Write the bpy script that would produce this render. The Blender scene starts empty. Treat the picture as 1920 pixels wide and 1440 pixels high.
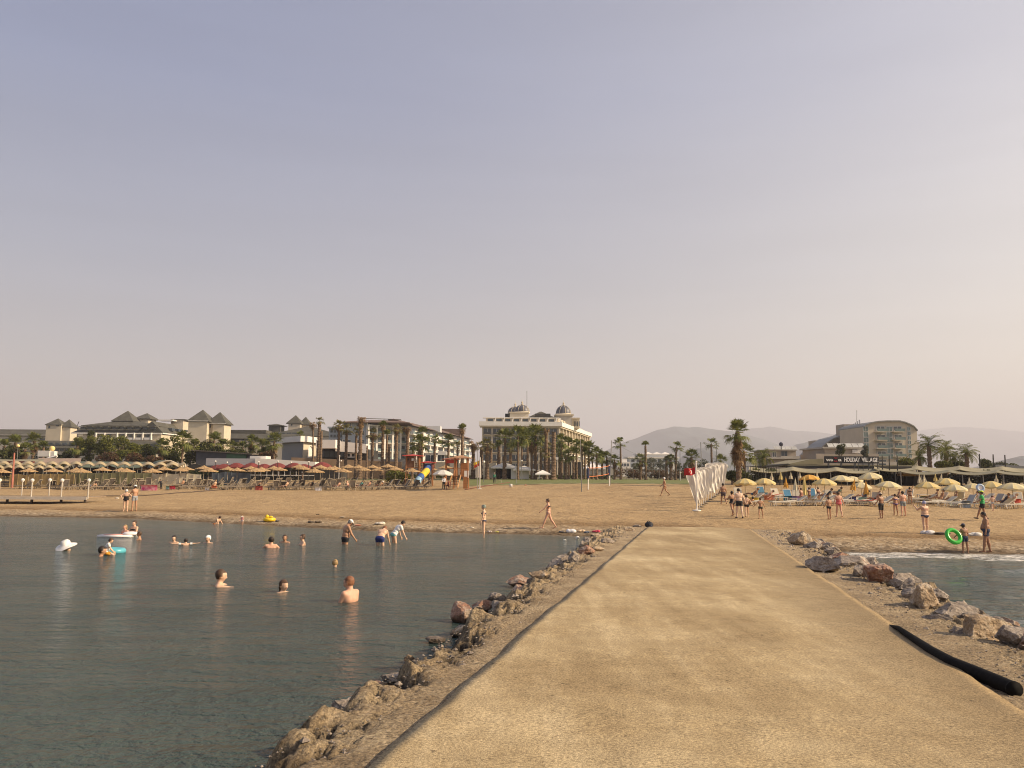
import bpy, math, random
import numpy as np
from mathutils import Vector, Matrix, Euler
PI = math.pi
R = math.radians
S = bpy.context.scene
COL = S.collection
rnd = random.Random(7)
# ------------------------------------------------------------------ camera, sky, sun, exposure
F = 1450.0
EYE = 3.2
cd = bpy.data.cameras.new('camera'); CAM = bpy.data.objects.new('camera', cd); COL.objects.link(CAM)
cd.sensor_width = 36; cd.lens = 36*F/1920; cd.clip_start = .1; cd.clip_end = 60000
CM = Matrix.Rotation(PI/2+math.atan(171/F), 4, 'X') @ Matrix.Rotation(R(.42), 4, 'Z')
CAM.matrix_world = Matrix.Translation((0, 0, EYE)) @ CM
S.camera = CAM
SUN_AZ, SUN_EL = 99.0, 31.0          # degrees clockwise from the view direction, and above the horizon
S.view_settings.view_transform = 'Standard'; S.view_settings.look = 'None'
S.view_settings.exposure = 0.55; S.view_settings.gamma = 1
W = bpy.data.worlds.new('World'); S.world = W; W.use_nodes = True
nt = W.node_tree; bg = nt.nodes['Background']
sky = nt.nodes.new('ShaderNodeTexSky'); sky.sky_type = 'NISHITA'; sky.sun_disc = False
sky.sun_elevation = R(SUN_EL); sky.sun_rotation = R(SUN_AZ)
sky.air_density = 1.0; sky.dust_density = 2.2; sky.ozone_density = 2.0; sky.altitude = 0
def wn(t, **k):
    q = nt.nodes.new('ShaderNode'+t)
    for a, v in k.items(): setattr(q, a, v)
    return q
def wm(op, a, b=0.0, c=None):
    q = wn('Math', operation=op)
    for i, v in enumerate((a, b) if c is None else (a, b, c)):
        if hasattr(v, 'links'): nt.links.new(v, q.inputs[i])
        else: q.inputs[i].default_value = v
    return q.outputs[0]
# the clear-sky model seen through dusty coastal air: greyer aloft, creamier low down and towards the sun
dirn = wn('TexCoord').outputs['Generated']; sxyz = wn('SeparateXYZ'); nt.links.new(dirn, sxyz.inputs[0])
dot = wn('VectorMath', operation='DOT_PRODUCT'); nt.links.new(dirn, dot.inputs[0]); dot.inputs[1].default_value = (math.sin(R(SUN_AZ)), math.cos(R(SUN_AZ)), 0)
rp = wn('ValToRGB'); nt.links.new(sxyz.outputs[2], rp.inputs[0]); e = rp.color_ramp.elements
SKYC = ((0, (4.2,3.55,2.95)), (.10, (3.65,3.18,2.82)), (.25, (2.62,2.62,3.0)), (.45, (1.74,1.98,3.0)), (.75, (1.2,1.48,2.6)))
while len(e) < len(SKYC): e.new(.5)
for i, (p, c) in enumerate(SKYC): e[i].position = p; e[i].color = (*c, 1)
dn = wn('TexNoise'); dn.inputs['Scale'].default_value = 1.6; dn.inputs['Detail'].default_value = 3
mpn = wn('VectorMath', operation='MULTIPLY'); nt.links.new(dirn, mpn.inputs[0]); mpn.inputs[1].default_value = (1, 1, 3.5); nt.links.new(mpn.outputs[0], dn.inputs['Vector'])
warm = wm('POWER', wm('MULTIPLY_ADD', dot.outputs['Value'], .5, .5), 2.6)
warm = wm('MULTIPLY', warm, wm('MULTIPLY_ADD', dn.outputs[0], .35, .85))
wc = wn('Mix', data_type='RGBA', blend_type='ADD'); nt.links.new(warm, wc.inputs[0]); nt.links.new(rp.outputs[0], wc.inputs[6]); wc.inputs[7].default_value = (7.8, 6.6, 4.4, 1)
mxs = wn('Mix', data_type='RGBA'); mxs.inputs[0].default_value = .72; nt.links.new(sky.outputs[0], mxs.inputs[6]); nt.links.new(wc.outputs[2], mxs.inputs[7])
hzn = wn('TexNoise'); hzn.inputs['Scale'].default_value = 2.2; hzn.inputs['Detail'].default_value = 5; mp2 = wn('VectorMath', operation='MULTIPLY'); nt.links.new(dirn, mp2.inputs[0]); mp2.inputs[1].default_value = (1, 1, 9); nt.links.new(mp2.outputs[0], hzn.inputs['Vector'])
var = wn('VectorMath', operation='SCALE'); nt.links.new(mxs.outputs[2], var.inputs[0]); nt.links.new(wm('MULTIPLY_ADD', hzn.outputs[0], .16, .92), var.inputs['Scale'])
nt.links.new(var.outputs[0], bg.inputs[0]); bg.inputs[1].default_value = .105
sl = bpy.data.lights.new('sun', 'SUN'); SUN = bpy.data.objects.new('sun', sl); COL.objects.link(SUN)
sl.energy = 5.0; sl.angle = R(.6); sl.color = (1, .78, .52)
sd = Vector((math.sin(R(SUN_AZ))*math.cos(R(SUN_EL)), math.cos(R(SUN_AZ))*math.cos(R(SUN_EL)), math.sin(R(SUN_EL))))
SUN.rotation_euler = sd.to_track_quat('Z', 'Y').to_euler()
S.cycles.max_bounces = 6; S.cycles.volume_bounces = 0; S.cycles.use_denoising = True; S.cycles.sample_clamp_indirect = 3; S.cycles.pixel_filter_type = 'BLACKMAN_HARRIS'; S.cycles.filter_width = 1.05
S.cycles.caustics_reflective = False; S.cycles.caustics_refractive = False
S.cycles.transparent_max_bounces = 12

# ------------------------------------------------------------------ where a direction of view meets the place
def ray(px, py):
    return (CM.to_3x3() @ Vector(((px-960)/F, -(py-720)/F, -1)))
def at(px, py, Y):
    d = ray(px, py); return Vector((d.x*Y/d.y, Y, EYE+d.z*Y/d.y))
def hz(px): return 884+14*px/1920

# ------------------------------------------------------------------ numpy noise
_rs = np.random.RandomState(3)
_P = np.tile(_rs.permutation(256), 3)
_G = _rs.rand(256)*2-1
def vnoise(x, y, z=0.0):
    x = np.asarray(x, float); y = np.asarray(y, float); z = np.broadcast_to(np.asarray(z, float), np.broadcast(x, y).shape)
    xi = np.floor(x).astype(int); yi = np.floor(y).astype(int); zi = np.floor(z).astype(int)
    u = x-xi; v = y-yi; w = z-zi
    u = u*u*(3-2*u); v = v*v*(3-2*v); w = w*w*(3-2*w)
    def g(a, b, c): return _G[_P[_P[_P[(xi+a) & 255]+((yi+b) & 255)]+((zi+c) & 255)]]
    l = lambda a, b, t: a+(b-a)*t
    return l(l(l(g(0,0,0), g(1,0,0), u), l(g(0,1,0), g(1,1,0), u), v), l(l(g(0,0,1), g(1,0,1), u), l(g(0,1,1), g(1,1,1), u), v), w)
def fbm(x, y, z=0.0, o=4, gain=.5):
    s = 0; a = 1.0; t = 0
    for i in range(o):
        s = s+a*vnoise(np.asarray(x)*2**i+17*i, np.asarray(y)*2**i+5*i, np.asarray(z)*2**i+3*i); t += a; a *= gain
    return s/t

# ------------------------------------------------------------------ materials
MATS = {}
def mat(name, col, rough=.8, var=.12, scale=1.5, col2=None, bump=0., bscale=8., detail=3, metal=0., spec=.4, obj=False, bdist=.02, squash=None, sub=0):
    if name in MATS: return MATS[name]
    m = bpy.data.materials.new(name); m.use_nodes = True; n = m.node_tree; b = n.nodes['Principled BSDF']
    b.inputs['Roughness'].default_value = rough; b.inputs['Metallic'].default_value = metal
    b.inputs['Specular IOR Level'].default_value = spec
    g = n.nodes.new('ShaderNodeTexCoord') if obj else n.nodes.new('ShaderNodeNewGeometry')
    src = g.outputs['Object'] if obj else g.outputs['Position']
    if squash:
        mp = n.nodes.new('ShaderNodeVectorMath'); mp.operation = 'MULTIPLY'; mp.inputs[1].default_value = squash
        n.links.new(src, mp.inputs[0]); src = mp.outputs[0]
    t = n.nodes.new('ShaderNodeTexNoise'); t.inputs['Scale'].default_value = scale; t.inputs['Detail'].default_value = detail
    n.links.new(src, t.inputs['Vector'])
    r = n.nodes.new('ShaderNodeValToRGB'); r.color_ramp.elements[0].position = .32; r.color_ramp.elements[1].position = .68
    c = tuple(col[:3]); c2 = col2 or tuple(min(1, x*(1+var)) for x in c); c1 = c if col2 else tuple(x*(1-var) for x in c)
    r.color_ramp.elements[0].color = (*c1, 1); r.color_ramp.elements[1].color = (*c2, 1)
    n.links.new(t.outputs[0], r.inputs[0]); n.links.new(r.outputs[0], b.inputs['Base Color'])
    if bump:
        t2 = n.nodes.new('ShaderNodeTexNoise'); t2.inputs['Scale'].default_value = bscale; t2.inputs['Detail'].default_value = 5
        n.links.new(src, t2.inputs['Vector'])
        bp = n.nodes.new('ShaderNodeBump'); bp.inputs['Strength'].default_value = bump; bp.inputs['Distance'].default_value = bdist
        n.links.new(t2.outputs[0], bp.inputs['Height']); n.links.new(bp.outputs[0], b.inputs['Normal'])
    if sub: b.inputs['Subsurface Weight'].default_value = sub
    MATS[name] = m; return m

# ------------------------------------------------------------------ mesh building
class MB:
    def __init__(s): s.v = []; s.f = []; s.mi = []; s.k = 0
    def add(s, vs, fs, mi=None):
        o = len(s.v); s.v.extend([tuple(v) for v in vs]); s.f.extend([tuple(i+o for i in f) for f in fs]); s.mi.extend([s.k if mi is None else mi]*len(fs))
        return s
    def box(s, c, size, rot=None, taper=1.0):
        x, y, z = [q/2 for q in size]; vs = []
        for dz in (-1, 1):
            k = taper if dz > 0 else 1
            for dx, dy in ((-1,-1),(1,-1),(1,1),(-1,1)): vs.append(Vector((dx*x*k, dy*y*k, dz*z)))
        if rot is not None:
            M = rot if isinstance(rot, Matrix) else Matrix.Rotation(rot, 3, 'Z'); vs = [M @ v for v in vs]
        c = Vector(c); vs = [v+c for v in vs]
        return s.add(vs, [(3,2,1,0),(4,5,6,7),(0,1,5,4),(1,2,6,5),(2,3,7,6),(3,0,4,7)])
    def tube(s, pts, rad, n=8, caps=True, flat=1.0):
        pts = [Vector(p) for p in pts]; m = len(pts)
        if not hasattr(rad, '__len__'): rad = [rad]*m
        vs = []; ref = None
        for i, p in enumerate(pts):
            d = (pts[min(i+1, m-1)]-pts[max(i-1, 0)]).normalized()
            if ref is None: ref = Vector((0,1,0)) if abs(d.z) > .9 else Vector((0,0,1))
            a = d.cross(ref)
            if a.length < 1e-4: a = d.cross(Vector((1,0,0)))
            a.normalize(); b = d.cross(a); ref = a.cross(d)
            for k in range(n):
                t = 2*PI*k/n; vs.append(p+a*math.cos(t)*rad[i]+b*math.sin(t)*rad[i]*flat)
        fs = [(i*n+k, i*n+(k+1) % n, (i+1)*n+(k+1) % n, (i+1)*n+k) for i in range(m-1) for k in range(n)]
        if caps: fs += [tuple(range(n-1, -1, -1)), tuple((m-1)*n+k for k in range(n))]
        return s.add(vs, fs)
    def lathe(s, prof, n=12, c=(0,0,0), wob=0):
        vs = []; c = Vector(c)
        for r, z in prof:
            for k in range(n):
                t = 2*PI*k/n; q = 1+wob*math.sin(k*2.7+z*5); vs.append(c+Vector((r*math.cos(t)*q, r*math.sin(t)*q, z)))
        m = len(prof); fs = [(i*n+k, i*n+(k+1) % n, (i+1)*n+(k+1) % n, (i+1)*n+k) for i in range(m-1) for k in range(n)]
        return s.add(vs, fs)
    def prism(s, poly, d):               # polygon extruded by vector d
        poly = [Vector(p) for p in poly]; d = Vector(d); n = len(poly)
        vs = poly+[p+d for p in poly]
        return s.add(vs, [tuple(range(n-1, -1, -1)), tuple(range(n, 2*n))]+[(k, (k+1) % n, n+(k+1) % n, n+k) for k in range(n)])
    def ball(s, c, r, n=8, m=6):
        c = Vector(c); r = r if hasattr(r, '__len__') else (r, r, r)
        pr = []
        vs = []
        for i in range(m+1):
            a = PI*i/m
            for k in range(n):
                t = 2*PI*k/n; vs.append(c+Vector((r[0]*math.sin(a)*math.cos(t), r[1]*math.sin(a)*math.sin(t), -r[2]*math.cos(a))))
        return s.add(vs, [(i*n+k, i*n+(k+1) % n, (i+1)*n+(k+1) % n, (i+1)*n+k) for i in range(m) for k in range(n)])
    def mesh(s, name, mats, smooth=False):
        me = bpy.data.meshes.new(name); me.from_pydata(s.v, [], s.f)
        for m in (mats if isinstance(mats, (list, tuple)) else [mats]): me.materials.append(m)
        if any(s.mi): me.polygons.foreach_set('material_index', s.mi)
        if smooth: me.polygons.foreach_set('use_smooth', [True]*len(me.polygons))
        me.update(); return me
    def build(s, name, mats, parent=None, smooth=False, loc=None):
        return place(name, s.mesh(name, mats, smooth), parent, loc)
def place(name, me, parent=None, loc=None, rz=0, sc=1):
    o = bpy.data.objects.new(name, me); COL.objects.link(o)
    if parent: o.parent = parent
    if loc is not None: o.location = loc
    if rz: o.rotation_euler.z = rz
    if sc != 1: o.scale = (sc, sc, sc) if not hasattr(sc, '__len__') else sc
    return o
def npmesh(name, V, Fq, mats, smooth=True):
    me = bpy.data.meshes.new(name); V = np.asarray(V, np.float32); Fq = np.asarray(Fq, np.int32)
    me.vertices.add(len(V)); me.vertices.foreach_set('co', V.ravel())
    me.loops.add(Fq.size); me.loops.foreach_set('vertex_index', Fq.ravel())
    me.polygons.add(len(Fq)); me.polygons.foreach_set('loop_start', np.arange(len(Fq), dtype=np.int32)*Fq.shape[1])
    me.polygons.foreach_set('loop_total', np.full(len(Fq), Fq.shape[1], np.int32))
    for m in (mats if isinstance(mats, (list, tuple)) else [mats]): me.materials.append(m)
    me.update(calc_edges=True); me.validate()
    if smooth: me.polygons.foreach_set('use_smooth', np.ones(len(me.polygons), bool))
    return me
def grid_faces(ny, nx):
    i = np.arange(ny-1)[:, None]*nx+np.arange(nx-1)[None]
    return np.stack([i, i+1, i+nx+1, i+nx], -1).reshape(-1, 4)
def tag(o, label=None, cat=None, group=None, kind=None):
    if label: o['label'] = label
    if cat: o['category'] = cat
    if group: o['group'] = group
    if kind: o['kind'] = kind
    return o
def thing(name, label, cat, loc=(0,0,0), rz=0, group=None, sc=1):
    o = bpy.data.objects.new(name, None); COL.objects.link(o); o.location = loc; o.rotation_euler.z = rz
    o.empty_display_size = .2
    if sc != 1: o.scale = (sc, sc, sc) if not hasattr(sc, '__len__') else sc
    return tag(o, label, cat, group)
def copy_tree(o, parent=None):
    c = o.copy(); COL.objects.link(c); c.parent = parent
    for ch in list(KIDS.get(o.name, ())): copy_tree(ch, c)
    return c
KIDS = {}
def remember(o):
    for ch in [c for c in COL.objects if c.parent == o]:
        KIDS.setdefault(o.name, []).append(ch); remember(ch)
# repeats whose labels are told from landmarks at the end: LAB[key] = [(px, object)]
LAB = {}
ORD = ['first','second','third','fourth','fifth','sixth','seventh','eighth','ninth','tenth','eleventh','twelfth','thirteenth','fourteenth','fifteenth','sixteenth','seventeenth','eighteenth','nineteenth','twentieth']
def note(key, px, o): LAB.setdefault(key, []).append((px, o)); return o
def resolve(key, phrase, marks):
    """phrase + 'third to the right of <mark>'"""
    b = {}
    for px, o in LAB.get(key, ()):
        m = min(marks, key=lambda q: abs(q[0]-px)); b.setdefault((m[0], m[1], px >= m[0]), []).append((abs(px-m[0]), o))
    for (mx, mt, right), L in b.items():
        L.sort(key=lambda q: q[0])
        for i, (d, o) in enumerate(L):
            o['label'] = '%s, %s to the %s of %s' % (phrase, ORD[i] if i < 20 else str(i+1)+'th', 'right' if right else 'left', mt)

# ------------------------------------------------------------------ terrain
SHL = ([-13000,-200,-90,-60,-36.7,-26.8,-15.2,-8,-1.7,2,5,9], [150,110,72,63,56.4,54.9,48.7,44.6,43.2,42.6,41.3,40.5])
SHR = ([9,12,14.3,17.1,21.8,40,90,200,13000], [38.5,36,34.4,34.1,33.6,33,34,40,60])
PROF_L = ([-40,-14,-5,0,2,6,14,30,45,60,72,110,160,500], [-4,-2.0,-.75,0,.22,.38,.52,.9,1.22,1.6,1.9,2.4,2.6,2.8])
PROF_R = ([-40,-14,-5,0,2,6,14,31,43,55,64,110,160,500], [-4,-2.0,-.75,0,.25,.42,.63,1.07,1.45,1.98,2.2,2.45,2.6,2.8])
def edgeL(Y): return -2.37+.230*Y
def edgeR(Y): return 3.02+.231*Y
def pierz(Y): return 1.2-.017*Y
def terr(x, y):
    x = np.asarray(x, float); y = np.asarray(y, float)
    mid = (edgeL(np.minimum(y, 48))+edgeR(np.minimum(y, 48)))/2
    b = np.clip((x-mid)/3+.5, 0, 1)
    sl = y-np.interp(x, *SHL); sr = y-np.interp(x, *SHR)
    s = sl*(1-b)+sr*b
    k = np.clip((x+12)/20, 0, 1)
    z = np.interp(s, *PROF_L)*(1-k)+np.interp(s, *PROF_R)*k
    # beach scarp and scuffed sand where people walk
    near = np.clip((130-y)/60, 0, 1)*(s > -3)
    z = z+near*(.05*fbm(x*1.5, y*1.5, 0, 4)+.10*fbm(x*.22, y*.22, 4, 3)*np.clip(s/8, 0, 1))
    scuff = np.exp(-((s-3.6-1.2*fbm(x*.3, y*.3, 9, 2))/1.3)**2)
    z = z+near*scuff*(.10*fbm(x*2.6, y*2.6, 2, 3)+.05)*np.where(x > 8, 1.0, .8)
    return z
def tz(x, y): return float(terr(np.array([x]), np.array([y]))[0])
_ts = np.concatenate([np.arange(4, 140, .1), np.arange(140, 600, .5)])
def ground(px, py):
    d = ray(px, py); x = d.x/d.y*_ts; z = EYE+d.z/d.y*_ts; t = np.maximum(terr(x, _ts), -9)
    i = np.nonzero(z <= t)[0]
    Y = _ts[i[0]] if len(i) else 300
    return Vector((d.x/d.y*Y, Y, tz(d.x/d.y*Y, Y)))
def geo(a, b, s0, g):
    r = [a]; s = s0
    while abs(r[-1]-a) < abs(b-a): r.append(r[-1]+(s if b > a else -s)); s *= g
    return r
ys = np.array(list(reversed(geo(20, -12000, 6, 1.45)))[:-1]+list(np.arange(20, 30, 1))+list(np.arange(30, 62, .2))+list(np.arange(62, 130, .7))+geo(130, 14000, 2, 1.18))
xs = np.array(list(reversed(geo(-62, -13000, .6, 1.13)))[:-1]+list(np.arange(-62, 75, .3))+geo(75, 13000, .6, 1.13))
X, Y = np.meshgrid(xs, ys)
Z = terr(X, Y)
V = np.stack([X, Y, Z], -1).reshape(-1, 3)
m = bpy.data.materials.new('sand'); m.use_nodes = True; n = m.node_tree; b = n.nodes['Principled BSDF']
def N(t, **k):
    q = n.nodes.new('ShaderNode'+t)
    for a, v in k.items():
        if a in q.inputs: q.inputs[a].default_value = v
        else: setattr(q, a, v)
    return q
def L(a, b_): n.links.new(a, b_)
def ramp(src, pts):
    q = N('ValToRGB'); L(src, q.inputs[0]); e = q.color_ramp.elements
    while len(e) < len(pts): e.new(.5)
    for i, (p, c) in enumerate(pts): e[i].position = p; e[i].color = (*c, 1) if len(c) == 3 else c
    return q.outputs[0]
def noise(scale, detail=4, vec=None, rough=.5):
    q = N('TexNoise', Scale=scale, Detail=detail, Roughness=rough)
    if vec is not None: L(vec, q.inputs['Vector'])
    return q.outputs[0]
def mixc(f, a, b_, mode='MIX'):
    q = N('Mix', data_type='RGBA', blend_type=mode)
    for s_, v in ((0, f), (6, a), (7, b_)):
        if hasattr(v, 'links'): L(v, q.inputs[s_])
        else: q.inputs[s_].default_value = v if s_ == 0 else (*v, 1)
    return q.outputs[2]
def mathn(op, a, b_=0, clamp=False):
    q = N('Math', operation=op); q.use_clamp = clamp
    for i, v in enumerate((a, b_)):
        if hasattr(v, 'links'): L(v, q.inputs[i])
        else: q.inputs[i].default_value = v
    return q.outputs[0]
def bumpn(h, st, dist, prev=None):
    q = N('Bump', Strength=st, Distance=dist); L(h, q.inputs['Height'])
    if prev is not None: L(prev, q.inputs['Normal'])
    return q.outputs[0]
G = N('NewGeometry').outputs['Position']
sp = N('SeparateXYZ'); L(G, sp.inputs[0])
at_s = N('Attribute', attribute_name='shore').outputs['Fac']
fine = noise(9, 6, G, .65); big = noise(.35, 4, G); mid_ = noise(1.7, 5, G, .6)
dry = ramp(fine, [(.30, (.24,.16,.078)), (.5, (.40,.282,.148)), (.70, (.54,.40,.225))])
dry = mixc(ramp(big, [(.35, (0,0,0)), (.65, (1,1,1))]), dry, mixc(1.0, dry, (.84,.82,.80), 'MULTIPLY'))
dry = mixc(mathn('MULTIPLY', ramp(mid_, [(.54, (0,0,0)), (.66, (1,1,1))]), .5), dry, (.17,.115,.06))
peb = N('TexVoronoi', Scale=7.0); L(G, peb.inputs['Vector'])
pebc = ramp(peb.outputs['Color'], [(.1, (.10,.08,.06)), (.5, (.28,.21,.13)), (.9, (.46,.39,.29))])
# pebbles along the water, wet where waves reach
band = ramp(at_s, [(.04, (1,1,1)), (.10, (.5,.5,.5)), (.22, (0,0,0))])
c = mixc(mathn('MULTIPLY', band, .8), dry, pebc)
wetn = mathn('ADD', at_s, mathn('MULTIPLY', mathn('SUBTRACT', noise(.6, 4, G), .5), .10))
wet = ramp(wetn, [(.012, (1,1,1)), (.045, (0,0,0))])
tidem = ramp(wetn, [(.10, (0,0,0)), (.14, (1,1,1)), (.19, (.45,.45,.45)), (.26, (0,0,0))])
c = mixc(tidem, c, mixc(1.0, c, (.58,.50,.40), 'MULTIPLY'))
c = mixc(wet, c, mixc(1.0, c, (.42,.38,.33), 'MULTIPLY'))
# inland the sand gives way to dry earth and scrub
land = ramp(mathn('MULTIPLY', sp.outputs[1], .001), [(.128, (0,0,0)), (.15, (1,1,1))])
c = mixc(land, c, ramp(noise(.08, 5, G), [(.4, (.12,.14,.05)), (.6, (.26,.2,.12))]))
L(c, b.inputs['Base Color']); b.inputs['Roughness'].default_value = .9; b.inputs['Specular IOR Level'].default_value = .2
h1 = bumpn(fine, .9, .05); h2 = bumpn(mid_, .9, .17, h1); L(h2, b.inputs['Normal'])
me = npmesh('beach', V, grid_faces(len(ys), len(xs)), m)
kx = np.clip((X-((edgeL(np.minimum(Y, 48))+edgeR(np.minimum(Y, 48)))/2))/3+.5, 0, 1)
sv = (Y-np.interp(X, *SHL))*(1-kx)+(Y-np.interp(X, *SHR))*kx
a = me.attributes.new('shore', 'FLOAT', 'POINT'); a.data.foreach_set('value', np.clip(sv/30, 0, 1).ravel().astype(np.float32))
tag(place('beach', me), 'wide brown sand beach rising from the water to the hotels', kind='structure')

# ------------------------------------------------------------------ sea
wy = np.array(list(reversed(geo(0, -12500, 3, 1.3)))[:-1]+geo(0, 120, .35, 1.012)); wx = np.array(list(reversed(geo(-30, -12500, .7, 1.12)))[:-1]+list(np.arange(-30, 32, .35))+geo(32, 12500, .7, 1.12))
WX, WY = np.meshgrid(wx, wy)
dep = np.clip(-terr(WX, WY), -1, 3)
WZ = .02*fbm(WX*.5+WY*.1, WY*.9, 2, 3)*np.clip(dep/.5, .1, 1)*np.where(WX > edgeR(WY), 4.0, .8)*(np.abs(WX) < 200)
m = bpy.data.materials.new('sea_water'); m.use_nodes = True; n = m.node_tree; b = n.nodes['Principled BSDF']
G = N('NewGeometry').outputs['Position']
def stretch(v, s):
    q = N('VectorMath', operation='MULTIPLY'); L(v, q.inputs[0]); q.inputs[1].default_value = s; return q.outputs[0]
d_ = N('Attribute', attribute_name='depth').outputs['Fac']; fo = N('Attribute', attribute_name='surf').outputs['Fac']
body = ramp(d_, [(0, (.21,.17,.11)), (.10, (.10,.105,.075)), (.35, (.072,.096,.083)), (.8, (.043,.066,.060))])
body = mixc(ramp(noise(.25, 3, G), [(.4, (0,0,0)), (.7, (.5,.5,.5))]), body, (.074,.102,.092))
fn = noise(2.2, 7, stretch(G, (1, 2.4, 1)), .75)
foam = ramp(mathn('MULTIPLY', fo, mathn('SUBTRACT', mathn('MULTIPLY', fn, 4.2), 1.5)), [(.26, (0,0,0)), (.62, (1,1,1))])
L(mixc(foam, body, (.78,.75,.70)), b.inputs['Base Color'])
L(mathn('ADD', mathn('MULTIPLY', foam, .7), .10), b.inputs['Roughness']); b.inputs['IOR'].default_value = 1.333; b.inputs['Specular IOR Level'].default_value = .3
w1 = noise(1.1, 3, stretch(G, (.55, 1.9, 1))); w2 = noise(4.2, 4, stretch(G, (1.25, 1.35, 1)), .6); w3 = noise(15, 3, G)
rough_side = N('Attribute', attribute_name='chop').outputs['Fac']
q1 = N('Bump', Strength=1.0, Distance=.1); L(w1, q1.inputs['Height'])
q2 = N('Bump', Strength=1.0, Distance=.12); L(w2, q2.inputs['Height']); L(q1.outputs[0], q2.inputs['Normal'])
q3 = N('Bump', Strength=1.0, Distance=.03); L(w3, q3.inputs['Height']); L(q2.outputs[0], q3.inputs['Normal'])
L(mathn('MULTIPLY', rough_side, .55), q1.inputs['Distance'])
L(q3.outputs[0], b.inputs['Normal'])
me = npmesh('sea', np.stack([WX, WY, WZ], -1).reshape(-1, 3), grid_faces(len(wy), len(wx)), m)
def fattr(me, nm, arr):
    a = me.attributes.new(nm, 'FLOAT', 'POINT'); a.data.foreach_set('value', np.asarray(arr, np.float32).ravel())
fattr(me, 'depth', np.clip(dep/2, 0, 1)); fattr(me, 'chop', np.where(WX > edgeR(WY), 1.0, .38))
onr = (WX > edgeR(WY)+1.5)
dq = dep+.16*fbm(WX*.45, WY*.3, 5, 3)
surf = onr*np.exp(-((dq-.10)/.10)**2)*.95+onr*.8*np.exp(-((dq-.30)/.08)**2)
rocks_foam = onr*np.clip(1-np.abs(WX-edgeR(WY)-3.3)/.7, 0, 1)*np.clip(.4+1.3*vnoise(WX*.5, WY*.35, 8), 0, 1)*(WY < 31)
lsurf = (1-onr)*np.clip(.9-np.abs(dep-.03)/.06, 0, 1)*.45*(WX < 4)
fattr(me, 'surf', np.clip(np.maximum(np.maximum(surf, rocks_foam), lsurf), 0, 1.3))
tag(place('sea', me), 'calm grey green sea beside the jetty', kind='structure')

# ------------------------------------------------------------------ concrete pier and the rubble on its sides
yy = np.array(geo(-6, 42.4, .05, 1.0)); yy = np.arange(-6, 42.5, .11)
tt = np.linspace(0, 1, 46)
TY, TT = np.meshgrid(yy, tt, indexing='ij')
jag = lambda Y, k: .035*fbm(Y*1.7, Y*0+k, 0, 4)+.02*fbm(Y*.3, Y*0+k+7, 0, 2)
eL = edgeL(TY)+jag(TY, 3)*1.2; eR = edgeR(TY)+jag(TY, 11)
# chipped far right corner
eR = eR-np.clip((TY-40.6)*.25, 0, .5)
PXX = eL+(eR-eL)*TT
endc = .35*fbm(PXX*.5, PXX*0, 0, 3)*(TY > 42.3)
PZ = pierz(TY)+.012*fbm(PXX*.8, TY*.8, 0, 3)
rowsV = [np.stack([PXX, TY+endc, PZ], -1)]
NY, NX = PXX.shape
top = rowsV[0].reshape(-1, 3)
# skirts (left, right, far, near) dropped .35 m
Lk = np.stack([PXX[:, 0]+.03, TY[:, 0], PZ[:, 0]-.4], -1); Rk = np.stack([PXX[:, -1]-.03, TY[:, 0], PZ[:, -1]-.4], -1); Fk = np.stack([PXX[-1], TY[-1]+endc[-1]-.02, PZ[-1]-.4], -1)
V = np.concatenate([top, Lk, Rk, Fk]); o1 = len(top); o2 = o1+NY; o3 = o2+NY
fq = [grid_faces(NY, NX)]
i = np.arange(NY-1); fq.append(np.stack([i*NX, (i+1)*NX, o1+i+1, o1+i], -1)); fq.append(np.stack([(i+1)*NX+NX-1, i*NX+NX-1, o2+i, o2+i+1], -1))
j = np.arange(NX-1); fq.append(np.stack([(NY-1)*NX+j+1, (NY-1)*NX+j, o3+j, o3+j+1][::-1], -1))
m = bpy.data.materials.new('weathered_concrete'); m.use_nodes = True; n = m.node_tree; b = n.nodes['Principled BSDF']
G = N('NewGeometry').outputs['Position']
spx = N('SeparateXYZ'); L(G, spx.inputs[0]); sepx, sepy = spx.outputs[0], spx.outputs[1]
al = stretch(G, (.42, .16, 1)); ac = stretch(G, (.25, 1.0, 1))
n1 = noise(1.0, 6, al, .6); n2 = noise(1.2, 5, ac, .6); n3 = noise(42, 5, G, .75); n4 = noise(.9, 5, G, .6); n5 = noise(140, 2, G)
n6 = noise(.24, 7, G, .6); n7 = noise(3.4, 6, G, .7); streak = noise(1.0, 6, stretch(G, (1.6, .22, 1)), .7); across = noise(.8, 7, stretch(G, (.5, 1.5, 1)), .72)
base = ramp(n6, [(.38, (.24,.17,.085)), (.5, (.38,.29,.16)), (.63, (.58,.475,.295))])
base = mixc(.45, base, ramp(streak, [(.32, (.22,.155,.078)), (.5, (.38,.288,.158)), (.64, (.56,.45,.275))]))
base = mixc(.12, base, ramp(across, [(.36, (.25,.18,.095)), (.5, (.42,.325,.185)), (.63, (.62,.52,.34))]))
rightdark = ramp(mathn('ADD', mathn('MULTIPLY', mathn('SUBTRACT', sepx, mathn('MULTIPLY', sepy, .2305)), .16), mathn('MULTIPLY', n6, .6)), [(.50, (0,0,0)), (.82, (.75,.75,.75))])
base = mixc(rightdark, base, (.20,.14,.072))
base = mixc(.45, base, ramp(n7, [(.28, (.33,.33,.33)), (.5, (.5,.5,.5)), (.72, (.68,.68,.67))]), 'OVERLAY')
base = mixc(.95, base, ramp(n3, [(.30, (.16,.15,.14)), (.5, (.5,.5,.5)), (.70, (.86,.86,.84))]), 'OVERLAY')
base = mixc(ramp(n5, [(.62, (0,0,0)), (.70, (.7,.7,.7))]), base, (.06,.045,.03))
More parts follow.
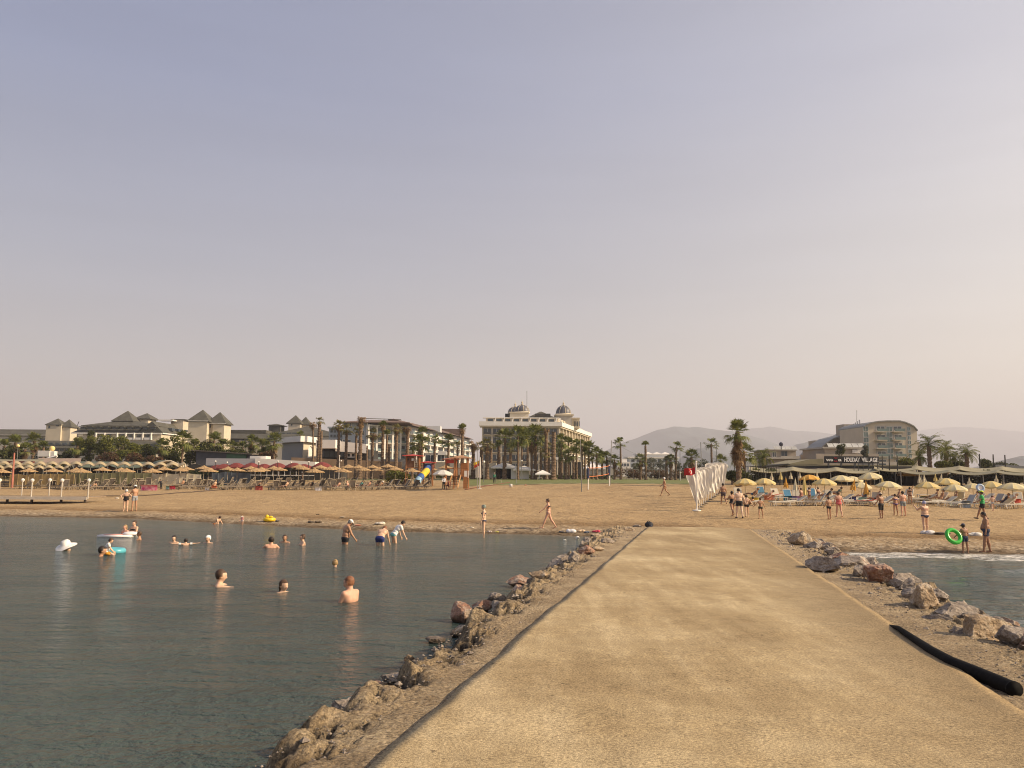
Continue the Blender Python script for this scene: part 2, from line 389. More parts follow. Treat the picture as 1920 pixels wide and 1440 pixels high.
base = mixc(ramp(noise(11, 4, G), [(.68, (0,0,0)), (.74, (.75,.75,.75))]), base, (.07,.05,.03))
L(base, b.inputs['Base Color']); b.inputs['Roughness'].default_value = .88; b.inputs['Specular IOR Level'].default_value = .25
L(bumpn(n5, .8, .006, bumpn(n3, .5, .012, bumpn(n7, .4, .02))), b.inputs['Normal'])
PIERMAT = m
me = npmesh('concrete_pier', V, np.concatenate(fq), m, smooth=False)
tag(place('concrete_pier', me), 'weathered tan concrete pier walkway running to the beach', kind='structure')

m = bpy.data.materials.new('rubble'); m.use_nodes = True; n = m.node_tree; b = n.nodes['Principled BSDF']
G = N('NewGeometry').outputs['Position']
cr = N('Attribute', attribute_name='cav').outputs['Fac']
r1 = noise(1.2, 5, G, .6); r2 = noise(26, 6, G, .75)
vo = N('TexVoronoi', Scale=30.0); L(G, vo.inputs['Vector'])
base = ramp(r1, [(.3, (.20,.145,.082)), (.5, (.38,.285,.17)), (.7, (.54,.43,.275))])
base = mixc(.9, base, ramp(r2, [(.36, (.03,.03,.03)), (.49, (.5,.5,.5)), (.62, (.94,.93,.90))]), 'OVERLAY')
base = mixc(.35, base, ramp(vo.outputs['Color'], [(.1, (.12,.09,.06)), (.6, (.40,.30,.18)), (.95, (.64,.54,.40))]))
base = mixc(ramp(cr, [(.10, (1,1,1)), (.44, (0,0,0))]), base, (.045,.034,.025))  # hollows and cracks painted darker, their shade put into the colour
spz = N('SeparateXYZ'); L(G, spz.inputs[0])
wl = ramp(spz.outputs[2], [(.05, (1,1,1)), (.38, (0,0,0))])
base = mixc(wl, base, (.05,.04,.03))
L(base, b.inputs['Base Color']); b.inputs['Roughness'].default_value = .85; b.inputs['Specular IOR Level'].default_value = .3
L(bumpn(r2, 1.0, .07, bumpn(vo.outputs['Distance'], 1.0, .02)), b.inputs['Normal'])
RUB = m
def shelf(side):
    yy = np.array(geo(-5, 44, .028, 1.0035)); ww = np.concatenate([np.linspace(0, 3.6, 120), [4.2, 5.2]])
    YY, WW = np.meshgrid(yy, ww, indexing='ij')
    wid = (1.18+.036*YY+.14*vnoise(YY*.5, YY*0+3.3)+.22*vnoise(YY*1.3, YY*0+1)) if side < 0 else (3.05+.3*vnoise(YY*.3, YY*0+8.1)+.5*vnoise(YY*.9, YY*0+2))
    t = WW/wid
    zt = pierz(YY)-(.055 if side < 0 else .07)-.02*WW
    zt = np.where(YY > 37, np.maximum(zt, .3), zt)
    st = .66 if side < 0 else .50
    drop = np.clip(t-st, 0, 9)
    z = zt*(1-np.clip(drop/(1-st), 0, 1)**1.7)-np.clip(t-1, 0, 3)*1.6
    X_ = (edgeL(YY)-WW) if side < 0 else (edgeR(YY)+WW)
    lump = fbm(X_*2.2, YY*2.2, 1, 4); fn_ = fbm(X_*14, YY*14, 7, 4); chunk = 1-np.abs(fbm(X_*1.5, YY*1.5, 5, 3))*3.2; cracks = np.clip(.14-np.abs(fbm(X_*3.4, YY*3.4, 15, 3)), 0, 1)/.14
    k = np.clip(t*2.0-.45, .04, 1.0)
    hole = np.clip((fbm(X_*2.3, YY*2.3, 21, 3)-.10)*5, 0, 1)*np.clip(t*2.2-.8, 0, 1)
    step = np.round(fbm(X_*2.0, YY*2.0, 33, 2)*7)/7; dz = k*(.12*lump+.08*chunk+.16*step)-k*.17*cracks+(.035 if side < 0 else .045)*fn_*np.clip(k+.30, 0, 1)-.24*hole
    z = z+dz*np.clip(zt/.5, .45, 1)
    V = np.stack([X_, YY, z], -1).reshape(-1, 3)
    fcs = grid_faces(len(yy), len(ww))
    if side > 0: fcs = fcs[:, ::-1]
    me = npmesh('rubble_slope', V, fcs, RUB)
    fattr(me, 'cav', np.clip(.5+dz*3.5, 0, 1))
    me.update(); o = place('rubble_slope', me)
    tag(o, 'rough gravel and concrete slope between the pier and the water on its %s' % ('calm side' if side < 0 else 'rocky side'), kind='structure')
    return me
shelf(-1); shelf(1)
def slopez(side, Y, w):
    wid = 1.18+.036*Y if side < 0 else 3.1; t = w/wid
    st = .66 if side < 0 else .5; drop = max(0, t-st); return (pierz(Y)-.09)*(1-min(1, drop/(1-st))**1.7)
# ------------------------------------------------------------------ boulders
def rockmat(name, ca, cb, cc):
    global n
    m = bpy.data.materials.new(name); m.use_nodes = True; n = m.node_tree; b = n.nodes['Principled BSDF']
    G = N('NewGeometry').outputs['Position']
    q = ramp(noise(3.5, 7, G, .7), [(.3, ca), (.48, cb), (.62, cc), (.8, tuple(x*.5 for x in cb))])
    q = mixc(.7, q, ramp(noise(22, 6, G, .75), [(.3, (.15,.15,.15)), (.5, (.5,.5,.5)), (.7, (.85,.85,.85))]), 'OVERLAY')
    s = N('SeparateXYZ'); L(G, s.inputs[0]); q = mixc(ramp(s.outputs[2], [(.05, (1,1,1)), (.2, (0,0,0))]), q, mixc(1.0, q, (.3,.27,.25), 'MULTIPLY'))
    L(q, b.inputs['Base Color']); b.inputs['Roughness'].default_value = .7; b.inputs['Specular IOR Level'].default_value = .4
    L(bumpn(noise(16, 7, G, .75), .9, .05, bumpn(noise(5, 5, G, .6), .8, .12)), b.inputs['Normal']); return m
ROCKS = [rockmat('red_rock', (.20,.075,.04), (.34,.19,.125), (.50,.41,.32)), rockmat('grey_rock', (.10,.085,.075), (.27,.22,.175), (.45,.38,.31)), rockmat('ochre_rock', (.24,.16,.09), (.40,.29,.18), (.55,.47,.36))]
import bmesh
def boulder(seed, size, mt, flat=.7):
    r = random.Random(seed); bm = bmesh.new(); bmesh.ops.create_icosphere(bm, subdivisions=5, radius=1)
    pl = [(Vector((r.gauss(0,1), r.gauss(0,1), r.gauss(0,1))).normalized(), r.uniform(.50, .82)) for _ in range(19)]
    co = np.array([v.co[:] for v in bm.verts])
    for d, h in pl:
        d = np.array(d); q = co@d-h; co = co-np.outer(np.clip(q, 0, None), d)*1.0
    k = seed*3.1
    nn = fbm(co[:,0]*1.6+k, co[:,1]*1.6, co[:,2]*1.6, 4); n2 = 1-np.abs(fbm(co[:,0]*3.5+k, co[:,1]*3.5, co[:,2]*3.5, 4))*2
    co = co*(1+.17*nn+.10*n2)[:, None]*np.array([size*r.uniform(.9,1.3), size*r.uniform(.8,1.1), size*flat])
    for v, c_ in zip(bm.verts, co): v.co = c_
    me = bpy.data.meshes.new('boulder'); bm.to_mesh(me); bm.free(); me.materials.append(mt)
    me.polygons.foreach_set('use_smooth', [False]*len(me.polygons)); return me
# px, py of the rock's middle, half size in px, side, look, label
BL = [
 (645,1345,44,1,.8,'large dark grey rock at the water edge, nearest on the calm side of the pier'),
 (706,1293,17,0,.8,'small pink rock on the gravel slope beside the big dark rock'),
 (768,1238,12,2,.7,'small pale rock at the waterline above the dark hollow'),
 (742,1275,26,1,.5,'flat brown rock half under water beside the small pink rock'),
 (815,1200,20,1,.35,'thin pale slab rock lying at the waterline'),
 (860,1155,24,0,.95,'round rusty red boulder standing at the calm waterline'),
 (872,1186,30,1,.5,'dark wedge shaped rock below the round red boulder'),
 (905,1140,22,0,.6,'low red rock just beyond the round red boulder'),
 (932,1123,20,1,.5,'low grey rock with a flat slab beside it on the calm side'),
 (975,1093,26,0,.6,'long rusty rock on the calm side of the pier, middle of the rock line'),
 (1012,1080,20,2,.6,'tan rock beside the long rusty rock'),
 (1045,1062,15,1,.8,'dark grey rock beside a paler rough one, halfway along the pier'),
 (1078,1048,14,1,1.0,'black upright rock at the water, farther along the calm side'),
 (1060,1052,13,2,.6,'small tan rock tucked against the black upright rock'),
 (1100,1033,19,0,.55,'rust coloured low rock near the beach end of the calm side'),
 (1118,1030,14,2,.5,'small ochre rock next to the rust coloured low rock'),
 (1142,1016,13,1,.6,'grey brown rock where the calm water meets the beach'),
 (1160,1003,15,0,.6,'red brown rock beside the pier end on the calm side'),
 (1180,994,12,2,.5,'small ochre rock close to the black bag'),
 (1197,989,9,1,.5,'smallest stone lying right beside the black bag'),
 (1505,1012,24,2,.8,'ochre weed covered rock on the sand beside the pier end'),
 (1530,1024,22,1,.5,'grey rock behind the ochre weed covered one'),
 (1600,1055,38,1,.4,'long dark wet rock lying at the foam on the right side'),
 (1545,1062,34,1,.5,'pale grey rock next to the pier on its right side'),
 (1580,1045,20,0,.5,'reddish brown rock at the corner of the foam'),
 (1618,1072,22,1,.7,'dark rough rock beside the big orange one'),
 (1655,1078,32,0,.85,'big orange and white boulder at the right waterline'),
 (1712,1102,30,2,.75,'tan cracked boulder beyond the orange one'),
 (1738,1128,36,2,.85,'large craggy ochre boulder at the middle of the right rock line'),
 (1718,1116,22,1,.8,'dark grey rock in front of the craggy ochre boulder'),
 (1800,1152,44,1,.6,'broad purple grey boulder low against the right water'),
 (1765,1165,26,1,.6,'flat grey rock inland of the broad purple boulder'),
 (1852,1192,46,2,.7,'long pale wet boulder by the splash near the black pipe'),
 (1812,1190,24,1,.7,'dark rock at the inland end of the long pale wet boulder'),
 (1908,1210,26,2,.7,'tan boulder cut by the right border of the view'),
 (1828,1222,15,1,.9,'small dark pointed rock standing in the splash'),
 (1870,1243,14,1,.5,'small round dark rock in the shallow splash'),
 (1838,1255,14,0,.6,'brown rock between the splash and the black pipe'),
 (1895,1268,18,0,.4,'flat red stone beside the end of the black pipe')]
for i, (px, py, hp, mt, fl, lab) in enumerate(BL):
    d = ray(px, py+hp*.45*fl); best = None
    for zt in (.02,.1,.2,.3,.4,.5,.6,.7,.8):
        t = (zt-EYE)/d.z; x, y = d.x*t, d.y*t
        side = -1 if px < 1300 else 1; w = (edgeL(y)-x) if side < 0 else (x-edgeR(y))
        g = slopez(side, y, w); g = max(g, 0) if y < 41 else tz(x, y)
        if best is None or abs(g-zt) < best[0]: best = (abs(g-zt), x, y, zt)
    _, x, y, zt = best; sz = hp*y/F*1.05
    me = boulder(i+5, sz, ROCKS[mt], fl)
    tag(place('boulder', me, None, (x, y+sz*.3, zt+sz*fl*.42), rnd.uniform(0, 6)), lab, 'rock', 'boulders along the pier')
rk = random.Random(12)
for side, y0, y1, k_ in ((-1, 6.2, 40, 32), (1, 9.0, 36, 72)):
    for i in range(k_):
        y = y0*(y1/y0)**((i+rk.uniform(.1,.9))/k_); w = (1.18+.036*y if side < 0 else 3.0)*rk.uniform(.78 if side < 0 else .48, 1.02); x = (edgeL(y)-w) if side < 0 else edgeR(y)+w; sz = rk.uniform(.12, .30)*(.85+.012*y); fl = rk.uniform(.5, .9)
        z = max(-.05, slopez(side, y, w)); o = place('boulder', boulder(200+i+side*40, sz, ROCKS[rk.choice((0, 1, 1, 2, 1))], fl), None, (x, y, z+.05), rk.uniform(0, 6)); tag(o, None, 'rock', 'boulders along the pier')
        px_ = 960+F*((CM.to_3x3().transposed() @ Vector((x, y, z-EYE))).x/-(CM.to_3x3().transposed() @ Vector((x, y, z-EYE))).z); note('rockL' if side < 0 else 'rockR', px_, o)
# loose stones on both slopes: nobody could count them
mb = MB()
for i in range(5200):
    side = -1 if rnd.random() < .45 else 1; Yq = 4+38*rnd.random()**1.7
    w = rnd.uniform(.1, (1.15+.036*Yq) if side < 0 else 3.0); x = (edgeL(Yq)-w) if side < 0 else edgeR(Yq)+w
    s = rnd.uniform(.006, .024)*(1+(rnd.random() < .06)*1.2)*(.7+.03*Yq); z = slopez(side, Yq, w)
    a = rnd.uniform(0, 3); vs = []
    for q in ((1,0,0),(0,1,0),(-1,0,0),(0,-1,0),(0,0,1),(0,0,-1)):
        vs.append((x+s*q[0]*rnd.uniform(.7,1.4), Yq+s*q[1]*rnd.uniform(.7,1.4), z+s*q[2]*.7+.01))
    mb.add(vs, [(0,1,4),(1,2,4),(2,3,4),(3,0,4),(1,0,5),(2,1,5),(3,2,5),(0,3,5)])
tag(mb.build('gravel', ROCKS[1]), 'loose gravel scattered over the slopes beside the pier', 'gravel', kind='stuff')
# black pipe
pp = [(1660,1168),(1685,1182),(1712,1201),(1745,1224),(1785,1247),(1830,1266),(1870,1283),(1902,1297)]
pts = []
for i, (px, py) in enumerate(pp):
    zt = .98 - .0*i; d = ray(px, py-4+(8 if i == 0 else 0)); t = (zt-EYE+(-.05 if i == 0 else .06))/d.z; pts.append(Vector((d.x*t, d.y*t, EYE+d.z*t)))
rad = [.02,.035,.048,.062,.072,.078,.08,.08]
root = thing('drain_pipe', 'black flexible drain pipe lying along the right edge of the pier', 'pipe', pts[-1])
mb = MB(); P2 = [p-pts[-1] for p in pts]
dense = []; dr = []
for i in range(len(P2)-1):
    for k in range(6): dense.append(P2[i].lerp(P2[i+1], k/6)); dr.append(rad[i]+(rad[i+1]-rad[i])*k/6)
dense.append(P2[-1]); dr.append(rad[-1])
mb.tube(dense, dr, 14, caps=False); mb.build('pipe_wall', mat('black_pipe', (.005,.0045,.0045), .75, spec=.1, bump=.3, bscale=14), root, True)
mb = MB(); d = (P2[-1]-P2[-2]).normalized(); mb.tube([P2[-1]-d*.02, P2[-1]+d*.012], [.085, .085], 14); mb.build('end_cap', mat('pipe_cap', (.006,.006,.006), .8, spec=.1), root, True)
# ================================================================== buildings
def X_(px, Y): return at(px, hz(px), Y).x
def Z_(px, py, Y): return at(px, py, Y).z
class Bld:
    def __init__(s, name, label, px, Y, cat='building', group=None):
        x = X_(px, Y); s.L = Vector((x, Y, max(0, tz(x, Y)))); s.root = thing(name, label, cat, s.L, 0, group); s.zb = s.L.z-1
    def part(s, mb, name, mt, parent=None, smooth=False, label=None):
        o = mb.build(name, mt, parent or s.root, smooth)
        if parent is None: o.location = -s.L
        if label: o['label'] = label
        return o
    def mass(s, name, mt, px0, px1, pyT, Y, depth, pyB=None, parent=None, mb=None):
        x0, x1 = X_(px0, Y), X_(px1, Y); pm = (px0+px1)/2
        zt = Z_(pm, pyT, Y); zb = s.zb if pyB is None else Z_(pm, pyB, Y)
        q = MB(); q.box(((x0+x1)/2, Y+depth/2, (zt+zb)/2), (x1-x0, depth, zt-zb))
        return s.part(q, name, mt, parent)
    def hip(s, name, mt, px0, px1, pyE, pyR, Y, depth, ix, iy, over=.4, parent=None, thick=.25):
        x0, x1 = X_(px0, Y)-over, X_(px1, Y)+over; pm = (px0+px1)/2; ze = Z_(pm, pyE, Y); zr = Z_(pm, pyR, Y)
        y0, y1 = Y-over, Y+depth+over
        ix = min(ix, (x1-x0)/2-.02); iy = min(iy, (y1-y0)/2-.02)
        v = [(x0,y0,ze-thick),(x1,y0,ze-thick),(x1,y1,ze-thick),(x0,y1,ze-thick),(x0,y0,ze),(x1,y0,ze),(x1,y1,ze),(x0,y1,ze),
             (x0+ix,y0+iy,zr),(x1-ix,y0+iy,zr),(x1-ix,y1-iy,zr),(x0+ix,y1-iy,zr)]
        q = MB(); q.add(v, [(3,2,1,0),(0,1,5,4),(1,2,6,5),(2,3,7,6),(3,0,4,7),(4,5,9,8),(5,6,10,9),(6,7,11,10),(7,4,8,11),(8,9,10,11)])
        return s.part(q, name, mt, parent)
    def win(s, px0, px1, py0, py1, Y, mt, name='window', frame=None, proud=.06, parent=None, depth=.12):
        x0, x1 = X_(px0, Y), X_(px1, Y); pm = (px0+px1)/2; z0, z1 = Z_(pm, py1, Y), Z_(pm, py0, Y)
        q = MB(); q.box(((x0+x1)/2, Y-proud, (z0+z1)/2), (x1-x0, depth, z1-z0))
        w = s.part(q, name, mt, parent)
        if frame:
            q = MB(); t = .09
            for a, b in ((x0, z0), (x0, z1)): q.box(((x0+x1)/2, Y-proud-depth/2-.02, b), (x1-x0+t, .05, t))
            for a in (x0, (x0+x1)/2, x1): q.box((a, Y-proud-depth/2-.03, (z0+z1)/2), (t, .05, z1-z0))
            q.build('frame', frame, w)
        return w
class Wall:                         # a vertical wall between two plan points; boxes are laid on it in metres
    def __init__(s, b, A, B):
        s.b = b; s.A = Vector((*A, 0)); s.B = Vector((*B, 0)); s.d = (s.B-s.A).normalized(); s.len = (s.B-s.A).length
        s.n = Vector((s.d.y, -s.d.x, 0))
        s.M = Matrix((s.d, -s.n, (0,0,1))).transposed()
    def q(s, mb, u0, u1, z0, z1, out0, out1):
        c = s.A+s.d*(u0+u1)/2+s.n*(out0+out1)/2+Vector((0,0,(z0+z1)/2))
        mb.box(c, (abs(u1-u0), abs(out1-out0), abs(z1-z0)), s.M); return mb
    def part(s, name, mt, u0, u1, z0, z1, o0, o1, parent=None): return s.b.part(s.q(MB(), u0, u1, z0, z1, o0, o1), name, mt, parent)
M_cream = mat('cream_render', (.56,.49,.375), .85, .06, .4); M_white = mat('white_paint', (.74,.71,.66), .7, .04, .5); M_tan = mat('tan_render', (.40,.37,.32), .85, .08, .5)
M_slate = mat('dark_roof_tile', (.085,.082,.066), .75, .18, .6, bump=.4, bscale=3, bdist=.1, spec=.25); M_glass = mat('window_glass', (.05,.065,.075), .22, .25, .15, spec=.6)
M_blue = mat('blue_grey_render', (.31,.35,.40), .85, .07, .3); M_pale = mat('pale_blue_render', (.60,.62,.63), .85, .06, .3); M_brown = mat('brown_roof_tile', (.15,.10,.075), .8, .2, .8)
M_dark = mat('shade_and_dark_paint', (.035,.033,.03), .8, .3, .3); M_wood = mat('orange_wood', (.30,.13,.05), .7, .25, 2); M_rail = mat('balcony_glass', (.16,.22,.22), .3, .2, .3)  # M_dark: shade of open interiors put into colour, also plain dark parts
M_grey = mat('grey_cladding', (.27,.27,.27), .8, .06, .3); M_terra = mat('terracotta', (.36,.24,.15), .85, .15, .5); M_metal = mat('grey_metal', (.22,.22,.21), .5, .1, 2, metal=.3)
M_lead = mat('lead_dome', (.10,.10,.115), .5, .25, .8, metal=.2); M_panel = mat('solar_panel', (.42,.42,.40), .25, .15, .5); M_green = mat('green_sheet', (.07,.14,.08), .8, .15, .5)
M_can = mat('olive_canvas', (.25,.225,.145), .85, .15, .5); M_can2 = mat('green_canvas', (.10,.125,.085), .8, .15, .5); M_sail = mat('tan_canvas', (.42,.34,.20), .85, .12, .5); M_teal = mat('teal_glass', (.13,.18,.165), .2, .25, .2, spec=.6)

# ---- the slate roofed hotel on the left, wing by wing
b = Bld('hotel_wing', 'long low hotel wing with a dark slate roof, cut by the left border', 60, 330)
b.mass('wall', M_tan, -60, 140, 815, 330, 14); b.hip('roof', M_slate, -60, 140, 817, 804, 330, 14, 3, 5)
for k in range(6): b.win(4+k*22, 14+k*22, 822, 828, 330, M_glass)
b = Bld('hotel_tower', 'pair of small cream towers with pointed slate roofs, farthest to the left', 104, 318)
w1 = b.mass('wall', M_cream, 80, 108, 795, 318, 6); b.hip('pyramid_roof', M_slate, 80, 107, 796, 783.5, 318, 6, 9, 9)
b.mass('wall', M_cream, 110, 126, 799, 319, 5); b.hip('pyramid_roof', M_slate, 106, 127, 800, 785.5, 319, 5, 9, 9)
b.win(84.5, 87.5, 798, 803, 318, M_glass); b.win(98, 104, 797, 799, 318, M_glass); b.mass('gallery_roof', M_slate, 126, 140, 801, 324, 6, 806)
b = Bld('hotel_wing', 'wide hotel wing with a mansard roof, dormers and white balconies behind the trees', 220, 300)
b.mass('wall', M_cream, 150, 298, 811, 300, 18); b.hip('roof', M_slate, 133, 298, 811, 798, 300, 18, 3.2, 5)
b.hip('upper_roof', M_slate, 146, 294, 798, 787.5, 302, 14, 12, 5, over=.1)
q = MB(); x0, x1 = X_(132, 300)-.5, X_(298, 300)+.5; z = Z_(215, 811.5, 300); q.box(((x0+x1)/2, 299.4, z-.25), (x1-x0, .5, .45)); b.part(q, 'gutter', M_white)
for k in range(10):
    px = 150+k*14.8
    w = b.win(px-4, px+4, 801, 805, 300, M_glass, 'dormer_window', proud=-.35, depth=1.6)
    q = MB(); xa, xb = X_(px-5.5, 300), X_(px+5.5, 300); zz = Z_(px, 800.3, 300); q.box(((xa+xb)/2, 299.9, zz), (xb-xa, 2.4, .25)); q.build('dormer_roof', M_slate, w)
for k in range(6):
    px = 184+k*16+ (8 if k > 1 else 0)
    bal = b.win(px-5.5, px+5.5, 820.5, 824.5, 299, M_white, 'balcony', proud=.3, depth=.15)
    b.win(px-4, px+4, 813.5, 820.2, 300, M_glass, 'balcony_door')
for k in range(7):
    px = 176+k*16+ (8 if k > 1 else 0); b.win(px-.7, px+.7, 811.5, 825, 299.2, M_white, 'pillar', depth=1.2)
b.hip('lower_roof', M_slate, 60, 290, 840, 826, 291, 7, 2, 5)
b.mass('lower_wall', M_tan, 70, 280, 839, 292, 7)
for k in range(7): b.win(78+k*13, 86+k*13, 830, 834, 293, M_glass, 'roof_window', proud=1.2, depth=.6)
for k in range(5): b.win(92+k*9, 98+k*9, 841, 846, 291.8, M_glass)
for px0, px1, pt, pb, YY in ((204, 242, 768.5, 789, 306), (246.5, 274, 773, 784.5, 312)):
    b.hip('pyramid_roof', M_slate, px0, px1, pb, pt, YY, 8, 20, 20); b.mass('turret_wall', M_cream, px0+2, px1-2, pb+.5, YY+.3, 7, 800)
q = MB(); A, B = at(144.5, 799, 300), at(148, 790.5, 300); q.tube([A, B], .12, 5); b.part(q, 'antenna', M_dark)
b = Bld('hotel_wing', 'hotel wing with small roof windows running back to the double tower', 335, 306)
w = Wall(b, (X_(298, 300), 300), (X_(372, 334), 334))
zt = Z_(298, 811, 300); b.part(w.q(MB(), .1, w.len, b.zb, zt, -12, -.05), 'wall', M_cream)
zr = Z_(300, 791, 305); v = []
q = MB(); A = w.A; D = w.d; Nn = w.n
v = [A+Nn*.5+Vector((0,0,zt)), w.B+Nn*.5+D*.5+Vector((0,0,zt)), w.B-Nn*9+Vector((0,0,zt)), A-Nn*9+Vector((0,0,zt)), A-Nn*4+Vector((0,0,zr)), w.B-Nn*4-D*3+Vector((0,0,zr-.4))]
q.add(v, [(0,1,5,4),(1,2,5),(2,3,4,5),(3,0,4),(3,2,1,0)]); b.part(q, 'roof', M_slate)
for k in range(4):
    u = 8+k*5.6; w.part('roof_window', M_glass, u, u+2.6, zt+1.2, zt+2.2, -1.5, .15)
w.part('gutter', M_white, 0, w.len, zt-.5, zt-.1, .3, .62)
b.mass('rooftop_block', M_cream, 315, 338, 787, 318, 6, 812); b.mass('rooftop_slab', M_slate, 314, 342, 785.8, 317.6, 7, 787)
b.mass('rooftop_block', M_white, 290, 318, 786.5, 314, 4, 789)
b = Bld('hotel_tower', 'tall cream double tower with two pointed slate roofs at the middle of the left hotel', 380, 285)
b.mass('wall', M_cream, 348, 383.5, 789, 285, 8); b.hip('pyramid_roof', M_slate, 346, 386, 789.5, 766.5, 285, 8, 20, 20)
b.mass('wall', M_cream, 394.5, 416, 793.5, 287, 7); b.hip('pyramid_roof', M_slate, 382.5, 418, 794, 771, 287, 7, 20, 20)
b.mass('link_wall', M_cream, 381, 397, 793, 288, 4)
for px in (386, 389.5): b.win(px-1, px+1.5, 796, 802, 288, M_glass)
q = MB(); b.win(347, 385, 788.6, 789.8, 284.6, M_white, 'eave', depth=.3); b.win(384, 419, 793.2, 794.2, 286.6, M_white, 'eave', depth=.3)
b = Bld('hotel_wing', 'flat grey roofed hotel wing between the double tower and the white pavilion', 460, 300)
b.mass('wall', M_tan, 378, 545, 825, 300, 16); b.hip('roof', M_slate, 380, 560, 822, 812, 300, 16, 2, 4); b.mass('parapet', M_slate, 382, 495, 806, 306, 8, 812)
for k in range(12): b.win(384+k*13, 393+k*13, 825, 829, 300, M_glass)
b = Bld('hotel_wing', 'dark hipped hotel roof under the small right-hand pair of pointed towers', 570, 320)
b.mass('wall', M_tan, 498, 625, 817, 320, 16); b.hip('roof', M_slate, 492, 640, 817, 797, 320, 20, 16, 9); b.mass('roof_lantern', M_slate, 500, 522, 796, 329, 6, 818)
b.hip('lantern_roof', M_slate, 499, 524, 797, 794, 328.5, 7, 3, 3)
for k in range(5): b.win(512+k*11, 520+k*11, 811, 815, 320, M_glass, 'roof_window', proud=-.6, depth=1.4)
b = Bld('hotel_tower', 'small pair of cream towers with pointed slate roofs left of the bare palm trunk', 555, 330)
b.mass('wall', M_cream, 537, 559, 793, 330, 5); b.hip('pyramid_roof', M_slate, 534.5, 560, 793.5, 777.5, 330, 5, 20, 20)
b.mass('wall', M_cream, 562, 573.5, 795, 333, 4); b.hip('pyramid_roof', M_slate, 557, 576, 796, 780.5, 333, 5, 20, 20); b.win(542, 544.5, 795, 798, 330, M_glass)

# ---- white pavilion with an arched panel
b = Bld('pavilion', 'white flat roofed pavilion with an arched panel on its lit side', 575, 170)
w = Wall(b, (X_(527, 176), 176), (X_(567, 168), 168)); w2 = Wall(b, (X_(567, 168), 168), (X_(591, 176), 176))
zt = Z_(560, 829, 170); zc = Z_(560, 818.5, 170)
q = MB(); pA, pB, pC = w.A, w.B, w2.B; pD = pA+(pC-pB)
b.part(q.prism([(p.x, p.y, b.zb) for p in (pA, pB, pC, pD)], (0, 0, zt-b.zb)), 'wall', M_cream)
w.part('grey_cladding', M_grey, .3, w.len-.3, b.zb, zt-.1, 0, .12); 
q = MB(); w.q(q, -1, w.len+.35, zt, zc, -1, .9); w2.q(q, -.2, w2.len+.3, zt, zc-.003, -1, .9); b.part(q, 'cornice', M_white)
q = MB(); cx, zz0, zz1 = w2.len*.5, b.zb, Z_(580, 838, 170); w2.q(q, cx-1.15, cx+1.15, zz0, zz1-1.1, 0, .12)
vs = [w2.A+w2.d*(cx+1.15*math.cos(t))+w2.n*.12+Vector((0,0,zz1-1.1+1.1*math.sin(t))) for t in [PI*k/10 for k in range(11)]]
q.prism(vs, -w2.n*.12); b.part(q, 'arch_panel', M_white)
q = MB(); prev = None
arc = [w2.A+w2.d*(cx+1.5*math.cos(t))+w2.n*.1+Vector((0,0,zz1-1.1+1.45*math.sin(t))) for t in [PI*k/12 for k in range(13)]]
q.tube([arc[0]-Vector((0,0,5))]+arc+[arc[-1]-Vector((0,0,5))], .12, 5); b.part(q, 'arch_moulding', M_white)
b = Bld('pavilion', 'low glass fronted pavilion under a broad white fascia behind the leaning palms', 640, 168)
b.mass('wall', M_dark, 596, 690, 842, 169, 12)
for px0, px1, pt, pb, YY in ((590, 627, 824.5, 840.5, 165), (627, 685, 826.5, 846, 167)):
    x0, x1 = X_(px0, YY), X_(px1, YY); q = MB()
    q.prism([(x0, YY, Z_(px0, pb, YY)), (x1, YY, Z_(px1, pb+ (4 if px0 > 600 else 0), YY)), (x1, YY, Z_(px1, pt+(6 if px0 > 600 else 0), YY)), (x0, YY, Z_(px0, pt, YY))], (0, 5, 0)); b.part(q, 'fascia', M_white)
for k in range(8): b.win(600+k*9, 607.5+k*9, 846, 857, 168.9, M_glass, 'glass_panel')
b.win(648, 668, 850, 858, 168, M_white, 'wall_panel'); b.win(651, 655, 851, 856, 167.9, M_dark, 'porthole'); b.win(659, 663, 851, 856, 167.9, M_dark, 'porthole')
b = Bld('terrace_wall', 'sloping tan and white terrace roof below the pavilions', 650, 158, 'terrace')
q = MB(); x0, x1 = X_(545, 158), X_(752, 158); q.prism([(x0, 158, b.zb), (x1, 158, b.zb), (x1, 158, Z_(752, 866, 158)), (x0, 158, Z_(545, 857.5, 158))], (0, 8, 0)); b.part(q, 'tiled_roof', M_terra)
b.mass('plinth', M_grey, 690, 770, 861, 159, 5, 880)
# ---- sheds behind the straw parasols
b = Bld('storage_shed', 'dark grey and green shed with a sloping roof among the palms', 420, 150)
b.mass('wall', mat('dark_sheet', (.07,.07,.08), .7), 366, 423, 847, 150, 6); b.mass('green_wall', M_green, 423, 460, 850, 150, 6); b.mass('side_wall', mat('dark_sheet', (.1,.1,.1)), 460, 470, 851, 150.3, 6)
q = MB(); x0, x1 = X_(353, 150), X_(472, 150); q.prism([(x0, 149.6, Z_(353, 845, 150)), (x1, 149.6, Z_(472, 852.5, 150)), (x1, 149.6, Z_(472, 850.5, 150)), (x0, 149.6, Z_(353, 843, 150))], (0, 7, 0)); b.part(q, 'roof', mat('roof_sheet', (.12,.10,.08)))
b = Bld('beach_bar', 'long beach bar with a grey sign band and white awning behind the red parasols', 480, 140)
b.mass('wall', M_dark, 386, 640, 880, 141, 5); b.mass('sign_band', mat('ribbed_band', (.36,.36,.39), .6, .1, 2, squash=(.1,.1,6)), 385, 477, 859.5, 140, 1, 873)
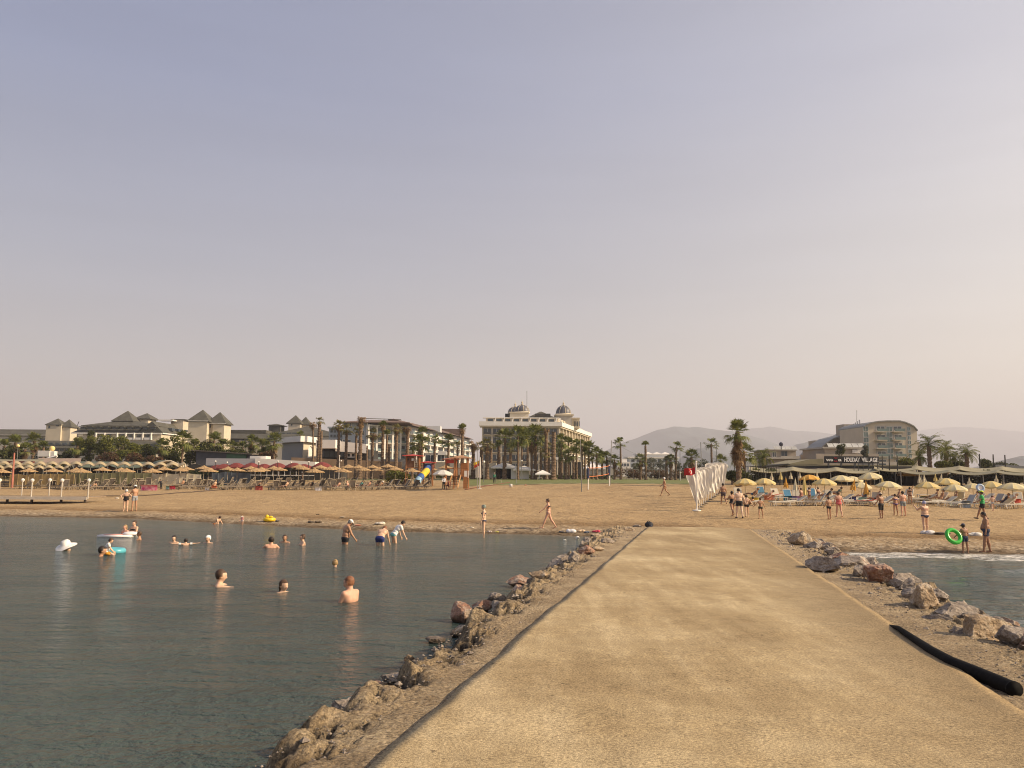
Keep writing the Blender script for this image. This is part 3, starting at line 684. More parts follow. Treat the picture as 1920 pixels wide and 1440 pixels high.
q = MB(); x0, x1 = X_(477, 139), X_(590, 139); q.prism([(x0, 139, Z_(477, 874, 139)), (x1, 139, Z_(590, 874, 139)), (x1, 139, Z_(590, 866, 139)), (x0, 139, Z_(477, 859, 139))], (0, 3, 0)); b.part(q, 'awning', M_white)
b.mass('roof_unit', M_white, 467, 497, 855, 142, 3, 860)
for k in range(9): b.win(478+k*11, 479.2+k*11, 884, 893, 139.5, M_white, 'post')
b.win(470, 590, 890.5, 891.7, 139.3, M_white, 'handrail')

# ---- blue grey balcony hotel
b = Bld('balcony_hotel', 'blue grey hotel with stacked balconies and a long white wing running back', 720, 262)
xa, xb, xc = X_(640, 262), X_(686, 262), X_(760, 270)
zt = Z_(690, 791.5, 262); q = MB()
q.prism([(xa, 262, b.zb), (xb, 262, b.zb), (xb, 276, b.zb), (xa, 276, b.zb)], (0, 0, zt-b.zb)); b.part(q, 'wall', M_blue)
b.mass('wing_wall', M_blue, 614, 640.5, 803, 266, 10)
b.mass('wing_roof', M_blue, 611, 641, 800, 265, 12, 803)
for k in range(4):
    for j in range(3): b.win(617+k*6, 621+k*6, 806+j*9, 811+j*9, 266, M_glass)
w = Wall(b, (xb, 262), (xc, 271)); q = MB()
q.prism([(xb, 262, b.zb), (xc, 271, b.zb), (xc, 285, b.zb), (xb, 285, b.zb)], (0, 0, zt-1-b.zb)); b.part(q, 'balcony_wall', M_pale)
fl = (zt-b.zb-1.5)/6
nb = 5; bw = w.len/nb
for j in range(6):
    for k in range(nb):
        u = k*bw+.35; z0 = zt-1.2-(j+1)*fl+.1
        o = w.part('balcony_door', M_glass, u+.3, u+bw-1.0, z0+.25, z0+fl-.7, 0, .06)
        r_ = w.part('balcony', M_white, u-.1, u+bw-.5, z0-.05, z0+.2, .05, 1.3); w.q(MB(), u-.05, u+bw-.55, z0+.25, z0+1.05, 1.2, 1.26).build('railing', M_rail, r_)
for k in range(nb+1): w.part('fin', M_white, k*bw-.28, k*bw+.28, b.zb, zt-1, .02, 1.5)
w.part('cornice', M_white, -.3, w.len+.3, zt-1.2, zt-.9, -.1, 1.7)
for px0, px1, py0, py1 in ((641, 656, 793, 799), (665, 680, 793, 799), (640, 656, 808, 816), (664, 681, 808, 816), (664, 681, 824, 832), (640, 656, 824, 832)): b.win(px0, px1, py0, py1, 262, M_glass, frame=M_white)
b.win(684.8, 687.2, 790, 866, 261.6, M_white, 'corner_trim')
b.hip('roof', M_brown, 636, 762, 791.5, 784.5, 261, 20, 9, 9, over=.7)
q = MB(); 
for pa, pb in (((690,786),(690,784)),((752,790),(752,786.5)),((720,787),(720,785))): q.tube([at(*pa, 268), at(*pb, 268)], .1, 5)
q.tube([at(683,784.5,268), at(752,786.5,268)], .14, 5); b.part(q, 'roof_rail', M_metal); b.mass('roof_unit', M_dark, 725, 732, 785.5, 268, 2, 789)
A = (X_(762, 266), 266); B = (X_(880, 368), 368); w = Wall(b, A, B)
z1 = Z_(762, 798, 266); n_ = w.n; dd = 12
q = MB(); q.prism([(A[0], A[1], b.zb), (B[0], B[1], b.zb), (B[0]-dd, B[1], b.zb), (A[0]-.5, A[1]+8, b.zb)], (0, 0, z1-b.zb)); b.part(q, 'long_wall', M_white)
nb = 10; bw = w.len/nb; fl = (z1-b.zb)/6.3
for j in range(4):
    for k in range(nb):
        z0 = z1-(j+1)*fl
        w.part('balcony_door', M_glass, k*bw+bw*.3, k*bw+bw*.85, z0+.2, z0+fl-.7, -.02, .1)
        if j < 3:
            r_ = w.part('balcony', M_white, k*bw+bw*.1, k*bw+bw*.95, z0-.1, z0+.2, .05, 1.9); w.q(MB(), k*bw+bw*.1, k*bw+bw*.95, z0+.2, z0+1, 1.8, 1.86).build('railing', M_white if k % 2 else M_rail, r_)
q = MB(); 
for k in range(nb):
    u = k*bw; zz = z1
    q.add([w.A+w.d*(u-.3)+n_*2+Vector((0,0,zz)), w.A+w.d*(u+bw-.2)+n_*2+Vector((0,0,zz)), w.A+w.d*(u+bw-.2)-n_*5+Vector((0,0,zz+2.4)), w.A+w.d*(u-.3)-n_*5+Vector((0,0,zz+2.4)), w.A+w.d*(u-.3)-n_*11+Vector((0,0,zz)), w.A+w.d*(u+bw-.2)-n_*11+Vector((0,0,zz))], [(0,1,2,3),(3,2,5,4),(0,3,4),(1,5,2)])
b.part(q, 'long_roof', M_brown)
b.mass('rooftop_block', M_pale, 790, 824, 798.5, 300, 6, 810); b.mass('rooftop_screen', M_brown, 812, 862, 804, 340, 8, 818)
b = Bld('restaurant_block', 'white ground floor building with dark shop windows behind the play towers', 820, 170)
b.mass('wall', M_tan, 745, 835, 866, 172, 8); b.mass('white_canopy', M_white, 820, 837, 846, 168, 5, 853); b.mass('canopy', M_tan, 795, 837, 849, 170, 4, 852)
b.win(797, 817, 853, 866, 170, M_glass, frame=M_white); b.win(820, 833, 853, 865, 168.5, M_glass, frame=M_white); b.mass('balcony', M_white, 750, 790, 862, 169, 3, 868)
b.mass('base_wall', M_tan, 745, 905, 868, 169.5, 2)

# ---- white hotel with domes
b = Bld('domed_hotel', 'white hotel with grey domes and a broad white cornice behind the palm row', 990, 270)
Yh = 270.0; xl, xr = X_(904, Yh), X_(1046, Yh); B2 = (X_(1103, 339), 339.0)
zc0, zc1 = Z_(975, 799, Yh), Z_(975, 791, Yh)
q = MB(); q.prism([(xl, Yh, b.zb), (xr, Yh, b.zb), (B2[0], B2[1], b.zb), (B2[0]-27, B2[1], b.zb)], (0, 0, zc0-b.zb)); b.part(q, 'wall', M_tan)
fw = Wall(b, (xl, Yh), (xr, Yh)); sw = Wall(b, (xr, Yh), B2)
q = MB(); fw.q(q, -1.2, fw.len+1.4, zc0, zc1, -3, 1.5); b.part(q, 'cornice', M_white)
q = MB(); sw.q(q, -.2, sw.len+1.2, zc0-.004, zc1-.004, -3, 1.5); b.part(q, 'side_cornice', M_white)
q = MB(); fw.q(q, -1.0, fw.len+1.2, zc0-.5, zc0, -2, 1.1); sw.q(q, -.2, sw.len+1, zc0-.504, zc0-.004, -2, 1.1); b.part(q, 'cornice_moulding', M_cream)
fh = 3.05; nb = 8; bw = fw.len/nb
for j in range(6):
    z0 = zc0-.2-(j+1)*fh
    q = MB(); fw.q(q, 0, fw.len, z0-.15, z0+.12, 0, .4); b.part(q, 'floor_band', M_white if j in (1, 2, 4) else M_cream)
    for k in range(nb):
        u = k*bw
        o = fw.part('window', M_glass, u+.42, u+bw-.42, z0+.2, z0+fh-.75, 0, .08)
        q = MB(); fw.q(q, u+bw/2-.05, u+bw/2+.05, z0+.2, z0+fh-.75, .08, .13); q.build('frame', M_white, o)
        r_ = fw.part('balcony', M_cream, u+.5, u+bw-.5, z0+.12, z0+.22, .05, .9)
        q = MB(); fw.q(q, u+.5, u+bw-.5, z0+.22, z0+1.0, .84, .88); q.build('railing', mat('dark_rail', (.05,.05,.055)), r_)
for k in range(nb+1): fw.part('pilaster', M_cream, k*bw-.2, k*bw+.2, b.zb, zc0-.5, .01, .35)
nb = 11; bw = sw.len/nb
for j in range(6):
    z0 = zc0-.2-(j+1)*fh
    sw.part('side_band', M_white, 0, sw.len, z0-.2, z0+.15, 0, .9 if j == 2 else .45)
    for k in range(nb):
        if j < 4: sw.part('side_window', M_glass, k*bw+1.5, k*bw+bw-1.5, z0+.25, z0+fh-.8, 0, .08)
for k in range(nb+1): sw.part('side_pilaster', M_cream, k*bw-.5, k*bw+.5, b.zb, zc0-.5, .01, .7)
sw.part('lit_side_render', M_cream, .6, sw.len, b.zb, zc0-.5, -.3, .004)  # lit side painted lighter; the front's shade is put into its tan wall
zA = Z_(975, 783.5, Yh); q = MB(); q.prism([(xl+1, Yh+1.5, zc1), (xr+.3, Yh+1.5, zc1), (B2[0]-2, B2[1], zc1), (B2[0]-26, B2[1], zc1)], (0, 0, zA-zc1)); b.part(q, 'attic_wall', M_cream)
q = MB(); fw.q(q, 0, fw.len+.5, zA, zA+.25, -4, -1.1); b.part(q, 'attic_cornice', M_white)
fa = Wall(b, (xl+1, Yh+1.5), (xr+.3, Yh+1.5))
for k in range(8):
    px = 918+k*16.55; u = X_(px, Yh)-fa.A.x
    fa.part('attic_window', M_glass, u-.95, u+.95, zc1+.25, zA-.3, 0, .06)
    q = MB(); u2 = u+1.35; a0 = fa.A+Vector((u2, -.25, zc1)); q.prism([a0, a0+Vector((.35,0,0)), a0+Vector((.8,0,zA-zc1)), a0+Vector((.45,0,zA-zc1))], (0, -.5, 0)); b.part(q, 'slanted_pier', M_white)
sa = Wall(b, (xr+.3, Yh+1.5), (B2[0]-2, B2[1]))
for k in range(9): sa.part('attic_side_window', M_glass, 3+k*7, 6.2+k*7, zc1+.3, zA-.3, 0, .07)
b.mass('terrace_rail', M_white, 1046, 1052, 784, 272, 1, 790)
def dome(px, pyb, pyt, rpx, Y):
    c = at(px, pyb, Y); r = rpx*Y/F; h = (pyb-pyt)*Y/F; q = MB()
    pr = [(r*math.cos(a), h*math.sin(a)) for a in [PI/2*i/9 for i in range(10)]]; pr[-1] = (.05, h)
    q.lathe(pr, 28, c); o = b.part(q, 'dome', M_lead, None, True)
    q = MB()
    for k in range(8):
        t = 2*PI*k/8+.2; q.tube([c+Vector((rr*1.012*math.cos(t), rr*1.012*math.sin(t), zz)) for rr, zz in pr], .09, 4)
    q.build('dome_rib', M_cream, o)
    q = MB(); q.lathe([(.35,-.1),(.5,.1),(.2,.5),(.38,.75),(.3,1.05),(.06,1.3),(.04,1.9),(.01,2.0)], 10, c+Vector((0,0,h))); q.build('finial', M_cream, o, True)
    q = MB(); q.lathe([(r*1.03,-.5),(r*1.05,-.1),(r*1.0,.1)], 28, c); q.build('drum', M_cream, o, True)
dome(966, 774, 762.5, 13.5, 284); dome(979, 772.5, 759, 14, 276); dome(1056.5, 776, 760, 14.5, 290)
b.mass('dome_block', M_cream, 955, 990.5, 773.3, 273, 10, 786); b.mass('dome_block_cornice', M_cream, 954, 991.5, 772, 272.6, 11, 774)
b.mass('hip_block', M_dark, 946, 957, 775.5, 276, 8, 786)
b.hip('hip_roof', M_slate, 984, 1046, 786, 769.5, 279, 12, 6, 6); b.mass('hip_wall', M_dark, 1003, 1032, 775.5, 278.5, 2, 786)
b.mass('dome_block', M_tan, 1042, 1072, 778, 287, 8, 798); b.mass('dome_block_cornice', M_cream, 1041, 1076, 776, 286.5, 9, 779)
b.mass('stair_tower', M_cream, 1073, 1087, 784, 294, 8, 803); b.mass('stair_tower_cornice', M_cream, 1072, 1088, 783, 293.5, 9, 785)
for k in range(4): b.win(1076+k*3.2, 1077.6+k*3.2, 790, 799, 293.9, M_glass, 'slit_window')
q = MB(); q.tube([at(988, 775, 275), at(988, 733, 275)], .09, 5); b.part(q, 'mast', M_metal)
# ---- low white pavilions under the palms
b = Bld('garden_pavilion', 'low white garden pavilion with a pitched white roof under the palm row', 965, 150)
b.mass('wall', M_cream, 907, 930, 868, 150, 8, 897); b.mass('wall', M_white, 958, 970, 876, 148, 5, 898); b.mass('wall', M_white, 974, 992, 882, 148, 5, 898); b.mass('inner_wall', M_dark, 930, 990, 876, 151, 4, 897)
b.hip('roof', M_white, 924, 968, 876, 866, 148, 10, 5, 4); b.hip('roof', M_white, 966, 1000, 880, 873, 147, 8, 4, 3)
for px in (999, 1033.5, 1012): b.win(px-.8, px+.8, 880, 898, 147, M_white, 'column', depth=.3)
b = Bld('garden_tent', 'small white pointed tent beside the lawn under the palms', 1018, 140, 'tent')
b.hip('canopy', M_white, 1008, 1028, 888, 881, 140, 3, 5, 5); 
for px in (1009, 1027): b.win(px-.4, px+.4, 888, 898, 140, M_white, 'pole', depth=.1)
b = Bld('colonnade', 'row of tall cream columns in front of the domed hotel ground floor', 1062, 250)
for k in range(7): b.win(1036+k*9-1, 1036+k*9+2, 862, 896, 250, M_cream, 'column', depth=.8)
b.win(1032, 1096, 857, 862, 250, M_white, 'beam', depth=1.2); b.mass('back_wall', M_dark, 1034, 1094, 866, 252, 1)
b = Bld('garden_pavilion', 'small white roofed hut between the volleyball net and the domed hotel', 1125, 180)
b.mass('wall', M_tan, 1100, 1150, 878, 180, 8, 898); b.hip('roof', M_white, 1098, 1132, 878, 867, 180, 8, 6, 4)

# ---- far white hotel
b = Bld('distant_hotel', 'distant white hotel with layered flat roofs behind the thin palms', 1222, 420)
b.mass('wall', M_pale, 1180, 1272, 859, 420, 14); b.mass('roof_slab', M_white, 1177, 1275, 856.5, 419, 16, 859)
b.mass('upper_wall', M_pale, 1196, 1262, 852, 424, 10, 857); b.mass('upper_slab', M_white, 1194, 1265, 850.5, 423, 12, 852)
for k in range(3): b.hip('dome_roof', M_white, 1210+k*16, 1224+k*16, 851, 847.5, 426, 6, 3, 2)
for j in range(3):
    for k in range(9): b.win(1184+k*10, 1190+k*10, 861+j*9, 866+j*9, 420, M_glass)
b = Bld('distant_house', 'small distant white house between the two palms right of the volleyball net', 1172, 400)
b.mass('wall', M_white, 1163, 1182, 866, 400, 9); b.mass('side_wall', M_white, 1166, 1176, 860, 402, 5, 867)
for k in range(3): b.win(1165+k*5.5, 1168.5+k*5.5, 869, 874, 400, M_glass)
b = Bld('distant_house', 'low distant white building left of the white flags', 1255, 300)
b.mass('wall', M_white, 1234, 1267, 888, 300, 9); b.win(1238, 1262, 890, 893, 300, M_glass)
b = Bld('distant_house', 'tiny distant white house just right of the tall shaggy palm', 1418, 330)
b.mass('wall', M_white, 1410, 1427, 866, 330, 9); b.win(1413, 1417, 868, 871, 330, M_glass)
b = Bld('distant_house', 'tiny distant white house showing beneath the thin palm by the hills', 1268, 380)
b.mass('wall', M_white, 1262, 1272, 868, 380, 7)

# ---- right: two villas with solar panels, curved hotel
M_taupe = mat('taupe_render', (.36,.305,.245), .85, .08, .4)
b = Bld('villa', 'taupe villa with a roof tank and solar panels right of the shaggy palm', 1472, 190)
b.mass('wall', M_taupe, 1444, 1494, 844, 190, 12); b.mass('roof_slab', M_tan, 1440, 1497, 842.5, 189.3, 14, 844.5); b.mass('terrace_floor', M_tan, 1440, 1501, 857.5, 188, 3, 860.5); b.mass('lower_wall', M_taupe, 1448, 1494, 860, 189, 12)
b.win(1449, 1456, 847, 857, 190, M_glass, frame=M_white); b.win(1466, 1477, 846, 856, 190, M_glass, frame=M_metal); b.win(1465, 1501, 855, 858, 188.2, M_tan, 'parapet')
for k in range(4): 
    q = MB(); c = at(1456+k*11, 840.5, 193); q.box(c, (1.3, 1.6, .08), Matrix.Rotation(R(35), 3, 'X')); b.part(q, 'solar_panel', M_panel)
q = MB(); c = at(1464.5, 833, 192); q.ball(c, .52, 12, 8); q.tube([c-Vector((0,0,.4)), c-Vector((0,0,1.3))], .12, 6); b.part(q, 'water_tank', mat('dark_tank', (.03,.03,.05)), None, True)
b = Bld('villa', 'wide taupe villa with tilted solar panels behind the black signboard', 1585, 185)
b.mass('wall', M_taupe, 1548, 1610, 841, 185, 14); b.mass('roof_slab', M_tan, 1545, 1618, 838, 184.3, 15, 841); b.mass('lower_wall', M_taupe, 1532, 1650, 851, 183, 10)
b.win(1569, 1573.5, 844, 853, 185, M_glass, frame=M_white); b.win(1576, 1580, 844, 853, 185, M_glass, frame=M_white)
for k in range(6): b.win(1600+k*2.9, 1602.2+k*2.9, 843.5, 849, 184.8, M_glass, frame=M_white)
for k in range(6):
    q = MB(); c = at(1557+k*11.5, 835, 188); q.box(c, (1.35, 1.5, .08), Matrix.Rotation(R(40), 3, 'X')); b.part(q, 'solar_panel', M_panel)
for k in range(5):
    q = MB(); c = at(1522+k*9, 861-k*5, 192); q.prism([c+Vector((-1,0,-.8)), c+Vector((1,0,-.2)), c+Vector((1,0,.3)), c+Vector((-1,0,-.3))], (0, 8, 0)); b.part(q, 'stepped_roof', M_tan)
b = Bld('tree_trunk_chimney', 'dummy', 1540, 250) if False else None
b = Bld('curved_hotel', 'tall rounded hotel with teal glass balconies on the far right', 1665, 300)
# front with an arched roof line
Yc = 300.0
prof = [(1619,801),(1624,797.5),(1632,794),(1645,791.5),(1662,790.5),(1686,790.5),(1696,793),(1706,797),(1713,801),(1719,808)]
pts = [at(px, py, Yc) for px, py in prof]
q = MB(); poly = [Vector((pts[0].x, Yc, b.zb))]+[p for p in pts]+[Vector((pts[-1].x, Yc, b.zb))]; q.prism(poly, (0, 22, 0)); b.part(q, 'wall', mat('beige_render', (.52,.445,.345), .85, .05, .3))
q = MB()
for i in range(len(pts)-1):
    a, c = pts[i], pts[i+1]; q.prism([a+Vector((-.02,-.8,0)), c+Vector((.02,-.8,0)), c+Vector((.02,-.8,.45)), a+Vector((-.02,-.8,.45))], (0, 24, 0))
b.part(q, 'curved_roof', M_metal)
for px0, px1 in ((1622.5, 1631.5), (1666, 1677), (1705.5, 1711.5)):
    for j in range(6 if px0 != 1705.5 else 7):
        y0 = (800 if px0 < 1705 else 801)+j*(10.3 if px0 < 1705 else 8.4)
        b.win(px0, px1, y0, y0+8.8 if px0 < 1705 else y0+6.6, Yc, M_teal, 'stair_window', frame=M_pale, proud=.05)
for px0, px1 in ((1644.5, 1665), (1677.5, 1696.5)):
    b.win(px0, px1, 798.5, 866, Yc, M_tan, 'balcony_bay', proud=.004, depth=.05)
    for j in range(5):
        y0 = 799.5+j*15.6
        b.win(px0+3, px1-2, y0, y0+8, Yc, M_glass, 'balcony_door', frame=M_white)
        o = b.win(px0, px1, y0+10, y0+11.2, Yc-1.2, M_cream, 'balcony', depth=2.4); x0_, x1_ = X_(px0, Yc), X_(px1, Yc)
        z0, z1 = Z_(px0, y0+9.8, Yc), Z_(px0, y0+4.6, Yc); q = MB(); q.box(((x0_+x1_)/2, Yc-2.3, (z0+z1)/2), (x1_-x0_, .06, z1-z0)); q.build('railing', M_teal, o)
# left wing running back
w = Wall(b, (X_(1598, 345), 345), (X_(1619, 303), 303)); 
q = MB(); zt = Z_(1605, 797, 330); A, B = w.A, w.B
q.prism([(A.x, A.y, b.zb), (B.x, B.y, b.zb), (B.x, B.y, Z_(1619, 801, 303)), (A.x, A.y, Z_(1590, 810, 345))], (16, 6, 0)); b.part(q, 'wing_wall', M_taupe)
for j in range(5):
    for k in range(5): w.part('window', M_glass, 5+k*8, 9.5+k*8, b.zb+6+j*4, b.zb+8.4+j*4, 0, .08)
b.mass('lift_tower', M_taupe, 1586, 1620, 795.5, 330, 8)
q = MB(); 
cur = [(1520,862),(1535,846),(1550,832),(1565,823),(1580,819),(1592,816),(1612,806),(1622,799)]
P_ = [at(px, py, 330) for px, py in cur]
poly = [Vector((P_[0].x, 332, b.zb))]+[p+Vector((0,2,0)) for p in P_]+[Vector((P_[-1].x, 332, b.zb))]; q.prism(poly, (0, 14, 0)); b.part(q, 'back_wing_wall', M_taupe)
q = MB()
for i in range(len(P_)-1):
    a, c = P_[i], P_[i+1]; q.prism([a, c, c+Vector((0,0,.6)), a+Vector((0,0,.6))], (0, 17, 0))
b.part(q, 'sweeping_roof', M_metal)
for k in range(7):
    px = 1582+k*5; b.win(px, px+3.4, 823-k*1.5, 829-k*1.5, 331.9, M_glass, proud=.02)
    b.win(px, px+3.4, 833-k*.5, 839-k*.5, 331.9, M_glass, proud=.02)
b.mass('rear_tower', M_taupe, 1531, 1550, 826, 350, 8); b.mass('end_wing', M_taupe, 1719, 1727, 828, 330, 8)
q = MB(); q.tube([at(1606.5, 797, 333), at(1606.5, 769, 333)], .1, 5); b.part(q, 'mast', M_metal)
b = Bld('low_block', 'low beige service block at the foot of the rounded hotel', 1680, 170)
b.mass('wall', M_tan, 1640, 1712, 866, 170, 8); b.win(1650, 1662, 869, 872, 170, M_glass)

# ---- beach restaurant with signboard
b = Bld('beach_restaurant', 'long flat roofed beach restaurant under the black signboard', 1560, 112)
b.mass('wall', mat('bar_wall', (.10,.085,.07), .8, .3, .6), 1478, 1705, 884, 116, 8); b.mass('roof_slab', M_can, 1475, 1712, 871.5, 110, 14, 874.5)
q = MB(); x0, x1 = X_(1445, 111), X_(1552, 111)
q.prism([(X_(1478,111), 111, Z_(1478, 870.5, 111)), (X_(1545,111), 111, Z_(1545, 870.5, 111)), (X_(1545,111), 111, Z_(1545, 860, 111)), (X_(1520,111), 111, Z_(1520, 861, 111))], (0, 10, 0)); b.part(q, 'pitched_roof', M_can)
q = MB(); q.prism([at(1440, 873, 109), at(1478, 869, 109), at(1482, 871, 109), at(1446, 876, 109)], (0, 8, 0)); b.part(q, 'side_roof', M_dark)
q = MB(); q.box((X_(1592,109.6), 109.6, Z_(1592, 876, 109.6)), (17.6, .4, .35)); b.part(q, 'fascia', M_dark)
for k in range(14): b.win(1484+k*16, 1485.5+k*16, 884, 912, 111, M_dark, 'post', depth=.2)
for k in range(9): b.win(1495+k*22, 1508+k*22, 889, 897, 115.9, M_taupe, 'window')
# signboard
def text_mesh(txt, size, mt, name, parent, loc, extr=.02, xs=1.0, bold=.0):
    cu = bpy.data.curves.new('tmp', 'FONT'); cu.body = txt; cu.size = size; cu.extrude = extr; cu.offset = bold
    o = bpy.data.objects.new('tmp', cu); COL.objects.link(o); dg = bpy.context.evaluated_depsgraph_get()
    me = bpy.data.meshes.new_from_object(o.evaluated_get(dg)); bpy.data.objects.remove(o); bpy.data.curves.remove(cu)
    w_ = max(v.co.x for v in me.vertices)-min(v.co.x for v in me.vertices); x0_ = min(v.co.x for v in me.vertices)
    for v in me.vertices:
        x, y, z = v.co; v.co = ((x-x0_)*xs, -z, y)
    me.materials.clear(); me.materials.append(mt); me.name = name
    return place(name, me, parent, loc), w_*xs
Ys = 109.0; x0, x1 = X_(1547, Ys), X_(1649, Ys); z0, z1 = Z_(1598, 868.8, Ys), Z_(1598, 855.6, Ys)
sg = thing('signboard', 'long black signboard with white lettering on the restaurant roof', 'sign', ((x0+x1)/2, Ys, z0))
q = MB(); q.box((0, 0, (z1-z0)/2), (x1-x0, .25, z1-z0)); q.build('board', mat('black_board', (.012,.012,.014), .5), sg)
SC = (x1-x0)/102.0; WT = mat('sign_white', (.75,.73,.70), .6); RD = mat('sign_red', (.35,.02,.03), .6)
def put(txt, pxl, pxr, base, hpx, mt, bold=.0):
    o, w_ = text_mesh(txt, hpx*SC/.7, mt, 'lettering', sg, ((pxl-1598)*SC, -.15, (868.8-base)*SC), .02, 1.0, bold)
    o.scale.x = (pxr-pxl)*SC/w_
put('wa', 1549, 1562.5, 865, 6.0, WT, .012*1); put('a', 1572, 1578.5, 865, 6.0, WT, .012)
put('HOLIDAY', 1583.5, 1613, 865.8, 7.6, WT, .03); put('VILLAGE', 1616, 1647, 865.8, 7.6, WT, .03)
q = MB()       # the red mark between the letters, with two small stacked strokes above it
for dx, dz, sx, sz in ((0, 2.6, 5.5, 1.0), (-2, 4.0, 1.2, 2.2), (2, 4.0, 1.2, 2.2), (0, 8.6, 4.6, .9), (-2.2, 9.6, .9, 1.8), (0, 9.6, .9, 1.8), (2.2, 9.6, .9, 1.8)): q.box(((1567.5-1598+dx)*SC, -.15, (dz)*SC+.05), (sx*SC, .05, sz*SC))
q.build('red_mark', RD, sg)
q = MB()
for px in (1556, 1580, 1606, 1632): q.box(((px-1598)*SC, .3, -.15), (.08, .5, .5))
q.build('bracket', M_metal, sg)

# ---- shade canopies (one thing each)
def sheet(name, label, mt, px0, px1, pyF, pyB, YF, YB, waves, amp, posts=0, group=None, cat='canopy', edge=0, postmat=None, n_=40, sag=False):
    wavef = (lambda q: .5-2*min(1, abs(math.sin(q*PI))**.8)) if sag else (lambda q: abs(math.cos(q*PI))-.5)
    x0, x1 = X_(px0, YF), X_(px1, YF); zf, zb_ = Z_((px0+px1)/2, pyF, YF), Z_((px0+px1)/2, pyB, YB); xb0, xb1 = X_(px0, YB), X_(px1, YB)
    L0 = Vector(((x0+x1)/2, YF, max(0, tz((x0+x1)/2, YF)))); root = thing(name, label, cat, L0, 0, group); q = MB(); m_ = 8
    vs = []
    for j in range(m_+1):
        t = j/m_
        for i in range(n_+1):
            u = i/n_; x = (x0+(x1-x0)*u)*(1-t)+(xb0+(xb1-xb0)*u)*t
            z = zf+(zb_-zf)*t+amp*wavef(u*waves)+.10*math.sin(t*PI)*-1
            vs.append(Vector((x, YF+(YB-YF)*t, z))-L0)
    k0 = len(vs); vs += [v-Vector((0,0,.10+edge)) for v in vs]
    W_ = n_+1; fs = []
    for j in range(m_):
        for i in range(n_):
            a = j*W_+i; fs += [(a, a+1, a+1+W_, a+W_), (k0+a+W_, k0+a+1+W_, k0+a+1, k0+a)]
    for i in range(n_): fs += [(k0+i, k0+i+1, i+1, i)]; a = m_*W_+i; fs += [(a, a+1, k0+a+1, k0+a)]
    q.add(vs, fs); q.build('canopy_sheet', mt, root, True)
    for k in range(posts+1 if posts else 0):
        u = k/posts; x = x0+(x1-x0)*u; z = zf+amp*wavef(u*waves)
        for Yp in (YF+.1,):
            g = tz(x, Yp); q = MB(); q.tube([Vector((x, Yp, g-.2))-L0, Vector((x, Yp, z-.1))-L0], .06, 6); q.build('post', postmat or M_metal, root)
    return root
CG = 'shade canopies behind the left beach'
sheet('shade_canopy', 'large green barrel shade roof behind the straw parasols on the left', M_can2, 150, 272, 876.5, 865.5, 118, 134, 3, .05, 8, CG)
# barrel end on the right of it
L0 = at(318, 879, 116); root = thing('shade_canopy', 'arched green canopy end with an open dark front beside the shed', 'canopy', L0, 0, CG)
q = MB(); vs = []; 
arch = [(289,877.5),(296,871),(303,866.5),(312,864.2),(320,864.2),(328,867.5),(337,872.5),(341,877)]
arch2 = [(x-135, y+.6) for x, y in arch]
A1 = [at(x, y, 116)-L0 for x, y in arch]; A2 = [at(x-14, y-1, 130)-L0 for x, y in arch]; k0 = len(A1)
q.add(A1+A2+[v-Vector((0,0,.12)) for v in A1+A2], [(i, i+1, k0+i+1, k0+i) for i in range(k0-1)]+[(2*k0+k0+i, 2*k0+k0+i+1, 2*k0+i+1, 2*k0+i) for i in range(k0-1)]); q.build('canopy_sheet', M_can2, root, True)
q = MB(); q.tube(A1, .12, 6); q.build('arch_rim', M_cream, root, True)
q = MB(); q.prism([v-Vector((0,-10,.3)) for v in A1], (0, .3, 0)); q.build('dark_inside', M_dark, root)  # dark panel standing in for the shade inside the open arch
for px in (292, 339): q = MB(); q.tube([at(px, 877, 116)-L0, at(px, 877, 116)-L0-Vector((0,0,2.5))], .07, 6); q.build('post', M_cream, root)
sheet('shade_canopy', 'olive tent roof with a dark red edge at the left border', M_can, -40, 80, 871.5, 861, 118, 130, 1, .1, 4, CG)
sheet('shade_canopy', 'pinkish brown low roof behind the tan netting on the left', mat('pink_canvas', (.30,.22,.165)), 70, 150, 868, 859, 132, 140, 1, .05, 4, CG)
sheet('shade_canopy', 'upper row of scalloped tan shade netting on the left', M_sail, -40, 345, 871.5, 867, 110, 116, 17, .38, 24, CG, n_=136)
sheet('shade_canopy', 'lower row of scalloped tan shade netting on the left', M_sail, -40, 128, 877.5, 873.5, 106, 110, 9, .3, 8, CG, n_=90)
q_ = thing('dark_red_wall', 'x', 'wall') if False else None
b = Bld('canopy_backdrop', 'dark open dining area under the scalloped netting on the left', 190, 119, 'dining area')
b.mass('back_wall', M_dark, -40, 348, 876, 121, 1, 893); b.mass('red_band', mat('dark_red', (.12,.035,.03)), -40, 60, 864.5, 119.5, .5, 869)  # near-black wall paints in the shade under the netting
# green and tan windbreak screens behind the front loungers
def screen(label, pts, mt, thick=.06):
    L0 = pts[0][0].copy(); root = thing('windbreak_screen', label, 'screen', L0, 0, 'fabric windbreak screens'); q = MB(); n_ = 0
    for i in range(len(pts)-1):
        (a, ah), (c, ch) = pts[i], pts[i+1]
        q.prism([a-L0, c-L0, c-L0+Vector((0,0,ch)), a-L0+Vector((0,0,ah))], (0, thick, 0))
    q.build('cloth', mt, root)
    for a, ah in pts: q = MB(); q.tube([a-L0-Vector((0,.05,.1)), a-L0+Vector((0,-.05,ah+.05))], .035, 6); q.build('post', mt, root)
def scr(xs_, Y, h, mt, label):
    pts = []
    for px in xs_:
        x = X_(px, Y); pts.append((Vector((x, Y, tz(x, Y))), h+rnd.uniform(-.12, .12)))
    screen(label, pts, mt)
scr(range(20, 150, 15), 106, 1.7, mat('tan_screen', (.30,.22,.10), .9, .2, 1), 'tan fabric windbreak screen behind the deck lamps')
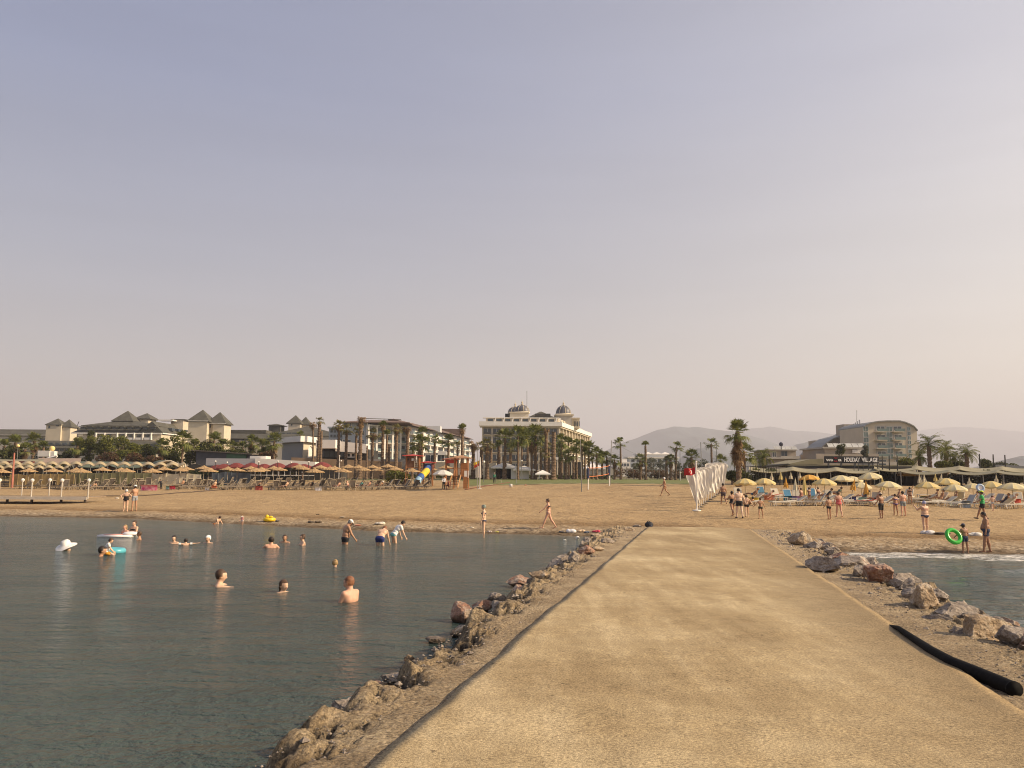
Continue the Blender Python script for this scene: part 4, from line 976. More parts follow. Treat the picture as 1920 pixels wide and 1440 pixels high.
scr(range(120, 300, 15), 108, 1.9, mat('olive_screen', (.20,.19,.10), .9, .15, 1), 'olive green windbreak screen behind the reclined grey loungers')
scr(range(286, 390, 13), 109, 1.7, mat('white_screen', (.62,.56,.42), .9, .1, 1), 'pale windbreak screen right of the pink towel')
scr(range(398, 480, 12), 112, 1.8, mat('blue_screen', (.10,.12,.14), .9, .2, 1), 'dark blue grey glass windbreak before the red parasols')
CR = 'shade sails of the right beach restaurant'
sheet('shade_canopy', 'sagging olive shade sail left of the signboard, front strip', M_can, 1405, 1650, 882.5, 876, 100, 108, 3, .18, 8, CR, n_=80, sag=True)
sheet('shade_canopy', 'long olive shade sail right of the signboard, upper strip', M_can, 1640, 1960, 881, 874, 103, 112, 4, .18, 8, CR, n_=90, sag=True)
sheet('shade_canopy', 'lower grey green shade sail over the right snack bar', mat('grey_green_canvas', (.17,.16,.11), .85), 1690, 1960, 886, 882, 99, 103, 3, .18, 7, CR, n_=80, sag=True)
sheet('shade_canopy', 'dark pointed tent roof at the right border behind the poles', M_dark, 1868, 1990, 878, 873, 118, 124, 1, .2, 3, CR)
b = Bld('snack_bar', 'grey panelled snack bar hut under the right shade sail', 1745, 106, 'hut')
b.mass('wall', M_taupe, 1726, 1776, 887, 106, 3); b.mass('awning', mat('yellow_awning', (.55,.33,.08)), 1693, 1726, 888, 104, 1.5, 893)
b.mass('dark_side', M_dark, 1650, 1726, 889, 108, 2)
# fences
def fence(label, px0, px1, Y, h, step, mt, rad=.03):
    x0, x1 = X_(px0, Y), X_(px1, Y); L0 = Vector((x0, Y, tz(x0, Y))); root = thing('metal_fence', label, 'fence', L0); q = MB(); x = x0
    while x < x1: g = tz(x, Y); q.tube([Vector((x, Y, g))-L0, Vector((x, Y, g+h))-L0], rad, 4); x += step
    q.build('bars', mt, root); q = MB()
    for k in (.1, h-.1): q.tube([Vector((x0, Y, tz(x0, Y)+k))-L0, Vector((x1, Y, tz(x1, Y)+k))-L0], rad*1.2, 4)
    q.build('rail', mt, root)
fence('tall dark metal fence beside the shrubs right of the white flags', 1398, 1462, 96, 2.4, .32, M_dark)
fence('thin wire fence along the far side of the lawn', 1150, 1300, 165, 2.2, 1.4, M_metal, .03)
fence('low dark fence behind the yellow parasols on the right beach', 1700, 1990, 100, 1.3, .9, M_dark, .04)
# far mountains
def ridge(name, label, pts, Y, depth, mt, seed):
    pxs = np.array([p[0] for p in pts], float); pys = np.array([p[1] for p in pts], float)
    u = np.linspace(pxs[0], pxs[-1], 220); top = np.interp(u, pxs, pys)-1.0*fbm(u/14.0, u*0+seed, 0, 4)
    vv = np.linspace(0, 1, 26); Vx = []
    x0 = np.array([X_(a, Y) for a in u]); zt = np.array([Z_(a, c_, Y) for a, c_ in zip(u, top)])
    for v_ in vv:
        f_ = v_*2 if v_ < .5 else 2-2*v_
        prof = f_**1.15
        z = 2+(zt-2)*prof; z = z+(zt-2)*.16*fbm(x0/240., x0*0+v_*9+seed, 0, 4)*np.sin(PI*f_)**1
        Vx.append(np.stack([x0+depth*.1*fbm(x0/500., x0*0+v_*3, seed, 2)*(1-f_), np.full_like(x0, Y+depth*(v_-.5)), z-3*(v_ in (0, 1))], -1))
    me = npmesh(name, np.concatenate(Vx), grid_faces(26, 220), mt)
    tag(place(name, me), label, kind='structure')
HM1 = mat('hill_scrub', (.055,.075,.07), .95, .3, .004); 
ridge('mountain', 'hazy mountain behind the thin palms', [(1060,893),(1110,866),(1135,845),(1165,828),(1200,816),(1232,802),(1262,796.5),(1290,798),(1310,797),(1330,801),(1372,805),(1400,812),(1470,835),(1540,870),(1590,893)], 5200, 2600, HM1, 3)
ridge('mountain', 'paler mountain ridge behind the shaggy palm', [(1290,893),(1340,830),(1380,806),(1410,799),(1430,798),(1443,795.5),(1465,800),(1490,805),(1530,807),(1560,810),(1610,818),(1700,840),(1800,893)], 7600, 3000, HM1, 9)
ridge('hill', 'low nearer hill behind the thin poles right of the lawn', [(1250,893),(1278,862),(1292,846),(1306,838.5),(1320,838),(1342,846),(1365,858),(1395,872),(1440,893)], 3000, 1500, HM1, 5)
ridge('hill', 'low hill left of the rounded hotel', [(1440,893),(1462,862),(1480,842),(1500,830),(1530,822),(1560,818),(1600,822),(1700,893)], 3600, 1700, HM1, 7)
ridge('mountain', 'very faint mountain beyond the rounded hotel', [(1660,893),(1700,812),(1730,803),(1790,797),(1850,800),(1920,806),(2000,812),(2100,893)], 9800, 3800, HM1, 11)
ridge('hill', 'small grey hill at the right border', [(1840,893),(1868,879),(1885,868),(1905,858),(1925,852),(1960,850),(2020,893)], 2600, 1200, HM1, 13)
ridge('hill', 'faint low hill left of the thin palms', [(1000,893),(1060,884),(1100,882),(1140,880),(1200,893)], 3300, 1200, HM1, 15)
# ================================================================== vegetation
def leafmat(name, c1, c2, c3):
    global n
    m = bpy.data.materials.new(name); m.use_nodes = True; n = m.node_tree; b = n.nodes['Principled BSDF']
    G = N('NewGeometry'); r_ = G.outputs['Random Per Island']; t = noise(.7, 3, G.outputs['Position'])
    L(ramp(mathn('ADD', mathn('MULTIPLY', r_, .6), mathn('MULTIPLY', t, .5)), [(.2, c1), (.55, c2), (.85, c3)]), b.inputs['Base Color'])
    b.inputs['Roughness'].default_value = .6; b.inputs['Specular IOR Level'].default_value = .25
    tr = N('BsdfTranslucent'); L(ramp(r_, [(0, c2), (1, c3)]), tr.inputs[0]); mx = N('MixShader'); mx.inputs[0].default_value = .3
    L(b.outputs[0], mx.inputs[1]); L(tr.outputs[0], mx.inputs[2]); L(mx.outputs[0], n.nodes['Material Output'].inputs[0])
    return m
LF_palm = leafmat('palm_leaf', (.055,.075,.018), (.12,.145,.035), (.24,.23,.06)); LF_dry = leafmat('dry_frond', (.10,.055,.025), (.20,.12,.055), (.33,.22,.10))
LF_yel = leafmat('yellowing_frond', (.09,.09,.03), (.17,.16,.05), (.28,.23,.09))
LF_tree = leafmat('tree_leaf', (.05,.065,.014), (.12,.135,.028), (.22,.21,.05)); LF_dark = leafmat('dark_leaf', (.025,.035,.012), (.06,.07,.02), (.11,.115,.03)); LF_red = leafmat('reddish_leaf', (.06,.035,.02), (.13,.06,.035), (.10,.10,.04))
LF_grey = leafmat('grey_leaf', (.04,.05,.03), (.08,.09,.055), (.13,.13,.08))
M_bark = mat('palm_trunk_bark', (.17,.115,.075), .9, .35, 5, bump=.8, bscale=10, bdist=.06, obj=True, squash=(1,1,2.5)); M_bark2 = mat('grey_bark', (.20,.16,.12), .9, .3, 4, bump=.6, bscale=8, bdist=.05)
def fan(mb, c, az, el, Lp, fl, r, nl=11, droop=.35, wid=.05):
    """one fan palm frond: a stalk and a hand of narrow folded leaflets"""
    d = Vector((math.cos(az)*math.cos(el), math.sin(az)*math.cos(el), math.sin(el))); side = Vector((-math.sin(az), math.cos(az), 0)); up = side.cross(d)*-1
    if up.z < 0: up = -up
    e = c+d*Lp+Vector((0,0,-droop*Lp*.25)); s = .018
    mb.add([c-side*s, c+side*s, e+side*s, e-side*s], [(0,1,2,3)])
    for k in range(nl):
        a = (k/(nl-1)-.5)*R(165)+r.uniform(-.08, .08); q = d*math.cos(a)+side*math.sin(a)+up*.08
        ln = fl*(1-.25*abs(a)/1.4)*r.uniform(.85, 1.1); w = q.cross(up).normalized()*wid
        m_ = e+q*ln*.55+up*.02; t = e+q*ln+Vector((0,0,-droop*ln*r.uniform(.5, 1.3)))
        mb.add([e, m_-w, t, m_+w], [(0,1,2,3)])
def pinnate(mb, c, az, el, Ln, r, nl=16, droop=1.0, ll=.5):
    p = Vector(c); prev = p.copy(); pts = []
    for i in range(nl+1):
        t = i/nl; e = el-droop*t**1.4*1.6; step = Ln/nl
        d = Vector((math.cos(az)*math.cos(e), math.sin(az)*math.cos(e), math.sin(e))); p = p+d*step; pts.append((p.copy(), d))
    side = Vector((-math.sin(az), math.cos(az), 0))
    for i, (p, d) in enumerate(pts):
        t = i/nl; ln = ll*(math.sin(PI*min(1, t*.85+.12)))**.7
        for sg in (-1, 1):
            q = (side*sg*.85+d*.6+Vector((0,0,-.35+r.uniform(-.1,.25)))).normalized(); w = d*.035
            mb.add([p-w, p+q*ln*.5-w*.7+Vector((0,0,.02)), p+q*ln+Vector((0,0,-.08)), p+w], [(0,1,2,3)])
        if i: a, b_ = pts[i-1][0], p; mb.add([a-side*.02, a+side*.02, b_+side*.015, b_-side*.015], [(0,1,2,3)])
def trunk_mesh(h, r0, r1, seed, shaggy=.25, lean=0., name='trunk', mt=None, flare=1.3):
    r = random.Random(seed); n_ = 10; m_ = max(10, int(h*4)); vs = []; az = r.uniform(0, 6)
    for i in range(m_+1):
        t = i/m_; rr = (r0+(r1-r0)*t)*(1+(flare-1)*max(0, 1-t*8)); cx = lean*h*t*t
        for k in range(n_):
            a = 2*PI*k/n_+i*.3; q = rr*(1+shaggy*(r.random()-.35)+(.10 if (i % 2) else -.06)); vs.append((cx*math.cos(az)+q*math.cos(a), cx*math.sin(az)+q*math.sin(a), h*t))
    fs = [(i*n_+k, i*n_+(k+1) % n_, (i+1)*n_+(k+1) % n_, (i+1)*n_+k) for i in range(m_) for k in range(n_)]+[tuple(m_*n_+k for k in range(n_))]
    mb = MB(); mb.add(vs, fs); return mb.mesh(name, mt or M_bark), Vector((lean*h*math.cos(az), lean*h*math.sin(az), h))
def crown_mesh(kind, seed):
    r = random.Random(seed); mb = MB(); o = Vector((0,0,0))
    if kind == 'full':
        for i in range(40):
            el = R(r.uniform(-35, 80)); fan(mb, o+Vector((0,0,r.uniform(-.3,.1))), r.uniform(0, 2*PI), el, r.uniform(.75, 1.1), r.uniform(.75, 1.05), r, 13, .25+.4*(el < 0), .055)
    elif kind == 'tuft':             # newly planted palm, fronds tied upright
        for i in range(26):
            el = R(r.uniform(20, 88)); fan(mb, o, r.uniform(0, 2*PI), el, r.uniform(.45, .75), r.uniform(.6, .85), r, 11, .3, .05)
    elif kind == 'sparse':
        for i in range(22):
            el = R(r.uniform(-25, 80)); fan(mb, o, r.uniform(0, 2*PI), el, r.uniform(.6, 1.1), r.uniform(.6, .95), r, 11, .5, .055)
    elif kind == 'wind':             # blown towards one side
        for i in range(26):
            az = r.gauss(PI, .9) if r.random() < .6 else r.uniform(0, 2*PI); el = R(r.uniform(-30, 80)); fan(mb, o, az, el, r.uniform(.6, 1.1), r.uniform(.6, .95), r, 11, .5, .055)
    elif kind == 'dead':
        for i in range(26):
            el = R(r.uniform(-80, 50)); fan(mb, o, r.uniform(0, 2*PI), el, r.uniform(.3, .6), r.uniform(.5, .8), r, 8, .8, .05)
    elif kind == 'skirt':
        for i in range(34):
            fan(mb, o+Vector((0,0,-r.uniform(.1, 1.1))), r.uniform(0, 2*PI), R(r.uniform(-85, -45)), r.uniform(.4, .8), r.uniform(.5, .8), r, 8, .5, .05)
    elif kind == 'feather':
        for i in range(46):
            pinnate(mb, o, r.uniform(0, 2*PI), R(r.uniform(-25, 85)), r.uniform(2.2, 3.0), r, 15, r.uniform(.7, 1.1), .6)
    return mb
CROWN = {}
for kd, lm in (('full', LF_palm), ('tuft', LF_palm), ('sparse', LF_yel), ('wind', LF_palm), ('dead', LF_dry), ('skirt', LF_dry), ('feather', LF_palm)):
    CROWN[kd] = [crown_mesh(kd, 31+7*i+len(kd)).mesh('crown', lm) for i in range(3)]
PG = {'a': 'palms behind the left beach', 'b': 'newly planted palms before the balcony hotel', 'c': 'palm row before the domed hotel', 'd': 'thin palms along the lawn', 'e': 'palms of the right beach'}
def palm(px, pyc, Y, kind, label=None, grp='c', pyb=None, tr=.24, cs=1.0, lean=0., skirt=False, dead=False, key=None):
    x = X_(px, Y); g = tz(x, Y); zc = Z_(px, pyc, Y); h = zc-g; r = random.Random(int(px*7+pyc))
    t = thing('palm_tree', label, 'palm', (x, Y, g-.05), 0, PG[grp]); me, top = trunk_mesh(h, tr*1.15, tr*.85, int(px), .35 if tr > .2 else .2, lean)
    place('trunk', me, t)
    if kind: place('crown', r.choice(CROWN[kind]), t, top, r.uniform(0, 6), cs)
    if skirt: place('dead_fronds', r.choice(CROWN['skirt']), t, top, r.uniform(0, 6), cs*.9)
    if dead: place('dead_fronds', r.choice(CROWN['dead']), t, top, r.uniform(0, 6), cs*.8)
    if key: note(key, px, t)
    return t
# px, py of the crown's heart, distance, crown kind, trunk radius, crown scale
for px, py, Y, kd, tr, cs, sk in ((25,829,158,'full',.3,1.15,1),(60,826,156,'full',.3,1.25,1),(44,842,150,'full',.28,1.0,1),(4,836,160,'full',.3,1.1,1),(142,835,156,'full',.3,1.2,1),(78,838,152,'tuft',.28,1.2,0),(300,836,152,'full',.3,1.2,1),(398,825,158,'full',.28,1.25,0),(416,836,160,'full',.28,1.1,1),(434,837,156,'full',.26,1.05,0),(452,838,160,'tuft',.26,1.2,1),(470,827,158,'full',.26,1.15,1),(490,836,160,'full',.26,1.1,0),(560,815,175,'full',.2,.8,0)):
    palm(px, py, Y, kd, None, 'a', tr=tr, cs=cs, skirt=bool(sk), key='palm_a')
palm(340, 823, 140, 'full', 'tall palm with a thin pale trunk standing at the dark shed', 'a', tr=.18, cs=1.3)
palm(512, 826, 146, 'full', 'dark green palm standing directly left of the white pavilion', 'a', tr=.2, cs=1.2, skirt=True)
palm(596, 790, 150, 'sparse', 'tall palm with a rust brown trunk and tiny crown by the white pavilion', 'b', tr=.34, cs=.75)
palm(586, 795, 158, 'dead', 'leaning grey palm with dead fronds behind the tall rust brown one', 'b', tr=.16, cs=.9, lean=.05)
palm(600, 808, 148, None, 'bare headless palm trunk beside the tall rust brown palm', 'b', tr=.24)
for px, py, kd, tr, cs, dd in ((633,799,'sparse',.30,.85,1),(647.5,806,'sparse',.32,.8,0),(666,811,'sparse',.26,.7,0),(697,815,'sparse',.3,.9,1),(716,798,'tuft',.34,.8,1),(724,815,'tuft',.26,.8,0),(742,805,'sparse',.34,.7,1),(763,803,'dead',.34,.7,0),(773,838,'sparse',.24,.75,0),(728,833,None,.36,1,0),(687,835,None,.22,1,0),(814,827,'wind',.28,.9,0),(840,826,'full',.28,.75,0),(866,805,'tuft',.32,.85,1),(857,836,'sparse',.22,.7,0)):
    palm(px, py, 150+rnd.uniform(-5, 8), kd, None, 'b', tr=tr*.85, cs=cs*1.3, dead=bool(dd), key='palm_b')
palm(674, 784, 150, 'dead', 'tallest palm before the balcony hotel, with a drooping brown crown', 'b', tr=.34, cs=1.0, skirt=True)
palm(785, 829, 150, 'full', 'dark green double palm beside the play tower, left trunk', 'b', tr=.24, cs=1.3)
palm(790, 812, 152, 'full', 'dark green double palm beside the play tower, right trunk', 'b', tr=.28, cs=1.0)
for px, py, kd, tr, cs, sk in ((887,832,'dead',.40,1.1,0),(902,838,'sparse',.36,.9,0),(913,832,'sparse',.38,.9,1),(920,838,'sparse',.34,.75,0),(935,835,'tuft',.36,.95,0),(957,842,'sparse',.34,.9,0),(978,824,'full',.22,1.0,0),(989,819,'full',.24,1.2,0),(997,828,'wind',.2,1.0,1),(1014,840,'sparse',.30,.9,0),(1028,838,'sparse',.36,.8,0),(1053,826,'full',.26,1.05,0),(1049,842,'full',.28,1.1,0),(1066,831,'tuft',.24,1.1,0),(1081,833,'full',.26,.85,0),(1075,850,'full',.24,.9,0),(1091,836,'full',.26,.9,0),(1097,846,'tuft',.22,1.0,0),(1104,840,'full',.26,.95,0),(1119,850,'full',.24,.95,0),(1111,860,'sparse',.2,.8,0),(1129,858,'full',.24,.85,0),(1138,857,'full',.22,.85,0),(1022,852,'sparse',.3,.85,0),(1061,855,'full',.26,.8,0),(945,855,None,.34,1,0)):
    palm(px, py, 150+rnd.uniform(-6, 10), kd, None, 'c', tr=tr*.85, cs=cs*1.12, skirt=bool(sk), key='palm_c')
palm(947, 820, 148, 'full', 'bushy green palm left of centre in the row before the domed hotel', 'c', tr=.24, cs=1.45)
palm(971, 817, 144, 'full', 'bright green palm with a slender straight trunk before the domed hotel', 'c', tr=.2, cs=1.4)
palm(1004, 815, 148, 'full', 'fullest green palm in the middle of the row before the domed hotel', 'c', tr=.28, cs=1.5)
palm(1024, 807, 146, 'dead', 'tall palm with a thick trunk and a small brown cap of dead fronds', 'c', tr=.3, cs=.8)
palm(1038, 809, 144, None, 'thick dark palm trunk without any crown at the hotel corner', 'c', tr=.40)
for px, py, kd, tr, cs, lb in ((1164,832,'wind',.18,1.1,'thin two tiered palm standing right of the volleyball net'),(1152.5,862,'full',.2,.85,'short palm next to the thin two tiered palm'),(1211,835,'tuft',.22,.9,'straight thin palm in front of the distant white hotel'),(1201,862,'full',.24,.9,'short palm before the left end of the distant white hotel'),(1250,863,'tuft',.24,.8,'short palm, left one of a pair right of the distant white hotel'),(1258,862,'full',.24,.8,'short palm, right one of a pair right of the distant white hotel'),(1267,838,'wind',.2,1.0,'leaning thin palm with a ragged crown over the white flags'),(1297,857,'full',.3,1.15,'dense low palm left of the Turkish flag pole'),(1335,832,'wind',.2,1.05,'thin palm with a tattered crown behind the white flags'),(1352,863,'full',.25,1.0,'short green palm half hidden by the white flags')):
    palm(px, py, 150, kd, lb, 'd', tr=tr, cs=cs, lean=.04 if 'lean' in lb else 0, skirt=kd == 'full')
place('crown', CROWN['full'][1], bpy.data.objects['palm_tree'].parent) if False else None
t = palm(1385, 808, 92, 'full', 'tall shaggy palm with a thick trunk between the flags and the villa', 'e', tr=.27, cs=1.0, skirt=True)
for k, (dz, cs) in enumerate(((-1.0, 1.2), (-1.9, 1.05))): place('dead_fronds', CROWN['skirt'][k], t, (0, 0, Z_(1385, 808, 92)-tz(X_(1385, 92), 92)+dz), k*2, cs)
palm(1396, 848, 100, 'full', 'small palm growing close behind the tall shaggy palm', 'e', tr=.2, cs=1.1)
for px, py, Y, cs, lb in ((1433,858,112,.75,'round dark feather palm left of the villa with the roof tank'),(1745,835,120,1.05,'large feather palm, tallest of the clump beside the rounded hotel'),(1776,846,124,.95,'feather palm, second tallest of the clump beside the rounded hotel'),(1726,856,126,.75,'short feather palm at the left end of the clump by the rounded hotel'),(1790,858,122,.7,'low feather palm between the big clump and the lone one'),(1815,850,118,.8,'lone feather palm near the right border')):
    palm(px, py, Y, 'feather', lb, 'e', tr=.3, cs=cs)
# broadleaf trees: limbs and leaf clumps
def tree(px, pyt, pyb, wpx, Y, lm, label, nleaf=2600, ls=.30, seed=1, cat='tree', name='tree', grp=None, key=None):
    r = np.random.RandomState(seed); x = X_(px, Y); g = tz(x, Y); H_ = Z_(px, pyt, Y)-g; Rr = wpx/2*Y/F; zb = max(.4, Z_(px, pyb, Y)-g)
    t = thing(name, label, cat, (x, Y, g), 0, grp)
    q = MB(); rr = random.Random(seed); th = H_*.5
    q.tube([(0,0,-.2), (.1,0,th*.5), (0,.1,th)], [.2, .16, .12], 7)
    nc = 16; cl = []
    for i in range(nc):
        a = rr.uniform(0, 2*PI); k = rr.random()**.5; cz = rr.uniform(zb+.2*H_*.3, H_*.93); sh = math.sqrt(max(.06, 1-((cz-zb-(H_-zb)*.4)/((H_-zb)*.68))**2))
        c = Vector((Rr*.72*k*sh*math.cos(a), Rr*.6*k*sh*math.sin(a), cz)); cl.append((c, rr.uniform(.28, .5)*Rr*.8+.25)); q.tube([(0,.05,th*.6), c*.6+Vector((0,0,th*.25)), c], [.09, .06, .03], 5)
    q.build('trunk', M_bark2, t)
    per = nleaf//nc; Vl = []
    for c, cr in cl:
        d = r.normal(size=(per, 3)); d /= np.linalg.norm(d, axis=1)[:, None]; rad = cr*(.55+.5*r.rand(per)**.6); p = np.array(c)+d*rad[:, None]*np.array([1, 1, .75])
        p[:, 2] = np.clip(p[:, 2], zb*.7, None)
        a = r.normal(size=(per, 3))+d*.6; a /= np.linalg.norm(a, axis=1)[:, None]; b_ = np.cross(a, r.normal(size=(per, 3))); b_ /= np.linalg.norm(b_, axis=1)[:, None]
        s = (ls*(.6+.8*r.rand(per)))[:, None]; Vl.append(np.stack([p-a*s*.5, p+b_*s*.32, p+a*s*.5, p-b_*s*.32], 1))
    V = np.concatenate(Vl).reshape(-1, 3); me = npmesh('crown', V, np.arange(len(V)).reshape(-1, 4), lm, smooth=False); place('crown', me, t)
    if key: note(key, px, t)
    return t
TL = [(165,817,868,40,158,LF_tree,'rounded bright green tree, left one of the group before the dormer roof'),(192,815,868,48,156,LF_tree,'tallest bright green tree before the mansard hotel wing'),(222,818,868,44,158,LF_tree,'bright green tree right of the tallest one before the mansard wing'),(248,828,870,40,160,LF_tree,'lower green tree under the white balconies'),(275,832,872,36,156,LF_dark,'dark green tree under the right end of the white balconies'),(318,816,870,44,154,LF_tree,'broad green tree left of the pale trunked palm'),(355,818,872,40,152,LF_tree,'broad green tree right of the pale trunked palm'),(376,826,872,30,156,LF_dark,'dark tree beneath the cream double tower'),(165,803,824,10,175,LF_dark,'small dark cypress in front of the dormer roof'),
 (15,838,875,50,150,LF_dark,'dark shrubby tree at the left border under the palms'),(85,842,876,46,154,LF_dark,'low dark tree behind the yellow ball lamp'),(118,846,876,40,156,LF_dark,'low tree left of the bright tree group'),(205,850,878,50,148,LF_red,'brownish hedge bush under the bright tree group'),(250,853,878,50,147,LF_red,'brownish hedge bush under the white balconies'),(290,856,878,36,147,LF_red,'brownish bush left of the pale trunked palm'),(400,836,862,36,158,LF_dark,'dark low tree above the shed roof'),(455,843,866,60,156,LF_dark,'dark low tree over the green shed wall'),(500,848,868,40,154,LF_red,'brownish bush left of the white pavilion'),(500,838,866,30,158,LF_dark,'dark tree close to the left side of the white pavilion')]
for i, (px, pt, pb, w_, Y, lm, lb) in enumerate(TL): tree(px, pt, pb, w_, Y, lm, lb, 2600 if w_ > 20 else 700, .34 if w_ > 20 else .25, i+3, grp='trees and bushes behind the left beach')
TM = [(1222,858,895,24,230,LF_grey,'dark rounded tree before the distant white hotel, left of centre'),(1239,863,895,22,225,LF_grey,'dark rounded tree before the right end of the distant white hotel'),(1188,868,896,26,220,LF_grey,'low grey green tree behind the short palm by the distant hotel'),(1284,868,896,16,215,LF_grey,'pointed dark tree left of the dense low palm'),(1325,862,896,26,210,LF_grey,'brownish tree behind the white flags'),(1312,868,896,20,215,LF_grey,'low dark tree just left of the thin tattered palm'),(1272,864,890,12,240,LF_grey,'small dark tree behind the leaning thin palm'),(1150,878,897,40,190,LF_red,'low reddish bush behind the volleyball net'),(1188,884,898,50,168,LF_red,'low reddish hedge bush at the back of the lawn, first stretch'),(1232,885,898,46,168,LF_red,'low reddish hedge bush at the back of the lawn, second stretch'),(1274,886,898,44,168,LF_red,'low reddish hedge bush at the back of the lawn, third stretch'),(1392,880,903,26,98,LF_dark,'dark shrub at the foot of the tall shaggy palm'),(1372,884,904,20,100,LF_dark,'small shrub between the white flags and the shaggy palm'),(1420,880,904,30,104,LF_tree,'green shrub behind the dark metal fence'),(1446,882,904,26,104,LF_dark,'dark shrub at the right end of the metal fence'),
 (1578,826,856,16,170,LF_dark,'narrow dark tree standing before the villa with tilted panels'),(1624,832,862,12,176,LF_grey,'slim tree between the wide villa and the rounded hotel'),(1700,860,874,28,125,LF_tree,'light green bush left of the feather palm clump'),(1770,866,876,30,118,LF_tree,'yellow green bush under the feather palm clump'),(1800,866,878,24,120,LF_dark,'dark bush right of the feather palm clump'),(1850,862,880,22,135,LF_dark,'dark tree between the first two bare poles at the right'),(1875,868,882,30,140,LF_grey,'grey green tree behind the bare poles at the right'),(1905,872,888,40,130,LF_dark,'dark tree under the pointed tent at the right border'),
 (1800,886,910,50,110,LF_dark,'dark undergrowth bush behind the parasols, right of the snack bar'),(1850,888,912,50,108,LF_dark,'dark bush behind the man in green'),(1900,890,914,50,108,LF_dark,'dark bush at the right border behind the parasols'),(1660,884,908,30,108,LF_dark,'dark bush between the restaurant posts and the snack bar'),(735,884,906,40,116,LF_tree,'light green shrub behind the straw parasols near the play tower'),(756,888,907,24,110,LF_tree,'small shrub directly left of the blue slide')]
for i, (px, pt, pb, w_, Y, lm, lb) in enumerate(TM): tree(px, pt, pb, w_, Y, lm, lb, 1500, .28, i+43, grp='trees and bushes behind the middle and right beach')
# lawn and distant scrub
def strip(name, label, pts_f, pts_b, mt, nx=90, ny=14, lift=.03, kind='structure'):
    V = []
    for j in range(ny+1):
        for i in range(nx+1):
            a = Vector(pts_f[0]).lerp(Vector(pts_f[1]), i/nx); c = Vector(pts_b[0]).lerp(Vector(pts_b[1]), i/nx); p = a.lerp(c, j/ny); V.append((p.x, p.y))
    V = np.array(V); z = terr(V[:, 0], V[:, 1])+lift; me = npmesh(name, np.concatenate([V, z[:, None]], 1), grid_faces(ny+1, nx+1), mt); return tag(place(name, me), label, kind=kind)
ML = mat('lawn_grass', (.10,.125,.03), .9, .2, .5, bump=.5, bscale=5, bdist=.05, col2=(.17,.17,.05)); strip('lawn', 'mown green lawn in front of the palm row', ((X_(880,104),104),(X_(1345,99),99)), ((X_(860,163),163),(X_(1345,163),163)), ML)
strip('lawn_kerb', 'pale kerb strip along the sandy edge of the lawn', ((X_(940,103.2),103.2),(X_(1300,98.4),98.4)), ((X_(940,103.8),103.8),(X_(1300,99),99)), mat('pale_kerb', (.5,.42,.28)), lift=.06)
strip('garden_path', 'pale path leading past the play tower to the garden', ((X_(860,98),98),(X_(925,106),106)), ((X_(860,98.8),98.8),(X_(925,107),107)), mat('pale_kerb', (.5,.42,.28)), lift=.05)
def mass(name, label, px0, px1, pyt, Y, depth, lm, nl, ls, seed):
    r = np.random.RandomState(seed); x0, x1 = X_(px0, Y), X_(px1, Y); u = r.rand(nl); X0 = x0+(x1-x0)*u; Y0 = Y+depth*r.rand(nl); g = terr(X0, Y0); top = Z_((px0+px1)/2, pyt, Y)-g
    hh = top*(.75+.35*fbm(X0/9, Y0/9, seed, 3)); p = np.stack([X0, Y0, g+hh*r.rand(nl)**.45], 1)
    a = r.normal(size=(nl, 3)); a /= np.linalg.norm(a, axis=1)[:, None]; b_ = np.cross(a, r.normal(size=(nl, 3))); b_ /= np.linalg.norm(b_, axis=1)[:, None]; s = (ls*(.6+.8*r.rand(nl)))[:, None]
    V = np.stack([p-a*s*.5, p+b_*s*.35, p+a*s*.5, p-b_*s*.35], 1).reshape(-1, 3); me = npmesh(name, V, np.arange(len(V)).reshape(-1, 4), lm, smooth=False); return tag(place(name, me), label, kind='stuff')
mass('treeline', 'far off trees along the foot of the mountains', 1100, 2100, 884, 480, 60, LF_grey, 26000, 1.1, 5)
mass('undergrowth', 'low undergrowth filling the ground behind the left beach', -60, 560, 872, 140, 25, LF_dark, 22000, .5, 6)
mass('hedge_growth', 'tangled low growth between the palm trunks before the hotels', 600, 1150, 889, 164, 10, LF_dark, 12000, .4, 7)
# ================================================================== beach furniture
def gz(px, Y): x = X_(px, Y); return Vector((x, Y, tz(x, Y)))
M_straw = mat('straw_thatch', (.27,.165,.075), .95, .3, 5, col2=(.46,.32,.165), bump=.8, bscale=22, bdist=.04, squash=(1,1,.4)); M_pole = mat('grey_pole', (.30,.25,.19), .8, .2, 3)
def thatch(seed):
    r = random.Random(seed); mb = MB(); n_ = 40; pr = [(0.02,.56),(.08,.48),(.30,.33),(.62,.18),(.9,.06),(1.06,-.03),(1.10,-.10),(1.0,-.06),(.6,.08),(.03,.40)]; vs = []
    for i, (ra, z) in enumerate(pr):
        for k in range(n_):
            t = 2*PI*k/n_; j = r.uniform(-.04, .04) if 4 <= i <= 7 else r.uniform(-.012, .012); vs.append((ra*(1+j)*math.cos(t), ra*(1+j)*math.sin(t), z+j*.9))
    mb.add(vs, [(i*n_+k, i*n_+(k+1) % n_, (i+1)*n_+(k+1) % n_, (i+1)*n_+k) for i in range(len(pr)-1) for k in range(n_)])
    mb.v = [(x*1.05, y*1.05, .56-(.56-z)*.86) for x, y, z in mb.v]; return mb.mesh('thatch', M_straw)
TH = [thatch(i) for i in range(4)]
